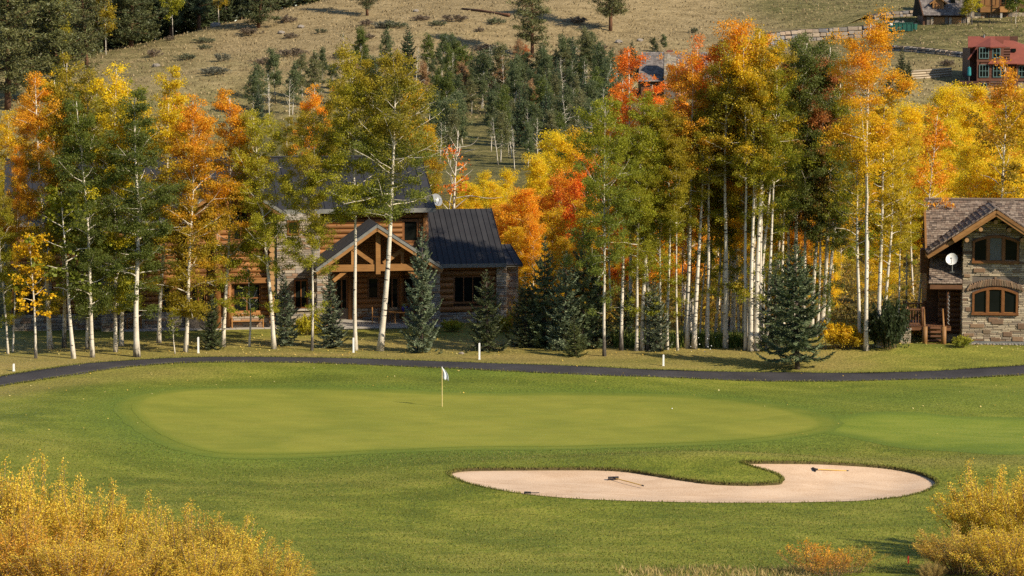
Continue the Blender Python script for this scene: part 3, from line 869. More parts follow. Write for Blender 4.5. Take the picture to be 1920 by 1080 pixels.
def seam_roof(root, name, e0, e1, r1, r0, n, th=0.14, mat='metalroof', trim='metaltrim'):
    """standing seam roof plane: eave e0-e1, ridge r0-r1 (local points); every panel is a child"""
    e0, e1, r0, r1 = map(Vector, (e0, e1, r0, r1))
    nr = (e1 - e0).cross(r0 - e0).normalized()
    if nr.z < 0: nr = -nr
    mb = MB(); mb.slab([e0, e1, r1, r0], th)
    roof = mb.build(name, M[trim], root)
    for i in range(n):
        a, b = i / n, (i + 1) / n
        pa, pb, qa, qb = e0.lerp(e1, a), e0.lerp(e1, b), r0.lerp(r1, a), r0.lerp(r1, b)
        u = (pb - pa); w = u.normalized() * 0.02
        m2 = MB()
        h1, h2 = nr * 0.012, nr * 0.055
        ov = (pa - qa).normalized() * 0.04
        m2.add([pa + ov + h1, pb + ov + h1, qb + h1, qa + h1, pa + ov - nr * .03, pb + ov - nr * .03], [(0, 1, 2, 3), (4, 5, 1, 0)])
        s0, s1 = pb - w * 1.2, qb - w * 1.2
        m2.add([s0 + ov + h1, s0 + ov + h2, pb + ov - w * .2 + h2, pb + ov - w * .2 + h1, s1 + h1, s1 + h2, qb - w * .2 + h2, qb - w * .2 + h1],
               [(0, 1, 5, 4), (1, 2, 6, 5), (2, 3, 7, 6), (0, 3, 2, 1)])
        m2.build("roof_panel", M[mat], roof)
    return roof

def shingle_mesh(mat):
    mb = MB(); j = lambda a: rs.uniform(-a, a)
    # unit: x -.5.5 across, y 0 (butt) .. 1 (up the slope), z thickness
    b = 1.0 + j(.2)
    mb.add([(-.5, j(.06), 0), (.5, j(.06), 0), (.5, 1.15, -.6), (-.5, 1.15, -.6), (-.5, j(.04), b), (.5, j(.04), b), (.5, 1.15, .05), (-.5, 1.15, .05)],
           [(4, 5, 6, 7), (0, 1, 5, 4), (1, 2, 6, 5), (3, 0, 4, 7)])
    return mb.mesh("shingle", mat)
SHING = {k: [shingle_mesh(M[k]) for _ in range(6)] for k in ('shingle', 'greyshingle')}
def shingle_roof(pc, root, name, kind, e0, e1, r1, r0, course=0.19, width=(0.16, 0.30), th=0.12, thick=0.03, under='chink', ok=None):
    """shingled roof plane; e0-e1 eave, r0-r1 ridge"""
    e0, e1, r0, r1 = map(Vector, (e0, e1, r0, r1))
    mb = MB(); mb.slab([e0, e1, r1, r0], th)
    roof = mb.build(name, M[under], root)
    ux = (e1 - e0).normalized(); nr = ux.cross(r0 - e0).normalized(); 
    if nr.z < 0: nr = -nr
    H = (r0 - e0 - ux * (r0 - e0).dot(ux)).length
    uy = (r0 - e0 - ux * (r0 - e0).dot(ux)).normalized()
    if ux.cross(uy).dot(nr) < 0: nr = -nr
    n = max(1, round(H / course)); st = H / n
    for i in range(n):
        t0 = i / n
        L, Rr = e0.lerp(r0, t0), e1.lerp(r1, t0)
        tot = (Rr - L).length; x = -rs.uniform(0, 0.12)
        while x < tot - 0.02:
            w = rs.uniform(*width); a = max(x, 0); b = min(x + w, tot)
            if b - a > 0.04:
                c = L + ux * ((a + b) / 2) + uy * rs.uniform(-.015, .015) + nr * 0.004
                if ok is None or ok(c):
                    mx = Matrix(((ux.x, uy.x, nr.x, c.x), (ux.y, uy.y, nr.y, c.y), (ux.z, uy.z, nr.z, c.z), (0, 0, 0, 1))) @ Matrix.Diagonal((b - a - .014, st, thick * rs.uniform(.7, 1.4), 1))
                    pc.add(rs.choice(SHING[kind]), mx, roof, w * st)
            x += w
    return roof

def dish(loc, r, aim, label, mat='dishgrey', mast=0.6, tilt=0.5):
    t = thing("satellite_dish", label, "satellite dish", loc, aim)
    mb = MB(); n, k = 20, 5; vs = []; fs = []
    for i in range(k + 1):
        q = i / k
        for j in range(n):
            a = 2 * math.pi * j / n; vs.append((math.cos(a) * r * q, 0.32 * r * (q * q) * -1 + 0.0, math.sin(a) * r * q * 1.08))
    for i in range(k):
        for j in range(n): fs.append((i * n + j, i * n + (j + 1) % n, (i + 1) * n + (j + 1) % n, (i + 1) * n + j))
    mb.add(vs, fs); mb.add([(x, y + .012, z) for x, y, z in vs], [f[::-1] for f in fs])
    d = mb.build("reflector", M[mat], t, True); d.rotation_euler = (-tilt, 0, 0)
    m2 = MB(); m2.bar((0, 0, -r * .9), (0, -r * 1.1, -r * .25), .03); m2.box(-.06, .06, -r * 1.2, -r * 1.05, -r * .33, -r * .13)
    a = m2.build("feed_arm", M['dishgrey'], d)
    m3 = MB(); m3.tube([(0, 0.05, 0), (0, 0.12, -mast * .35), (0, 0.12, -mast)], .035, 8); m3.box(-.12, .12, .04, .2, -mast - .03, -mast)
    m3.build("mast", M['metaltrim'], t)
    return t
# ================================================================== LOG HOUSE (dark metal roof)
LH = Frame(600, 620, 171.0, R(10), z=Tz(-12.3, 171.0))
lh = thing("log_house", "large log lodge with dark standing seam metal roof behind the aspens", "house", LH.o, LH.yaw)
sp = Pieces("stone", M['ledge'], "stone_infill")
FL = LH.z(609, 700, 0.5)                       # porch floor height
# ---- porch (gabled, stone pillars, timber truss)
pxl, pxr = LH.x(594), LH.x(825)
pk = LH.loc(706, 419, 0); 
el = LH.loc(592, 503, -0.3); er = LH.loc(829, 499, -0.3)
pkx, pkz = (el[0] + er[0]) / 2 - 0.15, pk[1]
ez = (el[1] + er[1]) / 2
RD = 5.2
for sx, ex, nm in ((-1, el[0], 0), (1, er[0], 1)):
    seam_roof(lh, "porch_roof", (ex, -0.55, ez), (ex, RD, ez), (pkx, RD, pkz), (pkx, -0.55, pkz), 11, 0.16)
# rake boards
for ex in (el[0], er[0]):
    mb = MB(); mb.bar((ex, -0.5, ez - .28), (pkx, -0.5, pkz - .28), .12, .30); mb.build("rake_board", M['fascia'], lh)
    mb = MB(); mb.bar((ex, -0.58, ez - .12), (pkx, -0.58, pkz - .12), .05, .16); mb.build("rake_trim", M['metaltrim'], lh)
def pillar(x0, x1, y0, y1, z0, z1, name="stone_pillar", kind='ledge'):
    mb = MB(); mb.box(x0 + .04, x1 - .04, y0 + .04, y1 - .04, z0, z1)
    p = mb.build(name, M['mortar'], lh)
    stone_face(sp, p, kind, x0, x1, z0, z1, y0 + .042)
    stone_face(sp, p, kind, y0, y1, z0, z1, x1 - .042, 1)
    stone_face(sp, p, kind, y0, y1, z0, z1, x0 + .042, -1)
    return p
wl, wr = LH.x(615), LH.x(804)
pillar(pxl, wl, 0, 0.75, -.3, ez + .05 + (wl - el[0]) * 0.2)
pillar(wr, pxr, 0, 0.75, -.3, ez + .05 + (er[0] - wr) * 0.2)
tz0, tz1 = LH.z(508.5, 700), LH.z(496, 700)
def timber(name, a, b, w, h=None, mat='timber'):
    mb = MB(); mb.bar(a, b, w, h or w); return mb.build(name, M[mat], lh)
timber("tie_beam", (wl - .1, .18, (tz0 + tz1) / 2), (wr + .1, .18, (tz0 + tz1) / 2), .30, tz1 - tz0)
kx = LH.x(709)
timber("king_post", (kx, .08, LH.z(514, 709)), (kx, .08, pkz - .35), .30, .30)
q1, q2 = LH.loc(703, 495, .15), LH.loc(662, 466, .15)
timber("truss_brace", (q1[0], .2, q1[1]), (q2[0], .2, q2[1]), .22, .26)
q1, q2 = LH.loc(719, 494, .15), LH.loc(757, 466, .15)
timber("truss_brace", (q1[0], .2, q1[1]), (q2[0], .2, q2[1]), .22, .26)
vx = LH.x(755); timber("truss_post", (vx, .22, tz1 - .02), (vx, .22, LH.z(468, 755)), .20, .20)
vx = LH.x(662); timber("truss_post", (vx, .22, tz1 - .02), (vx, .22, LH.z(470, 662)), .20, .20)
q1, q2 = LH.loc(650, 507, .2), LH.loc(631, 522, .2)
timber("knee_brace", (q1[0], .25, q1[1]), (q2[0] - .2, .25, q2[1] - .15), .2, .24)
q1, q2 = LH.loc(766, 507, .2), LH.loc(786, 520, .2)
timber("knee_brace", (q1[0], .25, q1[1]), (q2[0] + .1, .25, q2[1] - .1), .2, .24)
# porch back wall with doors and window
BW = 4.0
o = lambda a, b, c, d, ly: (LH.x(a, ly), LH.x(b, ly), LH.z(d, (a + b) / 2, ly), LH.z(c, (a + b) / 2, ly))
dl = o(628, 652, 521, 604, BW); wm = o(688, 711, 519, 561, BW); dr = o(722, 748, 519, 604, BW); we = o(757, 776, 519, 562, BW)
dl = (dl[0], dl[1], FL, dl[3]); dr = (dr[0], dr[1], FL, dr[3])
bz1 = pkz - .4
log_wall(lh, "porch_wall", 'log', wl - .2, wr + .5, FL, bz1, BW, 0.36, [dl, wm, dr, we],
         ok=lambda a, b, z: (max(a, el[0] + .5 + max(0, z - ez) * 1.34), min(b, er[0] - .5 - max(0, z - ez) * 1.34)),
         poly=[(el[0] + .4, FL), (er[0] - .4, FL), (er[0] - .4, ez - .2), (pkx, pkz - .3), (el[0] + .4, ez - .2)])
window(lh, *dl, BW, 2, 1, .12, name="patio_door"); window(lh, *wm, BW, 1, 1, .13); window(lh, *dr, BW, 2, 1, .12, name="patio_door"); window(lh, *we, BW, 1, 1, .12)
for a in (dl[1] + .12, dr[1] + .14, we[0] - .12):
    mb = MB(); mb.tube([(a, BW - .2, FL), (a, BW - .2, ez - .3)], .13, 10); mb.build("log_post", M['log'], lh, True)
mb = MB(); mb.box(wl, wr, BW - .12, BW - .02, -.1, FL + .75)
st = mb.build("stone_base", M['mortar'], lh); stone_face(sp, st, 'ledge', wl, wr, FL, FL + .75, BW - .12, skip=[dl, dr])
# ---- patio slabs with stone edging
def patio(x0, x1, y0, y1, z, nx, ny):
    mb = MB(); mb.box(x0 + .06, x1 - .06, y0 + .08, y1, -.35, z - .07)
    p = mb.build("patio_terrace", M['mortar'], lh)
    stone_face(sp, p, 'ledge', x0, x1, -.25, z - .07, y0 + .082, course=(.1, .2), length=(.3, .8))
    for i in range(nx):
        for j in range(ny):
            a, b = x0 + (x1 - x0) * i / nx, x0 + (x1 - x0) * (i + 1) / nx
            c, d = y0 + (y1 - y0) * j / ny, y0 + (y1 - y0) * (j + 1) / ny
            m2 = MB(); m2.box(a + .012, b - .012, c + (.012 if j else -.05), d - .012, z - .068, z + rs.uniform(-.008, .008)); m2.build("flagstone", M['patio'], p)
patio(pxl - .4, pxr + .6, -0.9, BW - .1, FL, 9, 3)
lx0, lx1 = LH.x(228, 1.0), LH.x(520, 1.0)
FL2 = LH.z(612, 450, 2.0)
patio(lx0, lx1, 0.6, 5.2, FL2, 11, 3)
# ---- main block: long two-storey wall, big roof
MW = 4.0
mx0, mx1 = LH.x(28, MW), LH.x(800, MW)
eav = LH.z(391, 660, MW - .7); rdg_y = MW + 5.8; rdg = LH.z(294, 640, rdg_y)
seam_roof(lh, "main_roof", (mx0 - .6, MW - .8, eav), (mx1 + .5, MW - .8, eav), (mx1 + .5, rdg_y, rdg), (mx0 - .6, rdg_y, rdg), 46, 0.2)
mb = MB(); mb.slab([(mx0 - .6, rdg_y + 6.4, eav), (mx1 + .5, rdg_y + 6.4, eav), (mx1 + .5, rdg_y + .01, rdg), (mx0 - .6, rdg_y + .01, rdg)], .2); mb.build("rear_roof", M['metalroof'], lh)
mb = MB(); mb.box(mx0 - .6, mx1 + .5, MW - .86, MW - .8, eav - .3, eav - .01); mb.build("eave_fascia", M['metaltrim'], lh)
mb = MB(); mb.bar((mx0 - .6, rdg_y, rdg + .04), (mx1 + .5, rdg_y, rdg + .04), .3, .08); mb.build("ridge_cap", M['metalroof'], lh)
ux0, ux1 = LH.x(598, MW), mx1
# upper storey to the porch's side
wu = o(754, 786, 411, 455, MW)
log_wall(lh, "log_wall", 'log', ux0, ux1, ez - .5, eav - .05, MW, 0.36, [wu])
window(lh, *wu, MW, 1, 1, .16, name="window")
mb = MB(); mb.tube([(mx1 - .1, MW - .25, FL), (mx1 - .1, MW - .25, eav)], .2, 12); mb.build("log_post", M['log'], lh, True)
# end wall, right
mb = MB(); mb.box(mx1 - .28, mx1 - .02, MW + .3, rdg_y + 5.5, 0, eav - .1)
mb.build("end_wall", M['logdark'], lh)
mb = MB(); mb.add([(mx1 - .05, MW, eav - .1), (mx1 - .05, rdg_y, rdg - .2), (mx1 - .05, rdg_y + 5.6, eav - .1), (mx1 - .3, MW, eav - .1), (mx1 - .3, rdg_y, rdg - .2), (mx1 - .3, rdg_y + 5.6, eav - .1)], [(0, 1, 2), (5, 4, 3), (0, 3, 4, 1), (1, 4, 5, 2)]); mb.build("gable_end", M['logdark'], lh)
# stone tower section
SW = 2.9
sx0, sx1 = LH.x(519, SW), LH.x(600, SW)
w1 = o(539, 561, 413, 441, SW); w2 = o(551, 577, 524, 578, SW)
mb = MB(); mb.box(sx0 + .04, sx1 - .04, SW + .04, MW + .6, -.3, eav - .3); stw = mb.build("stone_wall", M['mortar'], lh)
stone_face(sp, stw, 'ledge', sx0, sx1, -.3, eav - .3, SW + .042, skip=[w1, w2], course=(.11, .21), length=(.3, .85))
stone_face(sp, stw, 'ledge', SW, MW + .6, -.3, eav - .3, sx1 - .042, 1, course=(.12, .22), length=(.3, .8))
window(lh, *w1, SW, 1, 1, .12); window(lh, *w2, SW, 2, 1, .1)
mb = MB(); mb.box(w1[0] - .25, w1[1] + .25, SW - .08, SW + .04, w1[3] + .02, w1[3] + .42); mb.build("lintel", M['patio'], lh)
mb = MB(); mb.box(w2[0] - .2, w2[1] + .25, SW - .16, SW + .04, w2[2] - .15, w2[2] - .02); mb.build("sill", M['patio'], lh)
# ---- great room bay with front gable
GW = 1.7
gx0, gx1 = LH.x(352, GW), LH.x(512, GW)
gk = LH.loc(431, 333, GW - 1.0); gez = LH.z(398, 500, GW - 1.0); ghw = (gx1 - gx0) / 2 + .7
gcx = (gx0 + gx1) / 2
for s in (-1, 1):
    seam_roof(lh, "gable_roof", (gcx + s * ghw, GW - 1.3, gez), (gcx + s * ghw, MW + 4.5, gez), (gcx, MW + 4.5, gk[1]), (gcx, GW - 1.3, gk[1]), 14, 0.18)
    mb = MB(); mb.bar((gcx + s * ghw, GW - 1.25, gez - .3), (gcx, GW - 1.25, gk[1] - .3), .14, .34); mb.build("rake_board", M['fascia'], lh)
    mb = MB(); mb.bar((gcx + s * ghw, GW - 1.33, gez - .12), (gcx, GW - 1.33, gk[1] - .12), .05, .2); mb.build("rake_trim", M['metaltrim'], lh)
gdl = o(356, 386, 533, 612, GW); gdl = (gdl[0], gdl[1], FL2, gdl[3])
gwl = o(435, 489, 531, 586, GW)
gup1 = o(372, 400, 400, 452, GW); gup2 = o(436, 468, 385, 452, GW)
log_wall(lh, "log_wall", 'log', gx0, gx1, FL2, gk[1] - .6, GW, 0.38, [gdl, gwl, gup1, gup2],
         ok=lambda a, b, z: (max(a, gcx - (gk[1] - .5 - z) * ghw / (gk[1] - gez)), min(b, gcx + (gk[1] - .5 - z) * ghw / (gk[1] - gez))),
         poly=[(gx0, FL2), (gx1, FL2), (gx1, gez), (gcx, gk[1] - .4), (gx0, gez)])
window(lh, *gdl, GW, 2, 1, .13, name="patio_door"); window(lh, *gwl, GW, 2, 2, .12); window(lh, *gup1, GW, 1, 2, .13); window(lh, *gup2, GW, 2, 2, .13)
for px_, z0_, z1_, r_ in ((406, FL2, gez + .6, .26), (428.5, FL2 + .1, LH.z(522, 428, GW), .17), (426, LH.z(402, 426, GW), LH.z(348, 426, GW), .16)):
    a = LH.x(px_, GW - .45)
    mb = MB(); mb.tube([(a, GW - .45, z0_), (a, GW - .45, z1_)], r_, 12); mb.build("log_post", M['log'], lh, True)
# stacked crossing log ends at the bay corner
ax = LH.x(498, GW)
for i in range(18):
    zz = FL2 + .2 + i * .36
    if zz > gez - .2: break
    a = link("log", rs.choice(LOGS['log']), lh); a.rotation_euler = (0, 0, math.pi / 2); a.location = (ax + .35, GW - .1, zz + .18); a.scale = (1.3, .36, .36)
a0, a1 = LH.x(402, GW - .3), LH.x(512, GW - .3)
timber("log_beam", (a0, GW - .35, LH.z(525, 455, GW)), (a1, GW - .35, LH.z(525, 455, GW)), .3, .34, 'log')
mb = MB(); mb.box(gx0, gx1, GW - .2, GW - .02, -.2, FL2 + .7); st = mb.build("stone_base", M['mortar'], lh)
stone_face(sp, st, 'ledge', gdl[1] + .1, gx1, FL2, FL2 + .7, GW - .2)
# ---- left log block with stone foot, pillar and garage-like opening
LW = 2.4
ax0, ax1 = LH.x(20, LW), LH.x(352, LW)
LF = LH.z(588, 150, LW)
wlu = o(61, 98, 419, 474, LW); gop = o(22, 78, 517, 600, LW); wll = o(226, 262, 545, 594, LW); drl = o(300, 322, 530, 612, LW)
wlm = o(255, 300, 405, 470, LW)
log_wall(lh, "log_wall", 'log', ax0, ax1, LF, eav - .6, LW, 0.38, [wlu, gop, wll, drl, wlm])
window(lh, *wlu, LW, 2, 1, .13); window(lh, *wll, LW, 2, 1, .12); window(lh, *wlm, LW, 2, 1, .13); window(lh, drl[0], drl[1], FL2, drl[3], LW, 1, 1, .14, name="door")
window(lh, gop[0], gop[1], LH.z(577, 50, LW), gop[3], LW, 1, 1, .1, name="window")
mb = MB(); mb.box(ax0, ax1, LW - .22, LW - .01, -.4, LF); st = mb.build("stone_base", M['mortar'], lh)
stone_face(sp, st, 'ledge', ax0, ax1, -.4, LF, LW - .22, course=(.12, .22), length=(.35, .9), depth=(.03, .08))
hx0, hx1 = LH.x(24, LW), LH.x(84, LW)
mb = MB(); mb.box(hx0 - .6, hx1 + .4, LW - .3, LW - .05, gop[3] + .02, gop[3] + .42); st = mb.build("stone_lintel", M['mortar'], lh)
stone_face(sp, st, 'ledge', hx0 - .6, hx1 + .4, gop[3] + .02, gop[3] + .42, LW - .3)
mb = MB(); mb.box(hx1 - .1, hx1 + .42, LW - .3, LW - .05, LF, gop[3]); st = mb.build("stone_jamb", M['mortar'], lh)
stone_face(sp, st, 'ledge', hx1 - .1, hx1 + .42, LF, gop[3], LW - .3)
pillar(LH.x(189, .9), LH.x(213, .9), .9, 1.7, -.4, LH.z(402, 200, .9))
seam_roof(lh, "low_roof", (ax0 - .5, LW - .7, eav - .5), (ax1, LW - .7, eav - .5), (ax1, MW + .6, eav + .6), (ax0 - .5, MW + .6, eav + .6), 24, .18)
mb = MB(); mb.box(ax0 - .5, ax1, LW - .76, LW - .7, eav - .8, eav - .52); mb.build("eave_fascia", M['metaltrim'], lh)
for i in range(9):
    a = link("log", rs.choice(LOGS['log']), lh); a.rotation_euler = (0, 0, math.pi / 2)
    a.location = (LH.x(206, LW) + .2, LW - .2, LF + .5 + i * .36); a.scale = (1.1, .36, .36)
# ---- right wing
NW = 2.2
nx0, nx1 = wr + .3, LH.x(932, NW)
ne = LH.z(494, 880, NW - .7); nry = NW + 4.4; nr_ = LH.z(392, 860, nry)
seam_roof(lh, "wing_roof", (wr - .2, NW - .75, ne), (LH.x(949, NW - .7), NW - .75, ne), (LH.x(922, nry), nry, nr_), (wr - .2, nry, nr_), 15, .2)
mb = MB(); mb.slab([(wr - .2, nry + 5, ne), (LH.x(949, NW), nry + 5, ne), (LH.x(922, nry), nry + .01, nr_), (wr - .2, nry + .01, nr_)], .2); mb.build("rear_roof", M['metalroof'], lh)
mb = MB(); mb.box(er[0] - .6, LH.x(949, NW - .7), NW - .82, NW - .755, ne - .26, ne - .01); mb.build("eave_fascia", M['metaltrim'], lh)
ww = o(849, 906, 516, 569, NW); nbz = LH.z(585, 880, NW)
log_wall(lh, "log_wall", 'log', nx0, nx1, nbz, ne - .1, NW, 0.40, [ww])
window(lh, *ww, NW, 3, 1, .13, mull=.06)
mb = MB(); mb.box(nx0, nx1, NW - .2, NW - .01, -.3, nbz); st = mb.build("stone_base", M['mortar'], lh)
stone_face(sp, st, 'ledge', nx0, nx1, -.3, nbz, NW - .2)
pillar(LH.x(931, NW - .3), LH.x(950, NW - .3), NW - .3, NW + .6, -.3, ne - .1)
mb = MB(); mb.box(nx1 + .3, nx1 + .55, NW + .5, nry + 4.5, 0, ne); mb.build("end_wall", M['logdark'], lh)
mb = MB(); mb.add([(nx1 + .3, NW, ne - .1), (nx1 + .3, nry, nr_ - .4), (nx1 + .3, nry + 4.5, ne - .1), (nx1 + .1, NW, ne - .1), (nx1 + .1, nry, nr_ - .4), (nx1 + .1, nry + 4.5, ne - .1)], [(0, 1, 2), (5, 4, 3), (0, 3, 4, 1), (1, 4, 5, 2)]); mb.build("gable_end", M['logdark'], lh)
kw = 4.6
kx0, kx1 = LH.x(944, kw), LH.x(972, kw)
ke = LH.z(496, 960, kw - .5); kr = LH.z(458, 955, kw + 2.2)
seam_roof(lh, "annex_roof", (kx0 - .4, kw - .6, ke), (kx1 + .2, kw - .6, ke), (kx1 - .15, kw + 2.2, kr), (kx0 - .4, kw + 2.2, kr), 3, .16)
mb = MB(); mb.box(kx0, kx1 - .05, kw + .04, kw + 3.5, -.3, ke - .1); st = mb.build("stone_wall", M['mortar'], lh)
stone_face(sp, st, 'greyledge', kx0 - .3, kx1, -.3, ke - .1, kw + .042, course=(.11, .2), length=(.3, .8))
sp.flush(lh)
# ---- things on the house and terrace
dp = LH.world(LH.x(813, rdg_y - 1), rdg_y - 2.2, LH.z(376, 814, rdg_y - 2.2))
dish(dp, .42, R(38), "grey satellite dish on the roof end of the log lodge", mast=1.0, tilt=.45)

def bench(loc, rz, w, label):
    t = thing("garden_bench", label, "bench", loc, rz)
    mb = MB()
    for i in range(5): mb.box(-w / 2 + .04, w / 2 - .04, -.28 + i * .11, -.19 + i * .11, .42, .45)
    mb.build("seat", M['teak'], t)
    bk = MB(); bk.box(-w / 2, w / 2, .27, .32, .88, .96); bk.box(-w / 2, w / 2, .27, .31, .50, .55)
    b = bk.build("backrest", M['teak'], t)
    n = int(w / .13)
    for i in range(n):
        s_ = MB(); a = -w / 2 + .08 + (w - .16) * i / (n - 1); s_.box(a - .025, a + .025, .28, .305, .551, .879); s_.build("slat", M['teak'], b)
    for sx in (-1, 1):
        l_ = MB(); l_.box(sx * w / 2 - .035, sx * w / 2 + .035, -.29, -.22, 0, .64); l_.build("leg", M['teak'], t)
        l_ = MB(); l_.box(sx * w / 2 - .035, sx * w / 2 + .035, .25, .321, 0, .9); l_.build("leg", M['teak'], t)
        l_ = MB(); l_.box(sx * w / 2 - .045, sx * w / 2 + .045, -.33, .25, .641, .68); l_.build("armrest", M['teak'], t)
    return t
bench(LH.world(LH.x(463, 1.2), 1.25, FL2), LH.yaw, 2.0, "long slatted teak bench under the lodge window between two aspens")
bench(LH.world(LH.x(250, 1.6), 1.75, FL2), LH.yaw + R(-25), .75, "small slatted teak seat beside the stone pillar of the lodge")
def chair(loc, rz, label):
    t = thing("patio_chair", label, "chair", loc, rz, "wooden chairs round the porch table")
    mb = MB(); mb.box(-.24, .24, -.24, .24, .43, .47); mb.build("seat", M['teak'], t)
    mb = MB(); mb.box(-.24, .24, .2, .24, .98, 1.06); mb.box(-.24, .24, .2, .235, .56, .6)
    b = mb.build("backrest", M['teak'], t)
    for i in range(5): m2 = MB(); m2.box(-.17 + i * .08 - .02, -.17 + i * .08 + .02, .205, .23, .601, .979); m2.build("slat", M['teak'], b)
    for sx in (-1, 1):
        for y, h in ((-.215, .43), (.215, 1.0)):
            m2 = MB(); m2.box(sx * .21 - .025, sx * .21 + .025, y - .025, y + .02, 0, h); m2.build("leg", M['teak'], t)
    return t
tp = LH.world(LH.x(748, 1.4), 1.4, FL)
t = thing("round_table", "round teak table on the gabled porch holding a blue pot", "table", tp, LH.yaw)
mb = MB(); mb.tube([(0, 0, .70), (0, 0, .745)], [.68, .70], 28); mb.build("tabletop", M['teak'], t)
for i in range(4):
    a = math.pi / 4 + i * math.pi / 2; mb = MB(); mb.bar((.42 * math.cos(a), .42 * math.sin(a), 0), (.4 * math.cos(a), .4 * math.sin(a), .70), .06); mb.build("leg", M['teak'], t)
pot = thing("flower_pot", "cobalt blue pot of small flowers on the porch table", "plant pot", tp + Vector((.35, -.1, .747)))
mb = MB(); mb.tube([(0, 0, 0), (0, 0, .12), (0, 0, .26), (0, 0, .33)], [.13, .19, .19, .21], 16); mb.build("pot", M['blue'], pot, True)
mb = MB()
for i in range(70):
    a, r_ = rs.uniform(0, 6.28), rs.uniform(0, .2); c = Vector((math.cos(a) * r_, math.sin(a) * r_, .33 + rs.uniform(0, .2)))
    e = Vector((rs.uniform(-1, 1), rs.uniform(-1, 1), rs.uniform(-1, 1))).normalized() * .04; f = e.cross(Vector((0.3, .5, 1))).normalized() * .03
    mb.add([c - e, c + f, c + e, c - f], [(0, 1, 2, 3)], 0 if i % 3 else 1)
mb.build("flowers", [M['blade_weed'], M['fallen']], pot, kind="stuff")
chair(LH.world(LH.x(704, 1.2), 1.2, FL), LH.yaw + R(80), "wooden patio chair between the two big porch aspens, its back to the lodge door")
chair(LH.world(LH.x(726, 2.6), 2.6, FL), LH.yaw + R(20), "wooden patio chair behind the round porch table")
chair(LH.world(LH.x(778, 1.6), 1.6, FL), LH.yaw + R(-85), "wooden patio chair at the table half hidden by the porch spruce")
# ================================================================== STONE HOUSE (shingle roof)
SH = Frame(1803, 650, 162.3, R(-6))
sh = thing("stone_house", "stone and log house with weathered wood shingle roof and arched windows", "house", SH.o, SH.yaw)
sp = Pieces("stone", M['greyledge'], "stone_infill")
shp = Pieces("shingle", M['shingle'], "shingle_infill")
X = lambda px, ly=0.0: SH.x(px, ly)
Z = lambda py, ly=0.0: SH.z(py, 1860, ly)
bx1 = X(1927)
apx = X(1866); 
# arched windows
def arch_window(x0, x1, z0, zs, zc, ly, curtain=False, fw=.13):
    """three lights under one arched head; zs springing, zc crown"""
    n = 14
    xm = (x0 + x1) / 2; hw = (x1 - x0) / 2
    arc = lambda x, off=0.0: zs - off + (zc - zs) * max(0.0, 1 - ((x - xm) / hw) ** 2)
    mb = MB()
    pts = [x0 + (x1 - x0) * i / n for i in range(n + 1)]
    mb.prism([(p, arc(p)) for p in pts] + [(p, arc(p, fw * 1.15)) for p in pts[::-1]], ly - .09, ly + .06)
    mb.box(x0 - .04, x1 + .04, ly - .14, ly + .06, z0 - .02, z0 + fw)
    w3 = (x1 - x0) / 3
    for i, mw in ((0, fw), (1, fw * 1.25), (2, fw * 1.25), (3, fw)):
        c = x0 + w3 * i + (fw / 2 if i == 0 else (-fw / 2 if i == 3 else 0))
        mb.box(c - mw / 2, c + mw / 2, ly - .085, ly + .06, z0 + fw, arc(c, fw * .9))
    w = mb.build("arched_window", M['winframe'], sh)
    for i in range(3):
        a, b = x0 + w3 * i + fw * .6, x0 + w3 * (i + 1) - fw * .6
        q = [a + (b - a) * k / 6 for k in range(7)]
        s = MB(); sf = .045
        top = [(p, arc(p, fw * 1.0)) for p in q]
        s.prism([(a, z0 + fw)] + [(b, z0 + fw)] + top[::-1], ly + .0, ly + .03)
        inner = [(a + sf + (b - a - 2 * sf) * k / 6) for k in range(7)]
        s.build("sash", M['timber'], w)
        p_ = MB(); p_.prism([(a + sf, z0 + fw + sf), (b - sf, z0 + fw + sf)] + [(p, arc(p, fw * 1.0 + sf)) for p in inner][::-1], ly - .012, ly - .003)
        p_.build("pane", M['curtain'] if (curtain and i == 1) else M['glass'], w)
    return arc
uw = (X(1823), X(1910), Z(493), Z(452), Z(441)); lw = (X(1824), X(1910), Z(590), Z(549), Z(538))
arch_window(*uw, 0.0, True); arch_window(*lw, 0.0)
# gable wall of stones
gz = Z(398); slope = (Z(398) - Z(473)) / (X(1866) - X(1737))
gok = lambda x, z: z < gz - .35 - abs(x - apx) * slope * 0.98
skip = [(uw[0] - .02, uw[1] + .02, uw[2], uw[3] + (uw[4] - uw[3]) * .6), (lw[0] - .02, lw[1] + .02, lw[2], lw[3] + (lw[4] - lw[3]) * 1.4 + .5)]
mb = MB(); mb.prism([(0.04, -.3), (bx1 - .04, -.3), (bx1 - .04, gz - .4 - (bx1 - apx) * slope), (apx, gz - .45), (0.04, gz - .4 - apx * slope)], .04, 3.0)
gw = mb.build("gable_wall", M['mortar'], sh)
lowband = Z(640)
stone_face(sp, gw, 'greyledge', 0, bx1, lowband, gz, .042, skip=skip, ok=gok, course=(.07, .15), length=(.25, .75), blocks=.05)
stone_face(sp, gw, 'greyledge', 0, 2.0, -.3, gz - .4 - apx * slope, .042, -1, course=(.09, .18), length=(.3, .7))
mb = MB(); mb.box(-.02, bx1, -.05, .04, -.3, lowband); mb.build("concrete_footing", M['metaltrim'], sh)
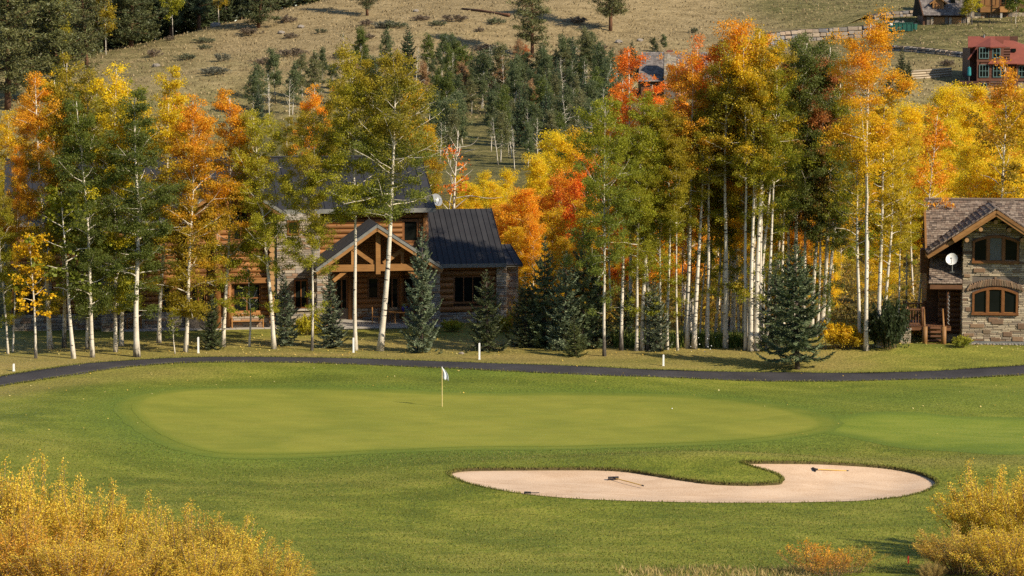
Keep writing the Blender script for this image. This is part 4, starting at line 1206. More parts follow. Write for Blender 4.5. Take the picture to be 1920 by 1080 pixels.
# large brown blocks scattered in the coursing
for px_, py_, w_, h_ in ((1836, 507, 21, 8), (1890, 492, 24, 9), (1815, 580, 10, 8), (1870, 603, 22, 10), (1915, 612, 14, 11), (1832, 611, 26, 7), (1889, 627, 17, 9), (1866, 637, 18, 8), (1816, 628, 20, 6),
                         (1908, 636, 20, 8), (1850, 622, 14, 8), (1862, 600, 18, 9), (1813, 517, 12, 6), (1906, 508, 14, 7)):
    cx, cz = SH.loc(px_, py_, 0); ppm = 30.8
    mx = Matrix.Translation((cx, .03, cz)) @ Matrix.Diagonal((w_ / ppm, .085, h_ / ppm, 1))
    sp.add(rs.choice(STONES['brownblock']), mx, gw, 9)
# arch of upright stones over the lower window
xm = (lw[0] + lw[1]) / 2; hw = (lw[1] - lw[0]) / 2
for i in range(23):
    t_ = (i + .5) / 23 * 2 - 1
    x_ = xm + t_ * (hw + .28); z_ = lw[3] + (lw[4] - lw[3]) * (1 - t_ * t_) + .27 + (0.06 if i == 11 else 0)
    ang = -t_ * .55
    mx = Matrix.Translation((x_, .03, z_)) @ Matrix.Rotation(ang, 4, 'Y') @ Matrix.Diagonal((.125, .10 + rs.uniform(0, .03), .44 + (0.12 if i == 11 else 0), 1))
    sp.add(rs.choice(STONES['brownblock']), mx, gw, 8)
# roofs: main slope behind, front gable
GY = -1.35
ry = 5.2
rz_ = SH.z(374, 1800, ry); 
me_l = X(1738, 1.0)
ez = SH.z(472, 1745, GY + .3)
mr0 = (X(1733, ry), ry, rz_); mr1 = (X(1990, ry), ry, rz_)
# main roof eave sits low behind the gable
mey = 0.6; mez = SH.z(476, 1745, mey)
gkz = SH.z(391, 1866, GY); gkx = X(1866, GY)
gel = X(1738, GY); ger = gkx + (gkx - gel); gez = SH.z(474, 1740, GY)
slope = (gkz - gez) / (gkx - gel)
def above_gable(c):
    return c.z > gkz - abs(c.x - gkx) * slope - 0.02
shingle_roof(shp, sh, "main_roof", 'shingle', (X(1738, mey), mey, mez), (X(1990, mey), mey, mez), mr1, mr0, 0.185, (.17, .32), .16, .035, ok=above_gable)
mb = MB(); mb.slab([(mr0[0], ry + 4.6, mez), (mr1[0], ry + 4.6, mez), (mr1[0], ry + .01, rz_), (mr0[0], ry + .01, rz_)], .16); mb.build("rear_roof", M['shingle'], sh)
mb = MB(); mb.bar((mr0[0], ry, rz_ + .05), (mr1[0], ry, rz_ + .05), .28, .09); mb.build("ridge_cap", M['shingle'], sh)
mb = MB(); mb.bar((mr0[0] - .05, ry, rz_ - .12), (X(1738, mey) - .05, mey, mez - .12), .12, .30); mb.build("rake_board", M['fascia'], sh)
GD = 4.4
shingle_roof(shp, sh, "gable_roof", 'shingle', (gel, GD, gez), (gel, GY, gez), (gkx, GY, gkz), (gkx, GD, gkz), 0.33, (.26, .40), .15, .05)
shingle_roof(shp, sh, "gable_roof", 'shingle', (ger, GY, gez), (ger, GD, gez), (gkx, GD, gkz), (gkx, GY, gkz), 0.33, (.26, .40), .15, .05)
# thick butts of the shingles along the rake, and the two rake boards
for s_, ex in ((-1, gel), (1, ger)):
    mb = MB(); mb.bar((gkx, GY - .08, gkz - .26), (gkx + s_ * (abs(ex - gkx) * .62), GY - .08, gkz - .26 - abs(ex - gkx) * .62 * slope), .12, .34); mb.build("rake_board", M['timber'], sh)
    mb = MB(); mb.bar((gkx, GY - .16, gkz - .17), (gkx + s_ * (abs(ex - gkx) * .63), GY - .16, gkz - .17 - abs(ex - gkx) * .63 * slope), .05, .16); mb.build("rake_trim", M['fascia'], sh)
    mb = MB(); mb.bar((gkx + s_ * (abs(ex - gkx) * .60), GY + .12, gkz - .30 - abs(ex - gkx) * .60 * slope), (ex, GY + .12, gez - .24), .14, .30); mb.build("rake_board", M['fascia'], sh)
    n = 17
    for i in range(n):
        q0 = (i + .1) / n; q1 = (i + .93) / n
        m2 = MB()
        a = Vector((gkx + (ex - gkx) * q0, GY - .06, gkz + (gez - gkz) * q0 + .04)); b = Vector((gkx + (ex - gkx) * q1, GY - .06, gkz + (gez - gkz) * q1 + .015))
        m2.bar(a, b, .14, .075); m2.build("shingle", M['shingle'], sh)
# log beam ends under the gable
for px_, py_ in ((1866, 415), (1838, 429), (1812, 449), (1891, 430), (1916, 449)):
    x_, z_ = SH.loc(px_, py_, -.5)
    a = link("log", rs.choice(LOGS['logdark']), sh); a.rotation_euler = (0, 0, math.pi / 2); a.location = (x_, -.1, z_); a.scale = (1.9, .26, .26)
# recessed log wall and porch roof to the side
RW = 1.9
rx0 = X(1741, RW); rz0 = SH.z(625, 1780, RW)
log_wall(sh, "log_wall", 'logdark', X(1762, RW), .1, rz0, SH.z(476, 1770, RW), RW, .34)
log_wall(sh, "log_wall", 'logdark', rx0, .1, SH.z(545, 1770, RW), mez + .2, RW + .3, .34)
shingle_roof(shp, sh, "porch_roof", 'shingle', (X(1742, -.3), -.3, SH.z(532, 1770, -.3)), (-.02, -.3, SH.z(532, 1770, -.3)), (-.02, RW + .2, SH.z(478, 1770, RW)), (X(1744, RW), RW + .2, SH.z(478, 1770, RW)), .19, (.16, .28), .14, .035)
mb = MB(); mb.box(X(1744), -.03, -.25, -.05, SH.z(542, 1770, -.2), SH.z(534, 1770, -.2)); mb.build("porch_beam", M['logdark'], sh)
mb = MB(); mb.box(X(1757, RW), 0.02, RW - .2, RW, -.3, rz0); st = mb.build("stone_base", M['mortar'], sh); stone_face(sp, st, 'greyledge', X(1757, RW), 0.02, -.3, rz0, RW - .2)
px_ = X(1779, .6); mb = MB(); mb.tube([(px_, .6, SH.z(612, 1779, .6)), (px_, .6, SH.z(545, 1779, .6))], .14, 10); mb.build("log_post", M['logdark'], sh, True)
mb = MB(); mb.box(px_ - .2, px_ + .2, .4, .8, SH.z(619, 1779, .6), SH.z(611, 1779, .6)); mb.build("post_foot", M['timber'], sh)
# dark box bay on the far left wall
mb = MB(); mb.box(X(1726, 2.4), X(1740, 2.4), 2.2, 3.6, SH.z(512, 1733, 2.4), SH.z(468, 1733, 2.4)); mb.build("bay", M['logdark'], sh)
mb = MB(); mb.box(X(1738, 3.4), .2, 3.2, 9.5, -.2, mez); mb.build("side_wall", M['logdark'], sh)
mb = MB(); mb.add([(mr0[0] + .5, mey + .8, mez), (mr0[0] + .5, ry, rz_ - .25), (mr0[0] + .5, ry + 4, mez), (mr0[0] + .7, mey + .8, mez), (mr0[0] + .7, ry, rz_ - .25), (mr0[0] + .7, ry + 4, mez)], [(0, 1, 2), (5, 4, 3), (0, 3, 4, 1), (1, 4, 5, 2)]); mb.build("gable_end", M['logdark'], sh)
# deck with railing, stone pier, stair
DK0, DK1 = X(1697, .9), X(1768, .9)
dz = SH.z(611, 1730, .3); dtop = SH.z(561, 1720, 2.4)
mb = MB(); mb.box(DK0, DK1 + .5, .3, 3.6, dz - .28, dz - .04); deck = mb.build("deck", M['deckbrown'], sh)
nb = 16
for i in range(nb):
    a = DK0 + (DK1 + .5 - DK0) * i / nb; b = DK0 + (DK1 + .5 - DK0) * (i + 1) / nb
    m2 = MB(); m2.box(a + .008, b - .008, .26, 3.62, dz - .037, dz + rs.uniform(0, .008)); m2.build("plank", M['deckbrown'], deck)
def rail(p0, p1, h, n, z):
    mb = MB(); mb.bar((p0[0], p0[1], z + h), (p1[0], p1[1], z + h), .11, .09); mb.bar((p0[0], p0[1], z + .14), (p1[0], p1[1], z + .14), .07, .07)
    r_ = mb.build("railing", M['deckbrown'], sh)
    for i in range(n):
        t_ = (i + .5) / n; x_ = p0[0] + (p1[0] - p0[0]) * t_; y_ = p0[1] + (p1[1] - p0[1]) * t_
        m2 = MB(); m2.tube([(x_, y_, z + .175), (x_, y_, z + h - .05)], .028, 6, caps=False); m2.build("baluster", M['deckbrown'], r_)
    for q in (p0, p1):
        m2 = MB(); m2.tube([(q[0], q[1], z - .2), (q[0], q[1], z + h + .16)], .115, 10); m2.build("rail_post", M['deckbrown'], r_, True)
rail((DK0 + .1, 3.4), (X(1734, 3.4), 3.4), 1.05, 12, dz)
rail((X(1736, 3.4), 3.4), (X(1757, 3.4), 3.4), 1.05, 8, dz)
rail((DK0 + .1, .4), (X(1731, .4), .4), 1.0, 6, dz)
pz = SH.z(616, 1700, .2)
mb = MB(); mb.box(X(1691) + .03, X(1710) - .03, .05, .62, -.3, pz - .06); pr = mb.build("stone_pier", M['mortar'], sh); stone_face(sp, pr, 'greyledge', X(1691), X(1710), -.3, pz - .06, .052); stone_face(sp, pr, 'greyledge', .02, .62, -.3, pz - .06, X(1691) + .032, -1)
mb = MB(); mb.box(X(1690), X(1711), 0, .68, pz - .06, pz + .02); mb.build("pier_cap", M['patio'], sh)
sx0_, sx1_ = X(1737, -.4), X(1766, -.4)
ns = 5
for i in range(ns):
    zz = (i + .5) * dz / ns
    a = link("log_step", rs.choice(LOGS['logdark']), sh); a.location = ((sx0_ + sx1_) / 2, -1.3 + i * .33, zz); a.scale = (sx1_ - sx0_, .34, .19)
for x_ in (sx0_ - .08, sx1_ + .12):
    m2 = MB(); m2.tube([(x_, -1.45, -.2), (x_, -1.45, SH.z(612, 1740, -1.4))], .155, 12); m2.build("newel_post", M['fascia'], sh, True)
    m2 = MB(); m2.tube([(x_ + (-.02 if x_ < sx1_ else .0), -1.3, SH.z(614, 1740, -1.4)), (x_, .2, dz + 1.05)], .06, 8); m2.build("hand_rail", M['fascia'], sh, True)
mb = MB(); mb.box(sx0_ - .3, sx1_ + .35, -1.75, -1.2, -.3, .1); mb.build("stair_slab", M['patio'], sh)
log_wall(sh, "log_wall", 'logdark', bx1 - .05, X(1985), 0, mez + .1, RW, .34)
# rain chain
cx_, cz_ = SH.loc(1779, 550, .1)
mb = MB()
for i in range(16): mb.tube([(cx_ + .05 * (-1) ** i, .1, cz_ - i * .12), (cx_ - .05 * (-1) ** i, .1, cz_ - (i + 1) * .12)], .02, 5)
mb.build("rain_chain", M['metaltrim'], sh)
sp.flush(sh); shp.flush(sh)
dx_, dz_ = SH.loc(1785, 487, -.5)
dish(SH.world(dx_, -.5, dz_), .36, R(-18), "white satellite dish on the shingled porch roof of the stone house", 'white', .75, .5)
# edging stones along the foot of the wall
for i in range(22):
    x_ = .2 + i * .19 + rs.uniform(-.04, .04)
    m2 = MB(); r_ = rs.uniform(.05, .1)
    m2.tube([(-r_ * 1.3, 0, 0), (-r_ * .7, .0, .02), (r_ * .5, 0, .03), (r_ * 1.3, 0, 0)], [r_ * .3, r_ * .8, r_ * .85, r_ * .3], 7)
    o_ = m2.build("edging_stone", M['rock'], sh, True); o_.location = (x_, -.35 + rs.uniform(-.06, .06), .05); o_.rotation_euler = (0, 0, rs.uniform(-.5, .5))
# ================================================================== HOUSES AND WALLS ON THE HILL
def hbox(root, fr, name, mat, p0, p1, ya, yb, lyp=0.0, z0=None):
    """box given by two photo corners (x0,y0 top-left; x1,y1 bottom-right) on plane lyp, running from ya to yb into the house"""
    xa, za = fr.loc(p0[0], p0[1], lyp); xb, zb = fr.loc(p1[0], p1[1], lyp)
    mb = MB(); mb.box(xa, xb, ya, yb, zb if z0 is None else z0, za)
    return mb.build(name, M[mat], root)
def hwin(root, fr, x0, x1, y0, y1, ly, cols, rows, mat, fw=.14, name="window", glass='glass'):
    xa, za = fr.loc(x0, y0, ly); xb, zb = fr.loc(x1, y1, ly)
    return window(root, xa, xb, zb, za, ly, cols, rows, fw, mat, glass, .08, name=name)

# ---- garage house with shingle roof
GH = Frame(1730, 52, 528, 0.0)
gh = thing("garage_house", "shingle-roofed garage with two wooden doors and a small dormer high on the hill", "garage", GH.o, GH.yaw)
shp = Pieces("shingle", M['greyshingle'], "shingle_infill"); sp = Pieces("stone", M['greyledge'], "stone_infill")
P_ = lambda fr, x, y, ly: (fr.loc(x, y, ly)[0], ly, fr.loc(x, y, ly)[1])
hbox(gh, GH, "front_wall", 'logdark', (1731, 29), (1813, 60), .3, 8.0)
e0, e1 = P_(GH, 1732, 29, -.7), P_(GH, 1818, 29, -.7)
r0, r1 = (e0[0] - .6, 5.0, GH.loc(1728, -22, 5.0)[1]), (e1[0] - .4, 5.0, GH.loc(1728, -22, 5.0)[1])
shingle_roof(shp, gh, "main_roof", 'greyshingle', e0, e1, r1, r0, .42, (.35, .6), .25, .06)
mb = MB(); mb.slab([(r0[0], 10.5, e0[2]), (r1[0], 10.5, e0[2]), (r1[0], 5.02, r1[2]), (r0[0], 5.02, r0[2])], .2); mb.build("rear_roof", M['greyshingle'], gh)
mb = MB(); mb.bar((e0[0] - .1, -.7, e0[2] - .15), (r0[0] - .1, 5, r0[2] - .15), .15, .4); mb.build("rake_board", M['logdark'], gh)
mb = MB(); mb.prism([(0, 0), (9.6, 0), (4.8, r0[2] - e0[2])], 0, .2)
a = mb.build("gable_end", M['logdark'], gh); a.rotation_euler = (0, 0, math.pi / 2); a.location = (GH.x(1733) + .3, .3, e0[2] - .25)
for x in (1738, 1772, 1806):
    st = hbox(gh, GH, "stone_pillar", 'mortar', (x - .0, 30), (x + 5, 60), 0.05, .5); c = GH.x(x); d = GH.x(x + 5)
    stone_face(sp, st, 'greyledge', c, d, -.6, e0[2] - .3, .06, course=(.2, .35), length=(.25, .55))
for x0, x1 in ((1744, 1771), (1778, 1796)):
    g0 = hbox(gh, GH, "garage_door", 'timber', (x0, 32), (x1, 54), .2, .34)
    xa, xb = GH.x(x0), GH.x(x1); z0, z1 = GH.loc(x0, 54)[1], GH.loc(x0, 32)[1]
    for k in range(4):
        m2 = MB(); m2.box(xa + .04, xb - .04, .16, .21, z0 + (z1 - z0) * k / 4 + .03, z0 + (z1 - z0) * (k + 1) / 4 - .03); m2.build("panel", M['timber'], g0)
hbox(gh, GH, "side_door", 'patio', (1797, 33), (1804, 54), .18, .3)
dw = GH.loc(1749, 22, .4); dx = GH.loc(1770, 4, .4)
mb = MB(); mb.box(dw[0], dx[0], .6, 4, dw[1], dx[1]); mb.prism([(dw[0], dx[1] + .002), (dx[0], dx[1] + .002), ((dw[0] + dx[0]) / 2, dx[1] + .9)], .6, 4); dm = mb.build("dormer", M['timber'], gh)
hwin(gh, GH, 1754, 1765, 7, 21, .6, 2, 1, 'winframe')
cx = (dw[0] + dx[0]) / 2
for s_ in (-1, 1):
    m2 = MB(); m2.slab([(cx + s_ * 1.75, .2, dx[1] - .25), (cx + s_ * 1.75, 4.2, dx[1] - .25), (cx, 4.2, dx[1] + 1.1), (cx, .2, dx[1] + 1.1)], .12); m2.build("dormer_roof", M['greyshingle'], gh)
    m2 = MB(); m2.bar((cx + s_ * 1.75, .14, dx[1] - .38), (cx, .14, dx[1] + .97), .1, .22); m2.build("rake_board", M['timber'], gh)
hbox(gh, GH, "skylight", 'glass', (1783, -2), (1791, 5), 1.7, 2.6, 1.7)
sp.flush(gh); shp.flush(gh)
# ---- wooden house on stone ground floor
WH = Frame(1836, 47, 536, 0.0)
wh = thing("hill_house", "brown timber house on a stone ground floor at the frame corner above the grass", "house", WH.o, WH.yaw)
sp = Pieces("stone", M['greyledge'], "stone_infill")
st = hbox(wh, WH, "stone_wall", 'mortar', (1815, 20), (1935, 56), .4, 8)
stone_face(sp, st, 'greyledge', WH.x(1815), WH.x(1935), -.8, WH.loc(1840, 23)[1], .41, course=(.2, .38), length=(.4, 1.0), skip=[(WH.x(1840), WH.x(1848), 0, 2.4), (WH.x(1870), WH.x(1890), 0, 2.4), (WH.x(1853), WH.x(1858), .8, 2.4)])
hbox(wh, WH, "upper_storey", 'timber', (1839, -60), (1873, 23), -.4, 7)
hbox(wh, WH, "upper_storey", 'timber', (1873, 12), (1897, 23), -1.4, 6.8)
hbox(wh, WH, "upper_storey", 'timber', (1874, -60), (1930, -10), -.5, 6.9)
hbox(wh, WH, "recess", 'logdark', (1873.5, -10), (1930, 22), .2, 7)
hwin(wh, WH, 1847, 1868, -20, 11, -.4, 2, 2, 'winframe'); hwin(wh, WH, 1876, 1895, -8, 10, -.2, 2, 1, 'winframe')
mb = MB(); q = WH.loc(1873, 5, -1.4); q2 = WH.loc(1897, 5, -1.4); mb.bar((q[0], -1.4, q[1]), (q2[0], -1.4, q2[1]), .1); mb.bar((q2[0] - .1, -1.4, q[1] - 1.2), (q2[0] - .1, -1.4, q[1] + 5), .16); mb.bar((q[0] + .1, -1.4, q[1] - 1.2), (q[0] + .1, -1.4, q[1] + 5), .16); mb.build("balcony_rail", M['logdark'], wh)
hwin(wh, WH, 1840, 1848, 27, 48, .4, 1, 1, 'winframe', name="door"); hwin(wh, WH, 1871, 1889, 26, 48, .4, 3, 1, 'winframe', name="patio_door"); hwin(wh, WH, 1853, 1859, 26, 39, .4, 1, 1, 'winframe')
mb = MB(); c = WH.x(1867); mb.box(c - .2, c + .2, -1.2, -.8, -.6, WH.loc(1867, 23, -1)[1]); mb.build("porch_post", M['patio'], wh)
hbox(wh, WH, "terrace_edge", 'patio', (1828, 47.5), (1850, 50), -1.8, .3)
hbox(wh, WH, "roof", 'greyshingle', (1834, -80), (1940, -60), -1.4, 9)
sp.flush(wh)
# ---- red-roofed log house
RH = Frame(1832, 168, 462, 0.0)
rh = thing("red_roof_house", "brown log house with rust red metal roof and teal-framed windows on the slope", "house", RH.o, RH.yaw)
zf = lambda y, ly=0.0: RH.loc(1850, y, ly)[1]
log_wall(rh, "log_wall", 'redlog', RH.x(1832), RH.x(1886), 0, zf(88), 0.0, .5, [])
log_wall(rh, "log_wall", 'redlog', RH.x(1886), RH.x(1960), 0, zf(121), .3, .5, [])
hbox(rh, RH, "body", 'redlog', (1819, 90), (1960, 175), 3.2, 11, 3.2)
hbox(rh, RH, "deck", 'redlog', (1796, 152), (1832, 158), -1.0, 4)
hbox(rh, RH, "belt_beam", 'redtrim', (1831, 112), (1866, 116), -.25, .02); hbox(rh, RH, "belt_beam", 'redtrim', (1831, 147), (1960, 152), -.28, .02)
for x in (1832, 1855, 1885, 1905): hbox(rh, RH, "corner_board", 'redtrim', (x, 89 if x < 1880 else 122), (x + 3, 168), -.22, .05)
for args in ((1836, 1854, 89, 110, 3, 2), (1861, 1875.5, 90, 109, 2, 2), (1836, 1854, 121, 145, 3, 2), (1862, 1876, 121, 145, 2, 2), (1876.5, 1890, 121, 145, 2, 2), (1910, 1922, 123, 145, 2, 2), (1843, 1850, 156, 166, 1, 1), (1913, 1922, 155, 168, 2, 1)):
    hwin(rh, RH, *args[:4], -.30 if args[0] < 1895 else .0, args[4], args[5], 'tealframe', .12)
# roofs: ridge plane behind, pyramid over the bay, long hip to the side
def rplane(pts, name="roof", th=.22):
    mb = MB(); q = [Vector(p) for p in pts]; nrm = (q[1] - q[0]).cross(q[2] - q[0]).normalized()
    if nrm.z < 0: nrm = -nrm
    k = len(q); lo = [p - nrm * th for p in q]
    mb.add(q + lo, [tuple(range(k)), tuple(range(2 * k - 1, k - 1, -1))] + [((i + 1) % k, i, k + i, k + (i + 1) % k) for i in range(k)])
    return mb.build(name, M['redroof'], rh)
pt = lambda x, y, ly: (RH.loc(x, y, ly)[0], ly, RH.loc(x, y, ly)[1])
rplane([pt(1815, 88, 1.2), pt(1866, 88, 1.2), pt(1866, 68, 5), pt(1815, 68, 5)])
pk_ = pt(1857.5, 70, 3.0)
rplane([pt(1826, 87.5, .8), pt(1857, 88, -1.0), pk_]); rplane([pt(1857, 88, -1.0), pt(1888, 87.5, -.2), pk_]); rplane([pt(1888, 87.5, -.2), pt(1889, 87.5, 5), pk_]); rplane([pt(1826, 87.5, 5), pt(1826, 87.5, .8), pk_])
rk = pt(1882, 75.5, 4.0)
rplane([pt(1852, 119.5, -.9), pt(1907, 119.5, -.9), rk, pt(1880, 92, 2.0)])
rplane([pt(1907, 119.5, -.9), pt(1965, 121, -.6), pt(1965, 100, 4), pt(1900, 76, 4.2), rk])
hbox(rh, RH, "dormer_wall", 'redtrim', (1857, 89), (1881, 114), -.28, 3)
rplane([pt(1814, 111, .4), pt(1832, 87, .4), pt(1832, 87, 3.5), pt(1814, 111, 3.5)], "porch_roof")
hbox(rh, RH, "chimney", 'redlog', (1893, 68), (1908, 92), 6.2, 7.6, 6.2)
hbox(rh, RH, "rear_dormer", 'redroof', (1862, 68), (1893, 82), 5.5, 7.0, 5.5)
mb = MB(); q = pt(1845, 73, 4.6); mb.tube([q, (q[0], q[1], q[2] + .75)], .16, 8); mb.build("vent_pipe", M['metaltrim'], rh)
hbox(rh, RH, "skylight", 'glass', (1898, 91), (1905, 97), 1.2, 2.2, 1.2)
st = hbox(rh, RH, "stone_base", 'mortar', (1832, 153), (1960, 180), -.1, .3)
sp = Pieces("stone", M['ledge'], "stone_infill"); stone_face(sp, st, 'ledge', RH.x(1832), RH.x(1925), -.8, zf(153), -.1, course=(.25, .45), length=(.4, 1.0), skip=[(RH.x(1842), RH.x(1851), 0, 1.6), (RH.x(1911), RH.x(1923), 0, 1.8)]); sp.flush(rh)
p = ground(1809, 152); u = thing("patio_umbrella", "closed teal umbrella on the deck beside the red-roofed house", "umbrella", RH.world(RH.x(1811, .5), .5, RH.loc(1811, 152, .5)[1]))
mb = MB(); mb.tube([(0, 0, 0), (0, 0, 2.6)], .05, 8); mb.build("pole", M['metaltrim'], u); mb = MB(); mb.tube([(0, 0, .9), (0, 0, 1.1), (0, 0, 2.3), (0, 0, 2.5)], [.3, .36, .30, .05], 10); mb.build("canopy", M['teal'], u)

# ---- chimney house behind the orange crowns
CH = Frame(1205, 165, 452, 0.0)
ch = thing("chimney_house", "house with grey shingle roof and tall pale stone chimney above the orange aspens", "house", CH.o, CH.yaw)
shp = Pieces("shingle", M['greyshingle'], "shingle_infill"); sp = Pieces("stone", M['ledge'], "stone_infill")
e0, e1 = P_(CH, 1196, 153, -.6), P_(CH, 1330, 153, -.6)
rz = CH.loc(1210, 98, 5.5)[1]
shingle_roof(shp, ch, "main_roof", 'greyshingle', e0, e1, (e1[0], 5.5, rz), (e0[0] + .8, 5.5, rz), .40, (.35, .6), .25, .06)
mb = MB(); mb.slab([(e0[0], 11.5, e0[2]), (e1[0], 11.5, e0[2]), (e1[0], 5.52, rz), (e0[0] + .8, 5.52, rz)], .2); mb.build("rear_roof", M['greyshingle'], ch)
hbox(ch, CH, "body", 'logdark', (1202, 154), (1325, 200), .2, 10.5)
ca, cb = CH.x(1243, -1.0), CH.x(1265, -1.0); cz = CH.loc(1250, 97.5, -1)[1]
mb = MB(); mb.box(ca + .04, cb - .04, -1.0, .6, 0, cz); cm = mb.build("chimney", M['mortar'], ch)
stone_face(sp, cm, 'ledge', ca, cb, 2.0, cz, -.99, course=(.18, .34), length=(.35, .9)); stone_face(sp, cm, 'ledge', -1, .6, 2.0, cz, ca + .05, -1, course=(.2, .34), length=(.35, .9)); stone_face(sp, cm, 'ledge', -1, .6, 2.0, cz, cb - .05, 1, course=(.2, .34), length=(.35, .9))
mb = MB(); mb.box(ca + .5, cb - .5, -.7, .3, cz, cz + .3); mb.build("chimney_cap", M['redroof'], ch)
sp.flush(ch); shp.flush(ch)

# ---- retaining walls of boulders
def block_wall(pix, h_rows, bl, bh, label, mat='boulder', name="retaining_wall", dep=.9):
    pts = [ground(x, y) for x, y in pix]
    L = sum((pts[i + 1] - pts[i]).to_2d().length for i in range(len(pts) - 1))
    t = thing(name, label, "retaining wall", pts[0])
    acc = 0.0; fill = MB()
    for i in range(len(pts) - 1):
        a, b = pts[i], pts[i + 1]; d = (b - a); dl_ = d.to_2d().length; u = Vector((d.x, d.y, 0)) / dl_; slope_ = d.z / dl_
        ang = math.atan2(u.y, u.x)
        for r_ in range(h_rows):
            s_ = -rs.uniform(0, bl * .6)
            while s_ < dl_ - bl * .2:
                w = bl * rs.uniform(.65, 1.35); sa, sb = max(s_, 0), min(s_ + w, dl_); s_ += w
                if sb - sa < bl * .3: continue
                hh = bh * rs.uniform(.9, 1.08)
                c = a + u * ((sa + sb) / 2); zz = a.z + slope_ * ((sa + sb) / 2) + r_ * bh + bh * .5 - .15 + rs.uniform(-.06, .06)
                back = Vector((-u.y, u.x, 0)) * (r_ * .18)
                o_ = link("stone", rs.choice(STONES[mat]), t)
                o_.matrix_local = Matrix.Translation((c.x - pts[0].x + back.x, c.y - pts[0].y + back.y + dep * .5, zz - pts[0].z)) @ Matrix.Rotation(ang + rs.uniform(-.05, .05), 4, 'Z') @ Matrix.Diagonal((sb - sa - .06, dep * rs.uniform(.9, 1.1), hh - .05, 1))
        nb_ = Vector((-u.y, u.x, 0)) * .45
        q = [a + nb_, b + nb_, b + nb_ * 2.2, a + nb_ * 2.2]; H = h_rows * bh - .1
        fill.add([p_ - pts[0] - Vector((0, 0, .6)) for p_ in q] + [p_ - pts[0] + Vector((0, 0, H - .1)) for p_ in q], [(0, 1, 5, 4), (1, 2, 6, 5), (2, 3, 7, 6), (3, 0, 4, 7), (4, 5, 6, 7), (3, 2, 1, 0)])
    fill.build("wall_core", M['mortar'], t)
    # grass shelf levelled behind the wall top
    V_, Q_ = [], []
    e0_ = pts[0] + (pts[0] - pts[1]).normalized() * 7; e1_ = pts[-1] + (pts[-1] - pts[-2]).normalized() * 5
    for e_ in (e0_, e1_): e_.z = Tz(e_.x, e_.y)
    pts = [e0_] + pts + [e1_]
    for i, p_ in enumerate(pts):
        H = h_rows * bh - .12 if 0 < i < len(pts) - 1 else -.4
        d = (pts[min(i + 1, len(pts) - 1)] - pts[max(i - 1, 0)]); nb_ = Vector((-d.y, d.x, 0)).normalized()
        for k_ in range(6):
            q = p_ + nb_ * (.8 + k_ * 2.4); V_.append((q.x, q.y, max(p_.z + H + .02 * k_, Tz(q.x, q.y) + .02)))
    for i in range(len(pts) - 1):
        for k_ in range(5): Q_.append((i * 6 + k_, (i + 1) * 6 + k_, (i + 1) * 6 + k_ + 1, i * 6 + k_ + 1))
    link("terrace_grass", fast_mesh("terrace_grass", V_, Q_, None, [M['hill']], True), kind="structure", label="grass shelf above a retaining wall")
    return t
block_wall([(1440, 84), (1500, 77), (1560, 74), (1615, 70), (1648, 66)], 3, 1.55, .78, "long tall boulder retaining wall left of the green dumpster".replace("left of", "beside"))
block_wall([(1634, 38), (1660, 33), (1690, 31), (1722, 29)], 2, 1.6, .62, "short curved boulder wall above the green dumpster")
block_wall([(1676, 95), (1712, 97), (1760, 102), (1824, 110)], 2, 1.1, .55, "low boulder wall across the grass towards the red-roofed house")
# timber steps and log walls
def log_terrace(pix, rows, label, dia=.42):
    pts = [ground(x, y) for x, y in pix]
    t = thing("timber_wall", label, "retaining wall", pts[0])
    for i in range(len(pts) - 1):
        a, b = pts[i], pts[i + 1]; d = b - a
        for r_ in range(rows):
            o_ = link("log", rs.choice(LOGS['log' if False else 'logdark']), t); c = (a + b) / 2 - pts[0] + Vector((0, r_ * .12, r_ * dia + .1))
            o_.location = c; o_.rotation_euler = (0, -math.atan2(d.z, d.to_2d().length), math.atan2(d.y, d.x)); o_.scale = (d.length * rs.uniform(.97, 1.02), dia, dia * .96)
            o_.active_material_index = 0
    return t
M['paletimber'] = log_mat("grey_timber", (0.22, 0.17, 0.11), (0.33, 0.26, 0.17), (0.42, 0.34, 0.23))
LOGS['logdark_'] = LOGS['logdark']; _keep = LOGS['logdark']; LOGS['logdark'] = [log_mesh(M['paletimber']) for _ in range(3)]
log_terrace([(1706, 149), (1736, 147), (1762, 145), (1784, 143)], 4, "low wall of pale stacked timbers below the red-roofed house".replace("below", "beside"))
log_terrace([(1748, 101), (1778, 103), (1803, 106), (1822, 110)], 2, "two pale timber steps in front of the low boulder wall", .36)
LOGS['logdark'] = _keep
# ---- dumpster
p0, p1 = ground(1644, 59), ground(1708, 60)
dm = thing("dumpster", "long dark green steel dumpster between the boulder walls", "dumpster", (p0 + p1) / 2, 0)
w = (p1 - p0).length / 2; h = 1.75
mb = MB(); mb.prism([(-w, .12), (w, .12), (w, h), (-w, h)], -1.1, -1.0); mb.box(-w, w, 1.0, 1.1, .12, h); mb.box(-w, -w + .1, -1, 1, .12, h); mb.box(w - .1, w, -1, 1, .12, h); mb.box(-w + .1, w - .1, -1, 1, .12, .25); mb.build("container", M['dgreen'], dm)
for i in range(9):
    a = -w + .2 + i * (2 * w - .4) / 8; m2 = MB(); m2.box(a - .06, a + .06, -1.2, -1.103, .12, h - .16); m2.build("rib", M['dgreen'], dm)
mb = MB(); mb.box(-w - .05, w + .05, -1.22, -1.0, h - .15, h + .02); mb.build("rim", M['dgreen'], dm)
mb = MB(); mb.box(-w * .2 - .28, -w * .2 + .28, -1.235, -1.222, h - .5, h - .1); mb.build("sign_plate", M['white'], dm)
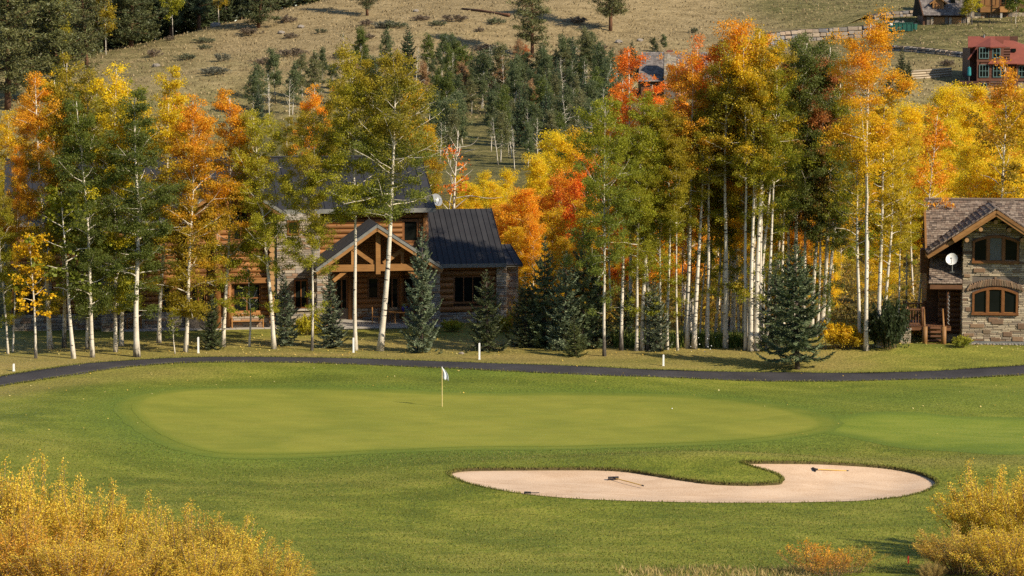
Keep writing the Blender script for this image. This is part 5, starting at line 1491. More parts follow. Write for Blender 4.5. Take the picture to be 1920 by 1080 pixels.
for i in range(14):
    m2 = MB(); a = rs.uniform(-w * .7, w * .8); m2.tube([(a - .3, -.4, h - .1), (a, -.3 + rs.uniform(-.3, .3), h + rs.uniform(.1, .3)), (a + .35, 0, h - .05)], [.1, .22, .1], 6); m2.build("debris", M['rock'], dm)
b0 = ground(1714, 56); bn = thing("trash_bin", "small dark bin standing beside the green dumpster", "bin", b0)
mb = MB(); mb.tube([(0, 0, 0), (0, 0, 1.2)], [.55, .65], 10); mb.build("bin_body", M['dgreen'], bn); mb = MB(); mb.tube([(0, 0, 1.2), (0, 0, 1.32)], [.7, .6], 10); mb.build("lid", M['black'], bn)
# ---- playset peak beyond the big aspen crown
pg = ground(838, 285); ps = thing("playset", "play frame with a teal peaked roof at the edge of the hillside wood", "playset", pg)
for sx in (-1, 1):
    for sy in (-1, 1): mb = MB(); mb.bar((sx * .8, sy * .8, 0), (sx * .8, sy * .8, 3.6), .12); mb.build("post", M['timber'], ps)
for sx in (-1, 1): mb = MB(); mb.slab([(sx * 1.1, -1.1, 3.4), (sx * 1.1, 1.1, 3.4), (0, 1.1, 4.6), (0, -1.1, 4.6)], .06); mb.build("roof_sheet", M['teal'], ps)
mb = MB(); mb.box(-.8, .8, -.8, .8, 1.7, 1.8); mb.build("platform", M['timber'], ps)
# ---- fallen log and rocks on the meadow
p0, p1 = ground(866, 18), ground(955, 32)
fl = MB(); fl.tube([p0 - p0, (p1 - p0) * .4 + Vector((0, 0, .2)), (p1 - p0) * .8 + Vector((0, .5, .1)), p1 - p0 + Vector((0, 0, .2))], [.16, .24, .28, .36], 9)
fo = fl.build("fallen_log", M['logdark'], None, True); fo.location = p0 + Vector((0, 0, .2)); tag(fo, "long dark fallen log lying on the dry meadow", "log")
def rock(px, py, r_, label):
    mb = MB(); n, k = 9, 5
    vs = []
    for i in range(k):
        a = math.pi * (i + .5) / k
        for j in range(n):
            b = 2 * math.pi * j / n; q = r_ * rs.uniform(.8, 1.15); vs.append((q * 1.3 * math.sin(a) * math.cos(b), q * math.sin(a) * math.sin(b), q * .75 * math.cos(a)))
    fs = [(i * n + j, (i + 1) * n + j, (i + 1) * n + (j + 1) % n, i * n + (j + 1) % n) for i in range(k - 1) for j in range(n)] + [tuple(range(n))[::-1], tuple(range((k - 1) * n, k * n))]
    mb.add(vs, fs); o_ = mb.build("rock", M['rock']); p_ = ground(px, py); o_.location = p_ + Vector((0, 0, r_ * .25)); tag(o_, label, "rock", "rocks on the hillside")
for a in ((564, 52, .6, "pale rock on the meadow beneath the dark lone pine, the upper of a pair"), (527, 63, .6, "pale rock on the meadow beneath the dark lone pine, the lower of a pair"), (404, 50, .9, "grey boulder in the pine shadow at the crest of the meadow"),
          (1078, 92, .42, "white rock at the top edge of the hillside wood"), (1086, 98, .32, "smaller white rock just below the white rock at the wood edge"), (1160, 80, .6, "reddish rock ledge above the hillside wood, the larger one"), (1200, 77, .5, "reddish rock ledge above the chimney house"), (780, 22, .5, "small dark rock near the middle of the meadow"), (865, 664, .13, "small grey stone in the grass beside the cart path"), (293, 125, .6, "brown stone among sage on the lower meadow")):
    rock(*a)
# ================================================================== GOLF THINGS
gp = ground(829, 763)
fs = thing("flagstick", "golf flagstick with limp pale flag standing in the putting green", "flagstick", gp + Vector((0, 0, .02)))
H = zat(690, gp.y) - gp.z
mb = MB(); mb.tube([(0, 0, -.1), (0, 0, H)], [.022, .018], 8); mb.build("pole", M['flagpole'], fs)
mb = MB(); n = 9; rows = 8; vs = []
for i in range(rows):
    q = i / (rows - 1); w = .07 + .25 * math.sin(min(q * 1.25, 1) * math.pi * .62); z = H - .01 - q * .60
    for j in range(n):
        t_ = j / (n - 1); vs.append((-.04 + t_ * w + .10 * q * .8, .05 * math.sin(t_ * 9 + q * 2) * (0.3 + q), z - .10 * t_ * q))
mb.add(vs, [(i * n + j, i * n + j + 1, (i + 1) * n + j + 1, (i + 1) * n + j) for i in range(rows - 1) for j in range(n - 1)])
fl = mb.build("flag", M['flag'], fs, True)
sm = fl.modifiers.new("thickness", 'SOLIDIFY'); sm.thickness = .006
mb = MB(); mb.tube([(0, 0, H), (0, 0, H + .05)], [.03, .015], 8); mb.build("finial", M['white'], fs)
bpnt = ground(1260, 768); bm = bmesh.new(); bmesh.ops.create_icosphere(bm, subdivisions=3, radius=.03)
me = bpy.data.meshes.new("golf_ball"); bm.to_mesh(me); bm.free(); me.materials.append(M['white'])
tag(link("golf_ball", me, None, bpnt + Vector((0, 0, .055))), "white golf ball lying on the putting green", "golf ball")
def rake(p_head, p_end, label, tilt):
    a, b = ground(*p_head), ground(*p_end)
    a.z -= .19; b.z -= .19
    t = thing("bunker_rake", label, "rake", a, 0, "rakes lying in the bunker")
    d = b - a; u = d.normalized(); s_ = Vector((-u.y, u.x, 0))
    mb = MB(); mb.tube([(0, 0, .07), d * .5 + Vector((0, 0, .06)), d + Vector((0, 0, .04))], .022, 8); mb.build("handle", M['yellow'], t)
    mb = MB(); mb.tube([d * .97 + Vector((0, 0, .045)), d * 1.03 + Vector((0, 0, .04))], .03, 8); mb.build("grip", M['black'], t)
    hd = s_ * .22 + u * tilt
    mb = MB(); mb.bar(-hd + Vector((0, 0, .09)), hd + Vector((0, 0, .09)), .07, .08); mb.bar((0, 0, .09), u * .16 + Vector((0, 0, .075)), .06); h_ = mb.build("head", M['black'], t)
    for i in range(11):
        c = hd * ((i - 5) / 5.3); m2 = MB(); m2.bar(c + Vector((0, 0, .051)), c - u * .05 + Vector((0, 0, -.03)), .02); m2.build("tooth", M['black'], h_)
rake((1150, 891), (1205, 904), "bunker rake with slanted yellow handle in the narrow end of the bunker", .1)
rake((1527, 875), (1589, 876.5), "bunker rake with level yellow handle in the wide end of the bunker", -.02)
def post(px, py, top, label):
    p = ground(px, py); h = max(zat(top, p.y) - p.z, .3)
    t = thing("marker_post", label, "marker post", p, 0, "white marker posts along the cart path")
    mb = MB(); mb.prism([(-.05, -.15), (.05, -.15), (.05, h - .03), (.025, h), (-.025, h), (-.05, h - .03)], -.045, .045); mb.build("post", M['white'], t)
    mb = MB(); mb.box(-.06, .06, -.055, .055, .0, .05); mb.build("collar", M['white'], t)
post(26, 696, 682, "short white post at the dry grass verge near the frame edge")
post(372, 662, 632, "white post in front of the small dark spruce by the patio")
post(663, 661, 633, "white post beside the two big porch aspens")
post(899, 674, 643, "white post in front of the dark spruce by the lodge wing")
post(1244, 686, 665, "white post alone on the verge before the aspen grove")
p = ground(1703, 1057); t = tag(MB().build("x", M['red']) if False else link("stake", None), None)
bpy.data.objects.remove(t)
st = thing("red_stake", "short red stake between the golden willow and the red bush", "stake", p)
mb = MB(); mb.prism([(-.03, -.1), (.03, -.1), (.03, .26), (0, .31), (-.03, .26)], -.025, .025); mb.build("stake", M['red'], st)
p = ground(989, 926.5); mb = MB(); mb.prism([(-.16, 0), (.16, 0), (.15, .07), (-.13, .08)], -.05, .05); mb.bar((.12, 0, .03), (.5, .2, .0), .03); o_ = mb.build("rake_head", M['black']); o_.location = p + Vector((0, 0, .03)); tag(o_, "small dark wooden block at the near rim of the bunker", "block")
# ================================================================== TREES
def bark_aspen():
    t = NT("aspen_bark"); v = t.coord("Object")
    n1 = t.noise(t.coord("Object", (1, 1, 0.35)), 2.2, 4, 0.6)
    eyes = t.noise(t.coord("Object", (1.2, 1.2, 4.5)), 1.6, 3, 0.6, 0.4)
    fin = t.noise(t.coord("Object", (1.5, 1.5, 9)), 3.2, 4, 0.7)
    base = t.ramp(n1, [(0.3, (0.44, 0.38, 0.29)), (0.7, (0.68, 0.62, 0.50))])
    base = t.mix(t.ramp(fin, [(0.60, (0, 0, 0)), (0.68, (1, 1, 1))]), base, (0.30, 0.27, 0.21))
    base = t.mix(t.ramp(eyes, [(0.605, (0, 0, 0)), (0.64, (1, 1, 1))]), base, (0.028, 0.024, 0.020))
    # rough black bark at the foot, higher on some trees than on others
    sep = t.n("ShaderNodeSeparateXYZ"); t.l(v, sep.inputs[0])
    oi = t.n("ShaderNodeObjectInfo")
    hgt = t.math('MULTIPLY_ADD', t.math('POWER', oi.outputs["Random"], 3.0), 2.1, 0.15)
    foot = t.math('SUBTRACT', hgt, t.math('ADD', sep.outputs[2], t.math('MULTIPLY_ADD', t.noise(t.coord("Object", (3, 3, 0.8)), 2.5, 4, 0.7), 3.0, -1.5)))
    dark = t.ramp(t.noise(t.coord("Object", (6, 6, 1)), 2, 4, 0.7), [(0.4, (0.035, 0.03, 0.026)), (0.65, (0.20, 0.175, 0.14))])
    base = t.mix(t.math('MULTIPLY', foot, 1.6, clamp=True), base, dark)
    return t.done(base, 0.75, t.bump(t.math('ADD', fin, eyes), 0.35, 0.03), 0.2)
M['aspenbark'] = bark_aspen()
M['pinebark'] = simple("pine_bark", (0.17, 0.085, 0.045), (0.08, 0.045, 0.028), 4, 0.95, 0.1, bump=0.8, stretch=(1, 1, .3))
M['sprucebark'] = simple("spruce_bark", (0.11, 0.085, 0.065), (0.06, 0.045, 0.035), 5, 0.95, 0.1, bump=0.6)
M['deadwood'] = simple("bare_wood", (0.40, 0.35, 0.28), (0.26, 0.22, 0.17), 4, 0.9, 0.1)
M['stem'] = simple("willow_stem", (0.26, 0.18, 0.10), (0.16, 0.11, 0.06), 4, 0.9, 0.1)
M['leaf'] = leaf_material("aspen_leaf", 0.52, 0.27, 0.014)
M['needle'] = leaf_material("needle", 0.10, 0.42, 0.02, top=False)
M['willow'] = leaf_material("willow_leaf", 0.45, 0.36, 0.022)

def unit(v): return v / np.maximum(np.linalg.norm(v, axis=1), 1e-6)[:, None]
def leaf_quads(c, size, g, aspect=0.85, nbias=None, jitter=0.35):
    """one rhombic leaf per centre, random tilt (or roughly facing nbias)"""
    n = len(c)
    nr = g.normal(size=(n, 3))
    if nbias is not None: nr = nr * 0.8 + nbias
    nr = unit(nr); a = unit(np.cross(nr, g.normal(size=(n, 3)))); b = np.cross(nr, a)
    s = size * (1 + g.uniform(-jitter, jitter, n))[:, None]
    V = np.stack([c - a * s * .5, c - b * s * .5 * aspect + nr * s * .08, c + a * s * .5, c + b * s * .5 * aspect + nr * s * .08], 1)
    return V.reshape(-1, 3)
def strips(c, d, ln, w, g):
    """needle sprays: thin quads from c along d"""
    n = len(c); s = unit(np.cross(d, g.normal(size=(n, 3)))) * (np.asarray(w) * .5)[:, None] if np.ndim(w) else unit(np.cross(d, g.normal(size=(n, 3)))) * w * .5
    e = c + d * np.asarray(ln)[:, None]
    return np.stack([c - s * .7, c + s * .7, e + s, e - s], 1).reshape(-1, 3)
def quads_mesh(name, V, mat): return fast_mesh(name, V, np.arange(len(V)).reshape(-1, 4), None, [mat])

def aspen(seed, H, cb, W, n, leaf=0.13, r0=None, prof=0.8, droop=0.0, limbs=34, double=False, bare=0.0, clump=0.42, low=0):
    """trunk-and-limb mesh and leaf mesh of one aspen with native height H; crown from cb*H up, half width W"""
    g = np.random.default_rng(seed); r0 = r0 or 0.0078 * H + 0.012
    ph = g.uniform(0, 6.28, 3); amp = 0.012 * H
    def axis(t): return np.array([amp * (math.sin(t * 3.1 + ph[0]) - math.sin(ph[0]) + .35 * math.sin(t * 9 + ph[1])), amp * (math.sin(t * 2.7 + ph[2]) - math.sin(ph[2])), H * t])
    mb = MB(); ts = np.linspace(0, 1, 16)
    rad = [r0 * (1.0 - 0.86 * t) * (1 + 0.45 * math.exp(-t * H / 0.45)) for t in ts]
    P0 = [axis(t) for t in ts]; P0[0] = P0[0] - np.array([0, 0, .25])
    mb.tube(P0, rad, 9)
    cs, wts, rs_ = [], [], []
    def limb(p, d, L, r, k=6, sag=0.0):
        pts = [Vector(p)]; dd = Vector(d).normalized()
        for i in range(k):
            dd = (dd + Vector(g.normal(0, .14, 3)) + Vector((0, 0, .06 - sag))).normalized(); pts.append(pts[-1] + dd * (L / k))
        mb.tube(pts, [r * (1 - .8 * i / k) for i in range(k + 1)], 5, caps=False)
        return [np.array(q) for q in pts]
    def puff(c, w, rad): cs.append(np.asarray(c)); wts.append(w * rad * rad); rs_.append(rad)
    if double:
        p = axis(.42); top = limb(p, (-.35, .1, 1), H * .40, r0 * .55, 8)
        for q in top[3:]: puff(q, 1.4, clump)
    az = g.uniform(0, 6.28)
    for i in range(limbs):
        s = (i + g.uniform(0, 1)) / limbs; t = cb + (1 - cb) * s * .97
        sh = math.sin(math.pi * min(1.0, .16 + .80 * s ** prof)) ** .8
        L = W * (0.22 + 0.88 * sh) * g.choice([g.uniform(.35, .7), g.uniform(.7, 1.05), g.uniform(.9, 1.25)])
        az += 2.4 + g.normal(0, .6); el = R(g.uniform(-4, 38) + 30 * s)
        d = (math.cos(az) * math.cos(el), math.sin(az) * math.cos(el), math.sin(el))
        pts = limb(axis(t), d, L, r0 * .30 * (1 - t) + .016, 6, droop + (.08 if s < .3 else 0))
        if g.random() < bare: continue
        k_ = max(2, int(L / .38))
        for u in np.linspace(.38, 1.0, k_):
            q = pts[min(6, int(u * 6))] + g.normal(0, .16 + .10 * L, 3) * np.array([1, 1, .8])
            puff(q, g.uniform(.5, 1.3), clump * g.uniform(.5, 1.15))
        if L > 1.1:                                               # side shoots
            for _ in range(2):
                q0 = pts[g.integers(2, 5)]; a2 = az + g.choice([-1, 1]) * g.uniform(.6, 1.2); l2 = L * g.uniform(.3, .5)
                q1 = limb(q0, (math.cos(a2), math.sin(a2), g.uniform(-.1, .6)), l2, .014, 3)
                puff(q1[2], 1, clump * g.uniform(.6, 1.0)); puff(q1[3], 1, clump * g.uniform(.5, .9))
    for t in np.linspace(max(cb + .25, .7), 1.0, 10):
        if bare < .5: puff(axis(t) + g.normal(0, .14, 3) + np.array([0, 0, .1]), 1.0, clump * (.95 - .4 * t))
    for i in range(low):                                       # little sprays of leaves on the lower trunk
        t = g.uniform(.14, cb); q = axis(t); a2 = g.uniform(0, 6.28); l2 = g.uniform(.4, 1.3)
        q1 = limb(q, (math.cos(a2), math.sin(a2), g.uniform(-.1, .5)), l2, .016, 3)
        puff(q1[2], .9, clump * .7); puff(q1[3], .9, clump * .8)
    cs = np.array(cs); rs_ = np.array(rs_); wts = np.array(wts); wts /= wts.sum()
    idx = g.choice(len(cs), n, p=wts)
    off = g.normal(size=(n, 3)); off = off / np.maximum(np.linalg.norm(off, axis=1), .1)[:, None] * (g.random(n) ** .5 * g.choice([1.0, 1.0, 1.0, 1.45], n))[:, None]
    c = cs[idx] + off * rs_[idx][:, None] * np.array([1.15, 1.15, .8])
    tm = mb.mesh("trunk", M['aspenbark'], True)
    return tm, quads_mesh("crown", leaf_quads(c, leaf, g), M['leaf']), H

def spruce(seed, H, W, clear=0.06, lev=26, per=8, droop=0.18, dens=1.0, thin=1.0):
    g = np.random.default_rng(seed); mb = MB()
    mb.tube([(0, 0, -.2), (0, 0, H * .3), (0, 0, H * .7), (0, 0, H)], [.020 * H + .02, .014 * H, .007 * H, .008], 8)
    Cc, Dd, Ln = [], [], []
    for i in range(lev):
        s = i / (lev - 1); z = H * (clear + (1 - clear) * (s ** .92) * .985)
        L0 = W * ((1 - s) ** .80) * 1.02 + .07
        k = per if s < .75 else max(4, int(per * .7)); a0 = g.uniform(0, 6.28)
        for j in range(k):
            L = L0 * g.uniform(.55, 1.18); a = a0 + 6.283 * j / k + g.normal(0, .15); el = R(-12 + 46 * s + g.normal(0, 5)); zz = z + g.normal(0, .06)
            ca, sa = math.cos(a), math.sin(a)
            path = lambda u: np.array([ca * L * u, sa * L * u, zz + L * (math.tan(el) * u - droop * math.sin(math.pi * u) * .8 + .20 * u ** 4)])
            mb.tube([path(u) for u in (0, .35, .7, .97)], [.012 * L + .008, .009 * L + .005, .006 * L + .003, .003], 4, caps=False)
            m = max(4, int(L / .055 * dens)); us = .10 + .90 * (np.arange(m) + g.random(m)) / m
            P_ = np.array([path(u) for u in us]); T_ = unit(np.array([path(min(u + .03, 1.03)) for u in us]) - P_)
            side = np.array([-sa, ca, 0.0])
            for sg in (-1, 1, 0, 0):
                tl = (.34 * (1 - us * .62) * min(L, 1.35) + .08) * g.uniform(.7, 1.2, m) * (1 if sg else .55)
                if sg: d = unit(T_ * .75 + side * sg * g.uniform(.6, 1.1, m)[:, None] + np.array([0, 0, -.22]) * g.uniform(0, 1.6, m)[:, None])
                else: d = unit(T_ * .8 + g.normal(0, .35, (m, 3)) + np.array([0, 0, .15]))
                Cc.append(P_); Dd.append(d); Ln.append(tl)
    Cc, Dd, Ln = np.vstack(Cc), np.vstack(Dd), np.concatenate(Ln)
    V = strips(Cc, Dd, Ln, g.uniform(.035, .075, len(Cc)) * thin, g)
    return mb.mesh("trunk", M['sprucebark'], True), quads_mesh("crown", V, M['needle']), H

def pine(seed, H, W, cb=.28, limbs=40, n=9000, need=.30):
    """ponderosa: rusty trunk, irregular limbs ending in needle tufts"""
    g = np.random.default_rng(seed); mb = MB(); ph = g.uniform(0, 6.28, 2)
    ax = lambda t: np.array([.012 * H * math.sin(t * 4 + ph[0]), .012 * H * math.sin(t * 3 + ph[1]), H * t])
    ts = np.linspace(0, 1, 10); mb.tube([ax(t) - (np.array([0, 0, .3]) if t == 0 else 0) for t in ts], [.019 * H * (1 - .85 * t) for t in ts], 8)
    cs, wt = [], []; az = 0
    for i in range(limbs):
        s = (i + g.random()) / limbs; t = cb + (1 - cb) * s; az += 2.4 + g.normal(0, .6)
        L = W * (.35 + .75 * math.sin(math.pi * (.18 + .80 * s)) ** .8) * g.uniform(.5, 1.15); el = R(g.uniform(-12, 14) + 38 * s * s)
        d = Vector((math.cos(az) * math.cos(el), math.sin(az) * math.cos(el), math.sin(el))); p = Vector(ax(t)); pts = [p]
        for k in range(4): d = (d + Vector(g.normal(0, .12, 3)) + Vector((0, 0, .06))).normalized(); pts.append(pts[-1] + d * L / 4)
        mb.tube(pts, [.0045 * H * (1 - .2 * k) for k in range(5)], 4, caps=False)
        for q in pts[1:]:
            for _ in range(4): cs.append(np.array(q) + g.normal(0, .13 * W, 3) * np.array([1, 1, .5])); wt.append(g.uniform(.4, 1.3))
    for t in (.93, .97, 1.0): cs.append(ax(t)); wt.append(1.2)
    cs = np.array(cs); wt = np.array(wt); wt /= wt.sum(); idx = g.choice(len(cs), n, p=wt)
    c = cs[idx] + g.normal(0, .17, (n, 3)) * np.array([1, 1, .7]) * W / 2.5
    d = unit(g.normal(size=(n, 3)) + np.array([0, 0, .5]))
    V = strips(c, d, need * g.uniform(.6, 1.2, n), g.uniform(.06, .11, n), g)
    return mb.mesh("trunk", M['pinebark'], True), quads_mesh("crown", V, M['needle']), H

def bush(seed, H, W, stems, per, leaf=.085, aspect=.45, up=1.0, spread=.30, matl='willow', wisp=.0):
    """many-stemmed shrub: leaves clustered along upright wands"""
    g = np.random.default_rng(seed); mb = MB(); C_, N_ = [], []
    for i in range(stems):
        a = g.uniform(0, 6.28); rr_ = math.sqrt(g.random()); hh = H * (1 - .42 * rr_ ** 2) * g.uniform(.72, 1.06)
        p = np.array([math.cos(a), math.sin(a), 0]) * rr_ * W * .35; tip = np.array([math.cos(a), math.sin(a), 0]) * rr_ * W + np.append(g.normal(0, .12 * W, 2), hh)
        mid = (p + tip) / 2 + np.array([math.cos(a), math.sin(a), 0]) * rr_ * W * .10 + np.array([0, 0, .10 * H])
        q = [(1 - t) ** 2 * p + 2 * t * (1 - t) * mid + t * t * tip for t in np.linspace(0, 1, 7)]
        mb.tube(q, [.022 * (1 - .12 * k) * H / 4.5 + .002 for k in range(7)], 4, caps=False)
        m = int(per * g.uniform(.6, 1.3)); us = .22 + .80 * g.random(m) ** .75
        P_ = ((1 - us) ** 2)[:, None] * p + (2 * us * (1 - us))[:, None] * mid + (us ** 2)[:, None] * tip
        sub = g.integers(0, 9, m); so_ = g.normal(0, 1, (9, 3)) * spread * np.array([1, 1, .8]); fr = g.random(m) ** .6
        sc = (1.15 - .75 * us)[:, None]
        P_ = P_ + so_[sub] * fr[:, None] * sc + g.normal(0, .07, (m, 3)) * H / 4.5
        C_.append(P_)
    c = np.vstack(C_)
    n = len(c)
    nr = unit(g.normal(size=(n, 3))); a_ = unit(np.cross(nr, g.normal(size=(n, 3))) + np.array([0, 0, .8])); b_ = unit(np.cross(nr, a_))
    s = (leaf * g.uniform(.6, 1.35, n))[:, None]
    V = np.stack([c - a_ * s * .5, c - b_ * s * .5 * aspect, c + a_ * s * .5, c + b_ * s * .5 * aspect], 1).reshape(-1, 3)
    return mb.mesh("stems", M['stem'], True), quads_mesh("foliage", V, M[matl]), H

# ---- colours (diffuse) of leaves
G_ = (0.175, 0.205, 0.030); DG = (0.130, 0.155, 0.030); OL = (0.320, 0.315, 0.022); OG = (0.38, 0.285, 0.022); GO = (0.73, 0.46, 0.017)
OR = (0.82, 0.375, 0.022); RO = (0.82, 0.245, 0.026); YE = (0.82, 0.585, 0.020); YG = (0.46, 0.40, 0.030); PK = (0.55, 0.20, 0.06); TAN = (0.40, 0.24, 0.11)
BS = (0.100, 0.124, 0.056); BSL = (0.132, 0.156, 0.088); FS = (0.068, 0.084, 0.032); PN = (0.105, 0.108, 0.034); FP = (0.072, 0.080, 0.028); HG = (0.140, 0.165, 0.065)

VAR = {}
VAR['full'] = [aspen(s, 16.5, c_, 2.3, 38000, .09, low=12, limbs=44) for s, c_ in ((1, .20), (2, .26), (3, .17), (4, .30))]
VAR['high'] = [aspen(s, 18.5, c_, 2.05, int(n_ * 1.8), .092, limbs=l_, low=6) for s, c_, n_, l_ in ((11, .46, 13000, 32), (12, .36, 12500, 34), (13, .54, 10500, 26), (14, .42, 11000, 30), (15, .60, 7000, 20))]
VAR['wide'] = [aspen(s, 17.5, .33, 2.95, 46000, .09, limbs=50, low=5) for s in (21, 22)]
VAR['porch'] = [aspen(s, 17.5, .45, 2.75, 41000, .09, limbs=46) for s in (23, 24)]
VAR['bush'] = [aspen(s, 8.5, .08, 2.0, 21000, .098, limbs=36, clump=.5) for s in (31, 32, 33)]
VAR['sap'] = [aspen(s, 6.0, .34, .75, 1300, .12, r0=.06, limbs=14, clump=.30) for s in (41, 42)]
VAR['lone'] = [aspen(51, 19.8, .55, 2.6, 27000, .092, r0=.20, limbs=26, double=True, clump=.5)]
VAR['bare'] = [aspen(s, 8.0, .34, 1.5, 260, .13, r0=.085, limbs=24, bare=.75) for s in (61, 62)]
VAR['sparse'] = [aspen(s, 15.0, .40, 1.9, 5200, .13, limbs=32, bare=.15) for s in (71, 72)]
VAR['hill'] = [aspen(s, 8.0, .26, 1.5, 5200, .17, r0=.075, limbs=26, clump=.5) for s in (81, 82, 83)]
VAR['spruce'] = [spruce(s, 7.2, 1.75, lev=18, per=7) for s in (101, 102)]
VAR['spruce_narrow'] = [spruce(103, 7.2, 1.15, lev=24, per=6), spruce(105, 7.2, 1.25, lev=22, per=6)]
VAR['front'] = [spruce(104, 7.4, 2.05, .13, 18, 8, .12)]
VAR['fir'] = [spruce(s, 9.0, 1.9, .04, 22, 7, dens=.55, thin=1.8) for s in (111, 112)]
VAR['pine'] = [pine(s, 16.0, 3.3, .14, 56, 15000) for s in (121, 122, 123)]
VAR['pinelow'] = [pine(124, 15.0, 3.4, .04, 64, 17000), pine(125, 15.0, 3.1, .07, 60, 16000)]

TREES = []
tr = random.Random(99)
def tree(kind, x, y, h, col, top=None, wid=1.0, lean=(0.0, 0.0), label=None, cat="tree", group=None, name="aspen", var=None, z=None, rot=None):
    protos = VAR[kind]; tm, cm, H = protos[(tr.randrange(len(protos)) if var is None else var) % len(protos)]
    s = h / H
    zz = (Tz(x, y) if z is None else z)
    t = thing(name, label or "", cat, (x, y, zz), 0, group)
    t.scale = (s * wid, s * wid, s)
    t.rotation_euler = (lean[1], lean[0], tr.uniform(0, 6.28) if rot is None else rot)
    # lean is applied before the turn about the trunk: rebuild as matrix
    t.rotation_mode = 'QUATERNION'
    t.rotation_quaternion = (Euler((lean[1], lean[0], 0)).to_quaternion() @ Euler((0, 0, tr.uniform(0, 6.28) if rot is None else rot)).to_quaternion())
    bush_ = tm.name.startswith("stems")
    a = link("stems" if bush_ else "trunk", tm, t)
    if name == "aspen": q = tr.choice([.68, .78, .88, .95, 1.05, 1.2]); a.scale = (q, q, 1)
    c = link("foliage" if bush_ else "crown", cm, t)
    j = tr.uniform(.88, 1.12); c.color = (col[0] * j, col[1] * j * tr.uniform(.96, 1.05), col[2] * j, 1)
    tp = top or col; j = tr.uniform(.9, 1.1); c["tint_top"] = [tp[0] * j, tp[1] * j, tp[2] * j]
    TREES.append(t)
    return t

def front(kind, bx, by, tx, ty, col, top, label, wid=1.0, name="aspen", cat="tree", group=None, var=None):
    """tree whose foot is at photo point (bx, by) on the ground and whose tip reaches (tx, ty)"""
    p = ground(bx, by); tipx = at(tx, ty, p.y)
    h = tipx.z - p.z
    return tree(kind, p.x, p.y, h, col, top, wid, (math.atan2(tipx.x - p.x, h), 0), label, cat, group, name, var)
def deep(kind, tx, Y, ty, col, top, label=None, wid=1.0, name="aspen", cat="tree", group=None, var=None, lean=0.0):
    """tree at depth Y under photo column tx reaching up to row ty"""
    p = onY(tx, Y); h = max(zat(ty, Y) - p.z, 1.0)
    return tree(kind, p.x, Y, h, col, top, wid, (lean, 0), label, cat, group, name, var)

GL = "aspens in front of the log lodge"
for a in [
    ('full', 15, 664, -8, 300, OL, OG, "thin leaning aspen with olive crown, first at the lodge end of the row", .75),
    ('full', 24, 660, 36, 285, OG, OR, "aspen with bright orange tip in front of the lodge's stone-framed opening", .62),
    ('sap', 67, 672, 58, 440, GO, GO, "slender black-footed aspen with sparse gold leaves near the short white post", 1.15),
    ('full', 95, 655, 72, 145, OG, OR, "aspen with tall gold and orange top behind the slender black-footed one", .85),
    ('full', 120, 652, 128, 118, OL, OG, "straight aspen with olive and gold crown, second behind the black-footed sapling", .8),
    ('sap', 138, 672, 118, 360, G_, OL, "thin aspen bowed towards the path with small green crown", 1.3),
    ('full', 165, 655, 160, 140, G_, OG, "aspen leaning on its twin, green with gold tip, beside the stone pillar", .85),
    ('full', 173, 670, 150, 190, DG, G_, "pale-trunked dark green aspen just in front of its twin near the stone pillar", .9),
    ('full', 218, 660, 222, 128, OL, YE, "aspen before the stone pillar with dark body and bright yellow-orange tip", .9),
    ('full', 227, 648, 238, 165, G_, OL, "shaded green aspen close behind the stone pillar's front aspen", .85),
    ('full', 257, 669, 252, 185, DG, DG, "dark green aspen with spotted white trunk and leaves hanging low", 1.02),
    ('full', 298, 643, 318, 140, OG, YE, "aspen at the patio edge with bright gold tip above the meadow", .9),
    ('sap', 328, 663, 322, 578, G_, YG, "tiny crooked aspen sapling at the patio edge", 1.3),
    ('full', 346, 660, 372, 185, OG, OR, "gold and orange aspen with curved trunk before the glass patio door", 1.0),
    ('full', 418, 650, 426, 182, OL, OR, "aspen with vivid orange tip in front of the great room gable", .95),
    ('sap', 468, 650, 464, 500, G_, OL, "young light green aspen in front of the long teak bench", 1.2),
    ('wide', 513, 654, 488, 215, OL, YG, "slim olive aspen beside the stacked log ends of the gable bay", .95),
    ('wide', 584, 657, 598, 215, OL, OG, "stout black-footed aspen with olive crown before the stone tower wall", .92),
    ('porch', 668, 657, 655, 112, OL, OG, "big olive-gold aspen in front of the porch, its trunk by the white post", .95),
    ('porch', 713, 658, 742, 112, G_, OG, "big olive aspen in front of the porch with forked white base", 1.05),
    ('wide', 1134, 668, 1128, 192, G_, OL, "stout lone aspen with grey scarred foot standing before the spruces", .98),
]: front(*a[:8], wid=a[8] * (1.1 if a[0] == 'full' else 1.0), group=GL)
GB = "aspens close behind the log lodge's front row"
for i, a in enumerate([(8, 186, 215, OL, GO), (52, 189, 185, OG, OR), (110, 187, 150, OG, GO), (150, 196, 165, OG, GO), (190, 186, 175, OL, OG), (245, 187, 190, OL, YE), (285, 186, 200, OL, GO), (340, 188, 182, OG, OR), (390, 187, 215, OG, OR),
                       (455, 190, 240, OL, OG), (540, 190, 230, OL, OG), (585, 191, 165, OR, OR), (640, 191, 160, OL, OG), (700, 190, 175, OL, OG), (770, 189, 150, OL, GO), (800, 188, 235, OG, GO)]):
    deep('full', a[0], a[1], a[2], a[3], a[4], wid=.9, group=GB)
deep('bare', 848, 186, 245, RO, RO, "nearly bare aspen with a few red leaves beside the lodge roof's satellite dish", 1.0)
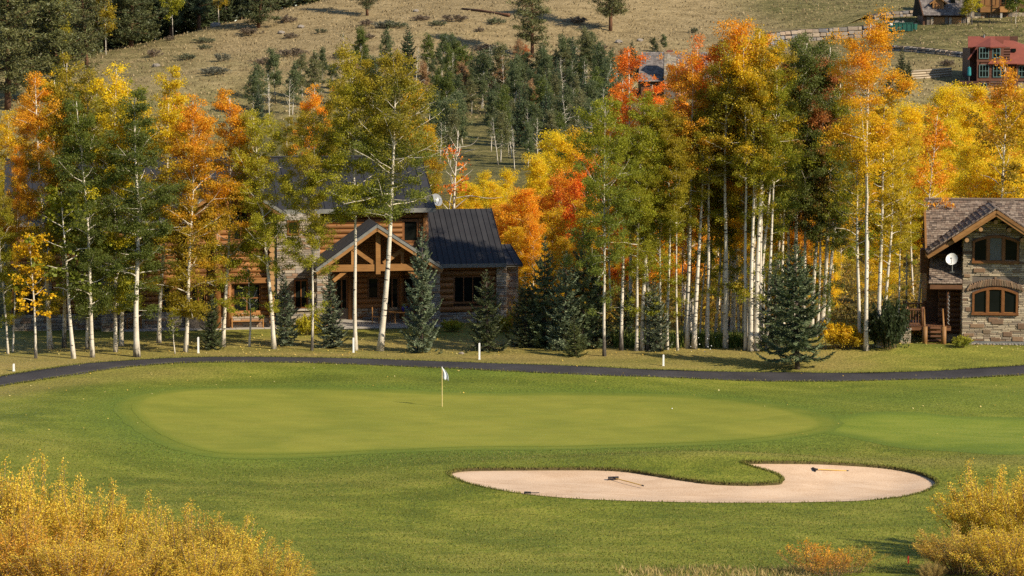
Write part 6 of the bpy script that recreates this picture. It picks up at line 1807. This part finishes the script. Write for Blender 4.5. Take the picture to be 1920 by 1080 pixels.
# ---- aspen grove between the lodge and the stone house
GG = "aspens of the grove between the two houses"
grove = [('high', 1180, 632, 1190, 98, OR, RO), ('wide', 1193, 658, 1202, 245, OL, OL), ('high', 1204, 657, 1218, 176, OL, OL), ('wide', 1239, 656, 1232, 205, OL, OG), ('high', 1251, 656, 1258, 190, OL, OG),
         ('high', 1287, 646, 1290, 88, OR, RO), ('high', 1297, 646, 1278, 235, OG, GO), ('high', 1303, 643, 1272, 132, OR, OR), ('high', 1312, 646, 1330, 290, OL, OG), ('high', 1325, 642, 1345, 62, OG, OR), ('high', 1341, 644, 1352, 205, OL, OG),
         ('high', 1354, 645, 1362, 260, OG, GO), ('high', 1365, 642, 1378, 140, OL, OG), ('high', 1373, 643, 1386, 78, OL, OR), ('high', 1386, 644, 1372, 175, OL, OG), ('wide', 1394, 645, 1402, 50, OL, OR), ('high', 1403, 651, 1392, 212, GO, OR),
         ('high', 1408, 649, 1420, 120, OL, OL), ('high', 1413, 652, 1432, 60, OL, GO), ('high', 1421, 652, 1452, 82, G_, OG), ('high', 1428, 649, 1442, 185, OG, GO), ('high', 1440, 632, 1460, 130, OL, PK), ('high', 1451, 632, 1472, 110, OL, PK),
         ('high', 1468, 632, 1478, 168, G_, OL), ('high', 1479, 632, 1490, 125, DG, OL), ('high', 1489, 632, 1502, 92, DG, DG), ('wide', 1505, 632, 1524, 76, DG, DG), ('high', 1520, 632, 1546, 88, DG, DG), ('wide', 1531, 632, 1562, 120, DG, PK),
         ('high', 1541, 632, 1576, 155, DG, OL), ('high', 1552, 632, 1560, 230, G_, OL), ('high', 1270, 657, 1264, 265, OL, OG), ('high', 1216, 657, 1206, 290, G_, OG), ('high', 1289, 653, 1284, 120, OG, OR), ('high', 1301, 654, 1310, 200, OL, OG), ('high', 1327, 652, 1338, 150, OL, OG), ('high', 1362, 653, 1366, 100, OL, OG), ('high', 1397, 657, 1404, 90, OG, GO), ('high', 1406, 658, 1412, 160, OL, OG), ('high', 1416, 657, 1425, 110, OL, OG), ('high', 1424, 656, 1436, 140, OL, GO), ('high', 1438, 655, 1446, 150, OL, OL), ('high', 1165, 657, 1160, 250, OL, OG)]
for a in grove: front(*a[:7], None, wid=(1.0 if a[0] != 'wide' else .85), group=GG, var=(1 if a[1] in (1180, 1303) else 4 if a[1] in (1289, 1301, 1327, 1362, 1397, 1406, 1416, 1424, 1438) else None))
front('lone', 1625, 657, 1626, 44, GO, OR, "tall white-trunked aspen with forked stem and orange top, standing clear of the grove", var=0)
for a in [('sparse', 1612, 650, 1590, 240, OL, GO, "thin curved aspen trunk just beside the tall forked orange-topped aspen"), ('sparse', 1648, 651, 1655, 170, OG, GO, "twin-trunked sparse golden aspen, first beyond the tall forked aspen"), ('high', 1659, 648, 1672, 250, OG, YE, "slim golden aspen hugging the sparse twin-trunked one"),
          ('high', 1683, 640, 1692, 290, OL, YE, "aspen with clean white trunk behind the dark shrub by the deck"), ('sparse', 1717, 631, 1748, 215, OR, OR, "leaning aspen with orange crown rising behind the deck railing"), ('high', 1699, 629, 1710, 300, OG, GO, "shaded aspen just behind the railing end of the deck"),
          ('sap', 1548, 655, 1556, 560, DG, G_, "small dark sapling between the front blue spruce and the grove")]:
    front(*a[:8], wid=.9, group=None)
deep('sparse', 1872, 182, 126, OG, OR, "tall orange-topped aspen rising behind the stone house roof", 1.05)
for a in [(1218, 177, 158, OR, RO, "red-orange aspen hiding the foot of the chimney house"), (1282, 179, 104, OR, OR, "bright orange aspen in front of the chimney house's roof end"), (1168, 178, 150, RO, RO, "red aspen leaning at the wood side of the chimney house")]:
    deep('full', a[0], a[1], a[2], a[3], a[4], a[5], .8)
g2 = random.Random(4)
pal = [(OL, OG), (OG, GO), (GO, OR), (OG, YE), (OR, OR), (OL, GO), (GO, YE)]
GM = "golden aspens deep in the grove"
for i in range(9):
    px = 1130 + (1745 - 1130) * (i + g2.random()) / 9; Y = g2.uniform(171, 200)
    c, t_ = g2.choice(pal); deep(g2.choice(['high', 'high', 'full']), px, Y, g2.uniform(215, 375), c, t_, wid=g2.uniform(.8, 1.0), group=GM, lean=g2.uniform(-.02, .03))
GU = "low golden aspens filling the back of the grove"
for i in range(46):
    px = 960 + (1790 - 960) * (i + g2.random()) / 46; Y = g2.uniform(178, 232)
    c, t_ = g2.choice([(GO, GO), (YG, YE), (GO, YE), (OG, GO), (GO, OR), (YE, YE), (YE, YE)]); deep('bush', px, Y, g2.uniform(395, 560) - (Y - 178) * 1.2, c, t_, wid=g2.uniform(.9, 1.3), group=GU)
GY_ = "yellow aspens on the flat behind the stone house"
for i in range(96):
    px = 1600 + (2060 - 1600) * ((i * .618) % 1); Y = 325 - 115 * g2.random() ** 1.35; k = g2.random()
    c, t_ = (YE, YE) if k < .62 else g2.choice([(GO, YE), (GO, OR), (YG, YE), (YG, YE), (YE, GO)])
    ty = np.interp(px, [1600, 1650, 1700, 1760, 1830, 2060], [270, 190, 185, 165, 160, 150]) + (325 - Y) * 1.45 + g2.uniform(-8, 45)
    deep('bush', px, Y, ty, c, t_, wid=g2.uniform(1.1, 1.5), group=GY_)
GC = "yellow and orange aspens in the gap beyond the log lodge"
for px, Y, ty, c, t_ in [(868, 232, 335, YG, YE), (890, 226, 350, YE, YE), (905, 240, 325, YG, YE), (930, 222, 345, YE, YE), (952, 236, 322, YE, YE), (975, 225, 360, YE, GO), (1000, 245, 330, YG, YE), (1030, 250, 268, YG, YE), (1048, 246, 252, YG, YE), (1068, 240, 262, YE, YE), (1012, 232, 300, YE, YE), (1085, 236, 250, YE, GO),
                         (925, 205, 395, GO, OR), (950, 202, 385, OR, OR), (985, 200, 360, GO, OR), (1015, 203, 375, OR, OR), (1045, 206, 335, GO, RO), (1075, 204, 320, RO, OR), (1100, 200, 300, RO, RO), (965, 192, 430, GO, GO), (1000, 190, 420, GO, OR), (1040, 192, 400, OG, GO), (1090, 191, 380, OG, GO), (940, 190, 470, GO, GO), (1125, 196, 410, GO, OR), (880, 200, 400, YE, OR), (850, 206, 380, YG, GO), (1062, 186, 450, OG, GO)]:
    deep('bush', px, Y, ty, c, t_, wid=g2.uniform(.95, 1.2), group=GC)
# ---- blue spruces
GS = "blue spruces round the lodge and the grove"
for a in [('front', 1495, 692, 1492, 452, BS, "wide blue spruce standing alone at the cart path with its trunk showing", 1.0), ('spruce', 1452, 655, 1455, 478, BS, "blue spruce half hidden behind the big one at the cart path", 1.05), ('spruce', 790, 660, 792, 425, BSL, "tall blue spruce in front of the porch's stone pillar", .74),
          ('spruce_narrow', 622, 652, 618, 505, BSL, "narrow blue spruce between the two big aspens before the porch", 1.3), ('spruce_narrow', 536, 648, 530, 508, BSL, "blue spruce against the stone tower wall", 1.15), ('spruce', 396, 655, 398, 545, FS, "small dark spruce behind the white post by the patio", .95),
          ('spruce', 914, 658, 912, 505, FS, "dark green spruce in front of the lodge wing window", 1.12), ('spruce', 1090, 652, 1098, 428, BS, "tallest of the clustered blue spruces, in front of the grey-footed lone aspen", .92), ('spruce', 1020, 650, 1022, 446, BS, "second tallest blue spruce of the cluster beyond the lodge", .92), ('spruce', 1058, 655, 1062, 470, BSL, "blue spruce between the two tallest of the cluster", 1.0),
          ('spruce', 985, 650, 985, 512, FS, "dark spruce at the lodge end of the cluster", 1.1), ('spruce', 1078, 668, 1076, 592, (.10, .11, .035), "low olive-green young conifer at the foot of the spruce cluster", 1.35), ('spruce', 1172, 645, 1172, 520, FS, "dark spruce shaded behind the grey-footed lone aspen", 1.0),
          ('spruce', 1231, 658, 1226, 522, BSL, "pale blue spruce at the grove's edge near the lone white post", 1.0), ('spruce', 1118, 645, 1122, 500, FS, "shaded spruce right behind the stout lone aspen", .95)]:
    front(a[0], a[1], a[2], a[3], a[4], a[5], None, a[6], wid=a[7], name="blue_spruce" if a[5] != FS else "spruce", group=GS)
# ---- pines and woods on the hill
GP = "pines on the meadow crest"
for a in [('pine', 997, 108, 1002, -75, PN, "tall pine with bare lower trunk above the hillside wood"), ('pine', 1143, 58, 1150, -130, PN, "pine cut off by the frame top with long bare rusty trunk"), ('pine', 690, 29, 688, -75, FP, "dark lone pine near the middle of the meadow crest"), ('pinelow', 486, 52, 488, -85, FP, "bushy pine casting a long shadow at the crest"), ('pinelow', 247, 88, 240, -85, FP, "big low-branched pine at the end of the crest's dark forest"),
          ('pinelow', 120, 190, 85, -30, PN, "big dense pine bulging over the gold aspens near the frame corner"), ('pine', 12, 205, 20, -40, PN, "big pine at the frame corner with bare lower limbs"), ('pine', 58, 180, 50, -60, PN, "pine squeezed between the two big corner pines"), ('pine', 160, 128, 152, -70, PN, "pine behind the big dense one near the frame corner")]:
    front(a[0], a[1], a[2], a[3], a[4], a[5], None, a[6], wid=1.45 if a[1] in (120, 12, 247, 486, 690) else 1.1, name="pine", group=GP)
GF = "dark forest behind the meadow crest"
for i in range(84):
    px = -30 + 640 * (i + g2.random()) / 84; Y0 = float(crestY(px)); Y = Y0 + g2.uniform(6, 55)
    base = Tz((px - 960) / FPX * Y, Y); h = g2.uniform(14, 21); k = g2.choice(['pine', 'pine', 'fir', 'fir', 'fir'])
    p = onY(px, Y); tree(k, p.x, Y, h, g2.choice([FS, PN, FS, (0.045, 0.06, 0.028)]), None, g2.uniform(.95, 1.25), (0, 0), None, "tree", GF, "pine" if k == 'pine' else "fir")
for px, Y, h, c in [(205, 500, 15, OG), (125, 497, 14, YG), (330, 520, 14, OL), (415, 540, 13, OG), (60, 490, 15, OG), (180, 512, 16, YG)]:
    p = onY(px, Y); tree('hill', p.x, Y, h, c, c, .8, (0, 0), None, "tree", "aspens among the dark forest on the crest", "aspen")
GH_ = "small trees of the hillside wood"
hw = [(490, 205), (520, 190), (545, 215), (565, 185), (590, 200), (605, 160), (625, 185), (640, 150), (660, 175), (680, 140), (690, 185), (705, 205), (730, 150), (745, 190), (760, 135), (778, 165), (790, 200), (800, 140), (812, 180), (480, 235), (510, 240), (540, 245), (470, 215)]
for i in range(185):
    px = 815 + 360 * ((i * .618) % 1); py = g2.uniform(150, 318)
    if 870 < px < 925 and py > 215: continue
    hw.append((px, py))
for px, py in hw:
    p = ground(px + g2.uniform(-5, 5), py); k = g2.random(); h = g2.uniform(5.5, 9.5)
    if k < .66: tree('hill', p.x, p.y, h, g2.choice([HG, HG, (0.115, 0.14, 0.055), DG, (0.19, 0.185, 0.075)]), None, g2.uniform(.7, 1.1), (g2.uniform(-.05, .05), 0), None, "tree", GH_, "young_aspen")
    elif k < .76: tree('fir', p.x, p.y, h * .95, g2.choice([FS, (0.07, 0.10, 0.045), (0.065, 0.09, 0.045)]), None, g2.uniform(.85, 1.15), (0, 0), None, "tree", GH_, "fir")
    elif k < .94: tree('bare', p.x, p.y, h * .95, HG, None, .9, (g2.uniform(-.12, .12), 0), None, "tree", GH_, "bare_aspen")
    else: tree('hill', p.x, p.y, h * .8, TAN, TAN, .9, (0, 0), None, "tree", GH_, "young_aspen")
for px, py, ty, c, k, lb in [(1100, 150, 75, HG, 'hill', None), (1060, 140, 80, HG, 'hill', None), (1130, 165, 85, FS, 'fir', None), (1165, 180, 95, FS, 'fir', None), (1185, 150, 75, FS, 'fir', None), (1245, 98, 65, HG, 'hill', None), (1225, 110, 72, FS, 'hill', None), (1270, 150, 135, FS, 'hill', None), (1110, 120, 60, HG, 'hill', None), (975, 110, 75, TAN, 'hill', None), (985, 125, 85, PK, 'hill', None)]:
    front(k, px, py, px, ty, c, c, lb, wid=1.2, name="fir" if k == 'fir' else "young_aspen", group=GH_)
for a in [('fir', 1690, 178, 1692, 88, FS, "dark fir on the grass slope behind the tall orange-topped aspen", 1.0), ('fir', 1705, 155, 1704, 112, FS, "smaller dark fir at the end of the pale timber wall", 1.2), ('fir', 1668, 185, 1668, 130, FS, "dark fir low on the slope beside the orange-topped aspen crown", 1.2),
          ('hill', 1822, 46, 1826, -45, YG, "pale green aspen with white trunk beside the wooden garage", 1.1), ('hill', 1815, 46, 1808, -20, YG, "second white trunk close by the wooden garage's aspen", .9), ('hill', 1904, 45, 1908, -40, G_, "green aspen in front of the timber house balcony", 1.1), ('hill', 1896, 42, 1892, -30, G_, "slim aspen trunk before the timber house's ground floor", .8)]:
    front(a[0], a[1], a[2], a[3], a[4], a[5], a[5], a[6], wid=a[7], name="fir" if a[0] == 'fir' else "aspen")

# ---- shrubs
BV = {'willow': [bush(s, 4.6, 1.9, n_, int(p_ * 1.35), .076, .45, spread=.14) for s, n_, p_ in ((201, 95, 230), (202, 75, 250), (203, 110, 170), (204, 60, 230))], 'red': [bush(211, 2.0, 1.5, 36, 95, .07, .5, spread=.22)], 'sage': [bush(s, 1.0, .95, 26, 60, .13, .5, spread=.2) for s in (221, 222)],
      'round': [bush(s, 1.5, 1.0, 34, 150, .10, .7, spread=.25, matl='leaf') for s in (231, 232)]}
VAR.update({'w_' + k: v for k, v in BV.items()})
WG, WY = (0.60, 0.41, 0.045), (0.75, 0.52, 0.06)
GWI = "golden willows below the golf course"
for px, Y, ty, wd, lb, c, t_ in [(-30, 83, 858, 1.15, "golden willow at the frame's lower corner, rising highest beside the lawn", WG, WY), (78, 86, 862, .95, "pointed golden willow with a thin tall sprig, second from the corner", WG, WY), (165, 84, 905, 1.0, "rounded golden willow behind the orange-tinted one", WG, WY), (55, 77, 950, 1.1, "orange-tinted willow in front at the frame's lower corner", (.60, .33, .035), (.68, .40, .05)),
                                 (262, 85, 925, .9, "golden willow in the middle of the row with a dark gap beside it", WG, WY), (215, 77, 985, 1.05, "low broad willow in front of the dark gap", (.55, .36, .05), WY), (335, 83, 948, 1.0, "golden willow past the dark gap, with brown twigs", (.48, .32, .05), WY), (425, 82, 958, .95, "last full golden willow towards the bunker", (.46, .33, .05), WY), (370, 77, 1015, 1.0, "low willow along the bottom edge before the last full one", WG, WY), (500, 81, 1030, .9, "small thin willow ending the row above bare lawn", (.42, .30, .05), WY), (130, 75, 1010, 1.1, "low orange-gold willow at the very bottom near the corner", (.60, .34, .04), WY)]:
    p = onY(px, Y); h = zat(ty, Y) - p.z
    tree('w_willow', p.x, Y, h, c, t_, wd * 4.6 / max(h, 1.5) * .95, (0, 0), lb, "shrub", GWI, "willow")
for px, Y, ty, wd, lb, c, t_ in [(1862, 98, 872, 1.3, "tall golden willow leaning over the lawn beside the bunker", (.60, .40, .035), WY), (1940, 96, 885, 1.3, "golden willow at the frame edge behind the tall one", (.60, .41, .035), WY), (1812, 93, 985, 1.1, "brownish thin willow at the foot of the tall golden one", (.55, .36, .06), (.66, .46, .07)), (1905, 90, 985, 1.25, "low gold and brown willow in the lower corner opposite the row", (.62, .42, .04), (.74, .52, .05)), (1755, 90, 1050, .6, "small straggly willow right of the red stake".replace("right of", "beside"), (.42, .30, .09), (.5, .36, .1))]:
    p = onY(px, Y); h = zat(ty, Y) - p.z
    tree('w_willow', p.x, Y, h, c, t_, wd * 4.6 / max(h, 1.5) * .9, (0, 0), lb, "shrub", GWI, "willow")
for px, Y, ty, c, t_, lb, wd in [(1525, 93, 1012, (.46, .26, .07), OR, "loose shrub with red-orange leaves at the bottom edge", 1.0), (1605, 93, 1022, (.42, .26, .04), (.6, .4, .05), "yellow half of the low shrub pair next to the red-orange one", .95), (1565, 92, 1035, (.48, .22, .05), OR, "low orange shrub filling the gap between the red and yellow ones", .9)]:
    p = onY(px, Y); h = zat(ty, Y) - p.z
    tree('w_red', p.x, Y, h, c, t_, wd * 2.0 / h * .85, (0, 0), lb, "shrub", None, "shrub")
for kind, px, py, ty, c, t_, wd, lb in [('w_round', 1801, 651, 628, G_, YG, 1.0, "small yellow-green shrub at the corner of the stone house wall"), ('w_round', 1666, 654, 556, (.045, .060, .022), (.05, .065, .022), .50, "large dark vine-like shrub beside the deck and stone pier"), ('w_round', 1652, 650, 580, (.045, .060, .022), (.05, .065, .022), .5, "dark shrub leaning against the large one by the deck"),
                                        ('w_round', 580, 628, 585, YG, YG, .8, "yellow-green shrub in the corner between stone tower and porch"), ('w_round', 846, 622, 598, G_, YG, 1.0, "low green shrub under the lodge wing window"), ('w_round', 945, 622, 590, OG, YG, .9, "small golden shrub at the end of the lodge wing"),
                                        ('w_round', 1595, 653, 618, OG, GO, 1.0, "low golden shrub behind the dark grass near the tall forked aspen"), ('w_round', 1575, 652, 600, OG, GO, 1.0, "golden brush beside the big front spruce"), ('w_round', 1722, 630, 598, YE, GO, 1.2, "glowing yellow brush seen under the deck"), ('w_round', 1752, 629, 600, GO, GO, 1.2, "orange brush seen through the log steps")]:
    front(kind, px, py, px, ty, c, t_, lb, wid=wd * 1.3, name="shrub", cat="shrub")
GSG = "sage bushes on the dry meadow"
sage = [(318, 76), (290, 107), (384, 80), (385, 92), (545, 72), (600, 62), (685, 48), (720, 52), (790, 38), (822, 48), (850, 40), (740, 52), (690, 73), (640, 110), (545, 105), (500, 120), (415, 115), (350, 112), (400, 140), (470, 65), (900, 60), (930, 45), (1080, 45), (905, 95), (925, 100), (540, 42), (1360, 85), (1300, 62), (1776, 124), (1120, 95), (840, 100), (800, 108)]
SG1, SG2, SG3 = (0.17, 0.165, 0.115), (0.20, 0.15, 0.10), (0.15, 0.155, 0.08)
for i, (px, py) in enumerate(sage):
    p = ground(px, py); tree('w_sage', p.x, p.y, g2.uniform(.4, 1.0) ** .6 * 1.5, g2.choice([SG1, SG2, SG3, SG2]), None, g2.uniform(.9, 2.4), (0, 0), None, "shrub", GSG, "sagebrush")
p = ground(402, 40); tree('w_round', p.x, p.y, 3.2, HG, HG, 1.1, (0, 0), "round green juniper at the meadow crest below the forest", "shrub", None, "juniper")
# scrub too dense to count on the hill
g = np.random.default_rng(77)
VS = []
me_ = BV['sage'][0][1]; base = np.empty(len(me_.vertices) * 3, np.float32); me_.vertices.foreach_get("co", base); base = base.reshape(-1, 4, 3)
for i in range(420):
    px = g.uniform(440, 1230); py = g.uniform(95, 330)
    if px < 830 and py > 250: continue
    p = ground(px, py); k = g.choice(len(base), 90); s = g.uniform(.6, 1.5)
    VS.append(base[k] * np.array([1.6 * s, 1.6 * s, s]) + np.array(p))
V = np.vstack(VS).reshape(-1, 3)
so_ = link("scrub", quads_mesh("scrub", V, M['willow']), kind="stuff", label="tangled brown and green scrub under the hillside wood"); so_.color = (.12, .105, .05, 1); so_["tint_top"] = [.20, .14, .07]
VS = []
for i in range(520):
    px = g.uniform(960, 1800); Y = g.uniform(167, 215); p = onY(px, Y)
    k = g.choice(len(base), 90); s = g.uniform(.6, 1.5); VS.append(base[k] * np.array([1.3 * s, 1.3 * s, 1.2 * s]) + np.array(p))
V = np.vstack(VS).reshape(-1, 3)
so_ = link("undergrowth", quads_mesh("undergrowth", V, M['willow']), kind="stuff", label="golden and brown undergrowth on the grove floor"); so_.color = (.26, .17, .03, 1); so_["tint_top"] = [.5, .3, .03]
# white flowers in the weeds
p = MB()
for i in range(11):
    q = ground(g.uniform(1290, 1345), g.uniform(640, 664)); q.y -= 2; c = q + Vector((0, 0, g.uniform(.35, .8))); r_ = .03
    for a in range(2):
        e = Vector((math.cos(a * 1.57), math.sin(a * 1.57) * .5, .5)).normalized() * r_; f = Vector((-math.sin(a * 1.57), math.cos(a * 1.57), .3)) * r_
        p.add([c - e, c - f, c + e, c + f], [(0, 1, 2, 3)])
p.build("wildflowers", M['white'], None, kind="stuff", label="small white wildflowers among the weeds by the grove")

# ---- labels for the trees named by their place in a row
ORD = ["first", "second", "third", "fourth", "fifth", "sixth", "seventh", "eighth", "ninth", "tenth", "eleventh", "twelfth", "thirteenth", "fourteenth", "fifteenth", "sixteenth", "seventeenth", "eighteenth", "nineteenth"]
TENS = {2: "twent", 3: "thirt", 4: "fort", 5: "fift", 6: "sixt", 7: "sevent", 8: "eight", 9: "ninet"}
def ordinal(i):
    if i >= 99: return "last" if i == 99 else "beyond-last-by-" + ORD[min(i - 100, 18)]
    if i < 19: return ORD[i]
    n = i + 1; t_, u = divmod(n, 10)
    return TENS[t_] + ("ieth" if u == 0 else "y-" + ORD[u - 1])
def hue(t):
    c = [k for k in t.children if "tint_top" in k][0]; r_, g__, b_ = c["tint_top"]
    if g__ > r_: return "green"
    q = g__ / r_
    if r_ < .25: return "olive"
    return "red-orange" if q < .32 else "orange" if q < .44 else "golden" if q < .60 else "yellow" if q < .78 else "yellow-green"
def series(group, fmt, reverse=False, key=None):
    ts = [t for t in TREES if t.get('group') == group and not t['label']]
    ts.sort(key=key or (lambda t: t.location.x / max(t.location.y, 1)), reverse=reverse)
    for i, t in enumerate(ts): t['label'] = fmt(t, ordinal(i))
series(GB, lambda t, o: f"{hue(t)}-topped aspen rising behind the lodge roof, {o} from the corner pines")
series(GG, lambda t, o: f"white-trunked aspen with {hue(t)} top at the grove front, {o} trunk from the spruce cluster")
series(GM, lambda t, o: f"{hue(t)} aspen deep inside the grove, {o} from the log lodge side")
series(GU, lambda t, o: f"low {hue(t)} aspen filling the back of the grove, {o} from the log lodge side")
series(GY_, lambda t, o: f"{hue(t)} aspen on the flat beyond the stone house, {o} from the tall forked aspen")
series(GC, lambda t, o: f"{hue(t)} aspen in the gap beyond the lodge wing, {o} from the satellite dish")
series(GF, lambda t, o: f"dark {t.name.split('.')[0]} in the forest behind the meadow crest, {o} from the corner pines")
series("aspens among the dark forest on the crest", lambda t, o: f"pale aspen among the dark crest forest, {o} from the corner pines")
_gh = sorted([q for q in TREES if q.get('group') == GH_ and not q['label']], key=lambda q: q.location.y)
_m = len(_gh)
for _b, _w in enumerate(("lowest", "lower middle", "upper middle", "highest")):
    _p = sorted(_gh[_b * _m // 4:(_b + 1) * _m // 4], key=lambda q: q.location.x / q.location.y)
    for _i, q in enumerate(_p):
        q['label'] = f"{ {'fir': 'dark fir', 'young_aspen': 'small aspen', 'bare_aspen': 'bare white-stemmed aspen'}[q.name.split('.')[0]] } in the {_w} band of the hillside wood, {ordinal(_i)} along"
series(GSG, lambda t, o: f"low grey-brown sagebrush on the meadow, {o} counted from the corner pines")
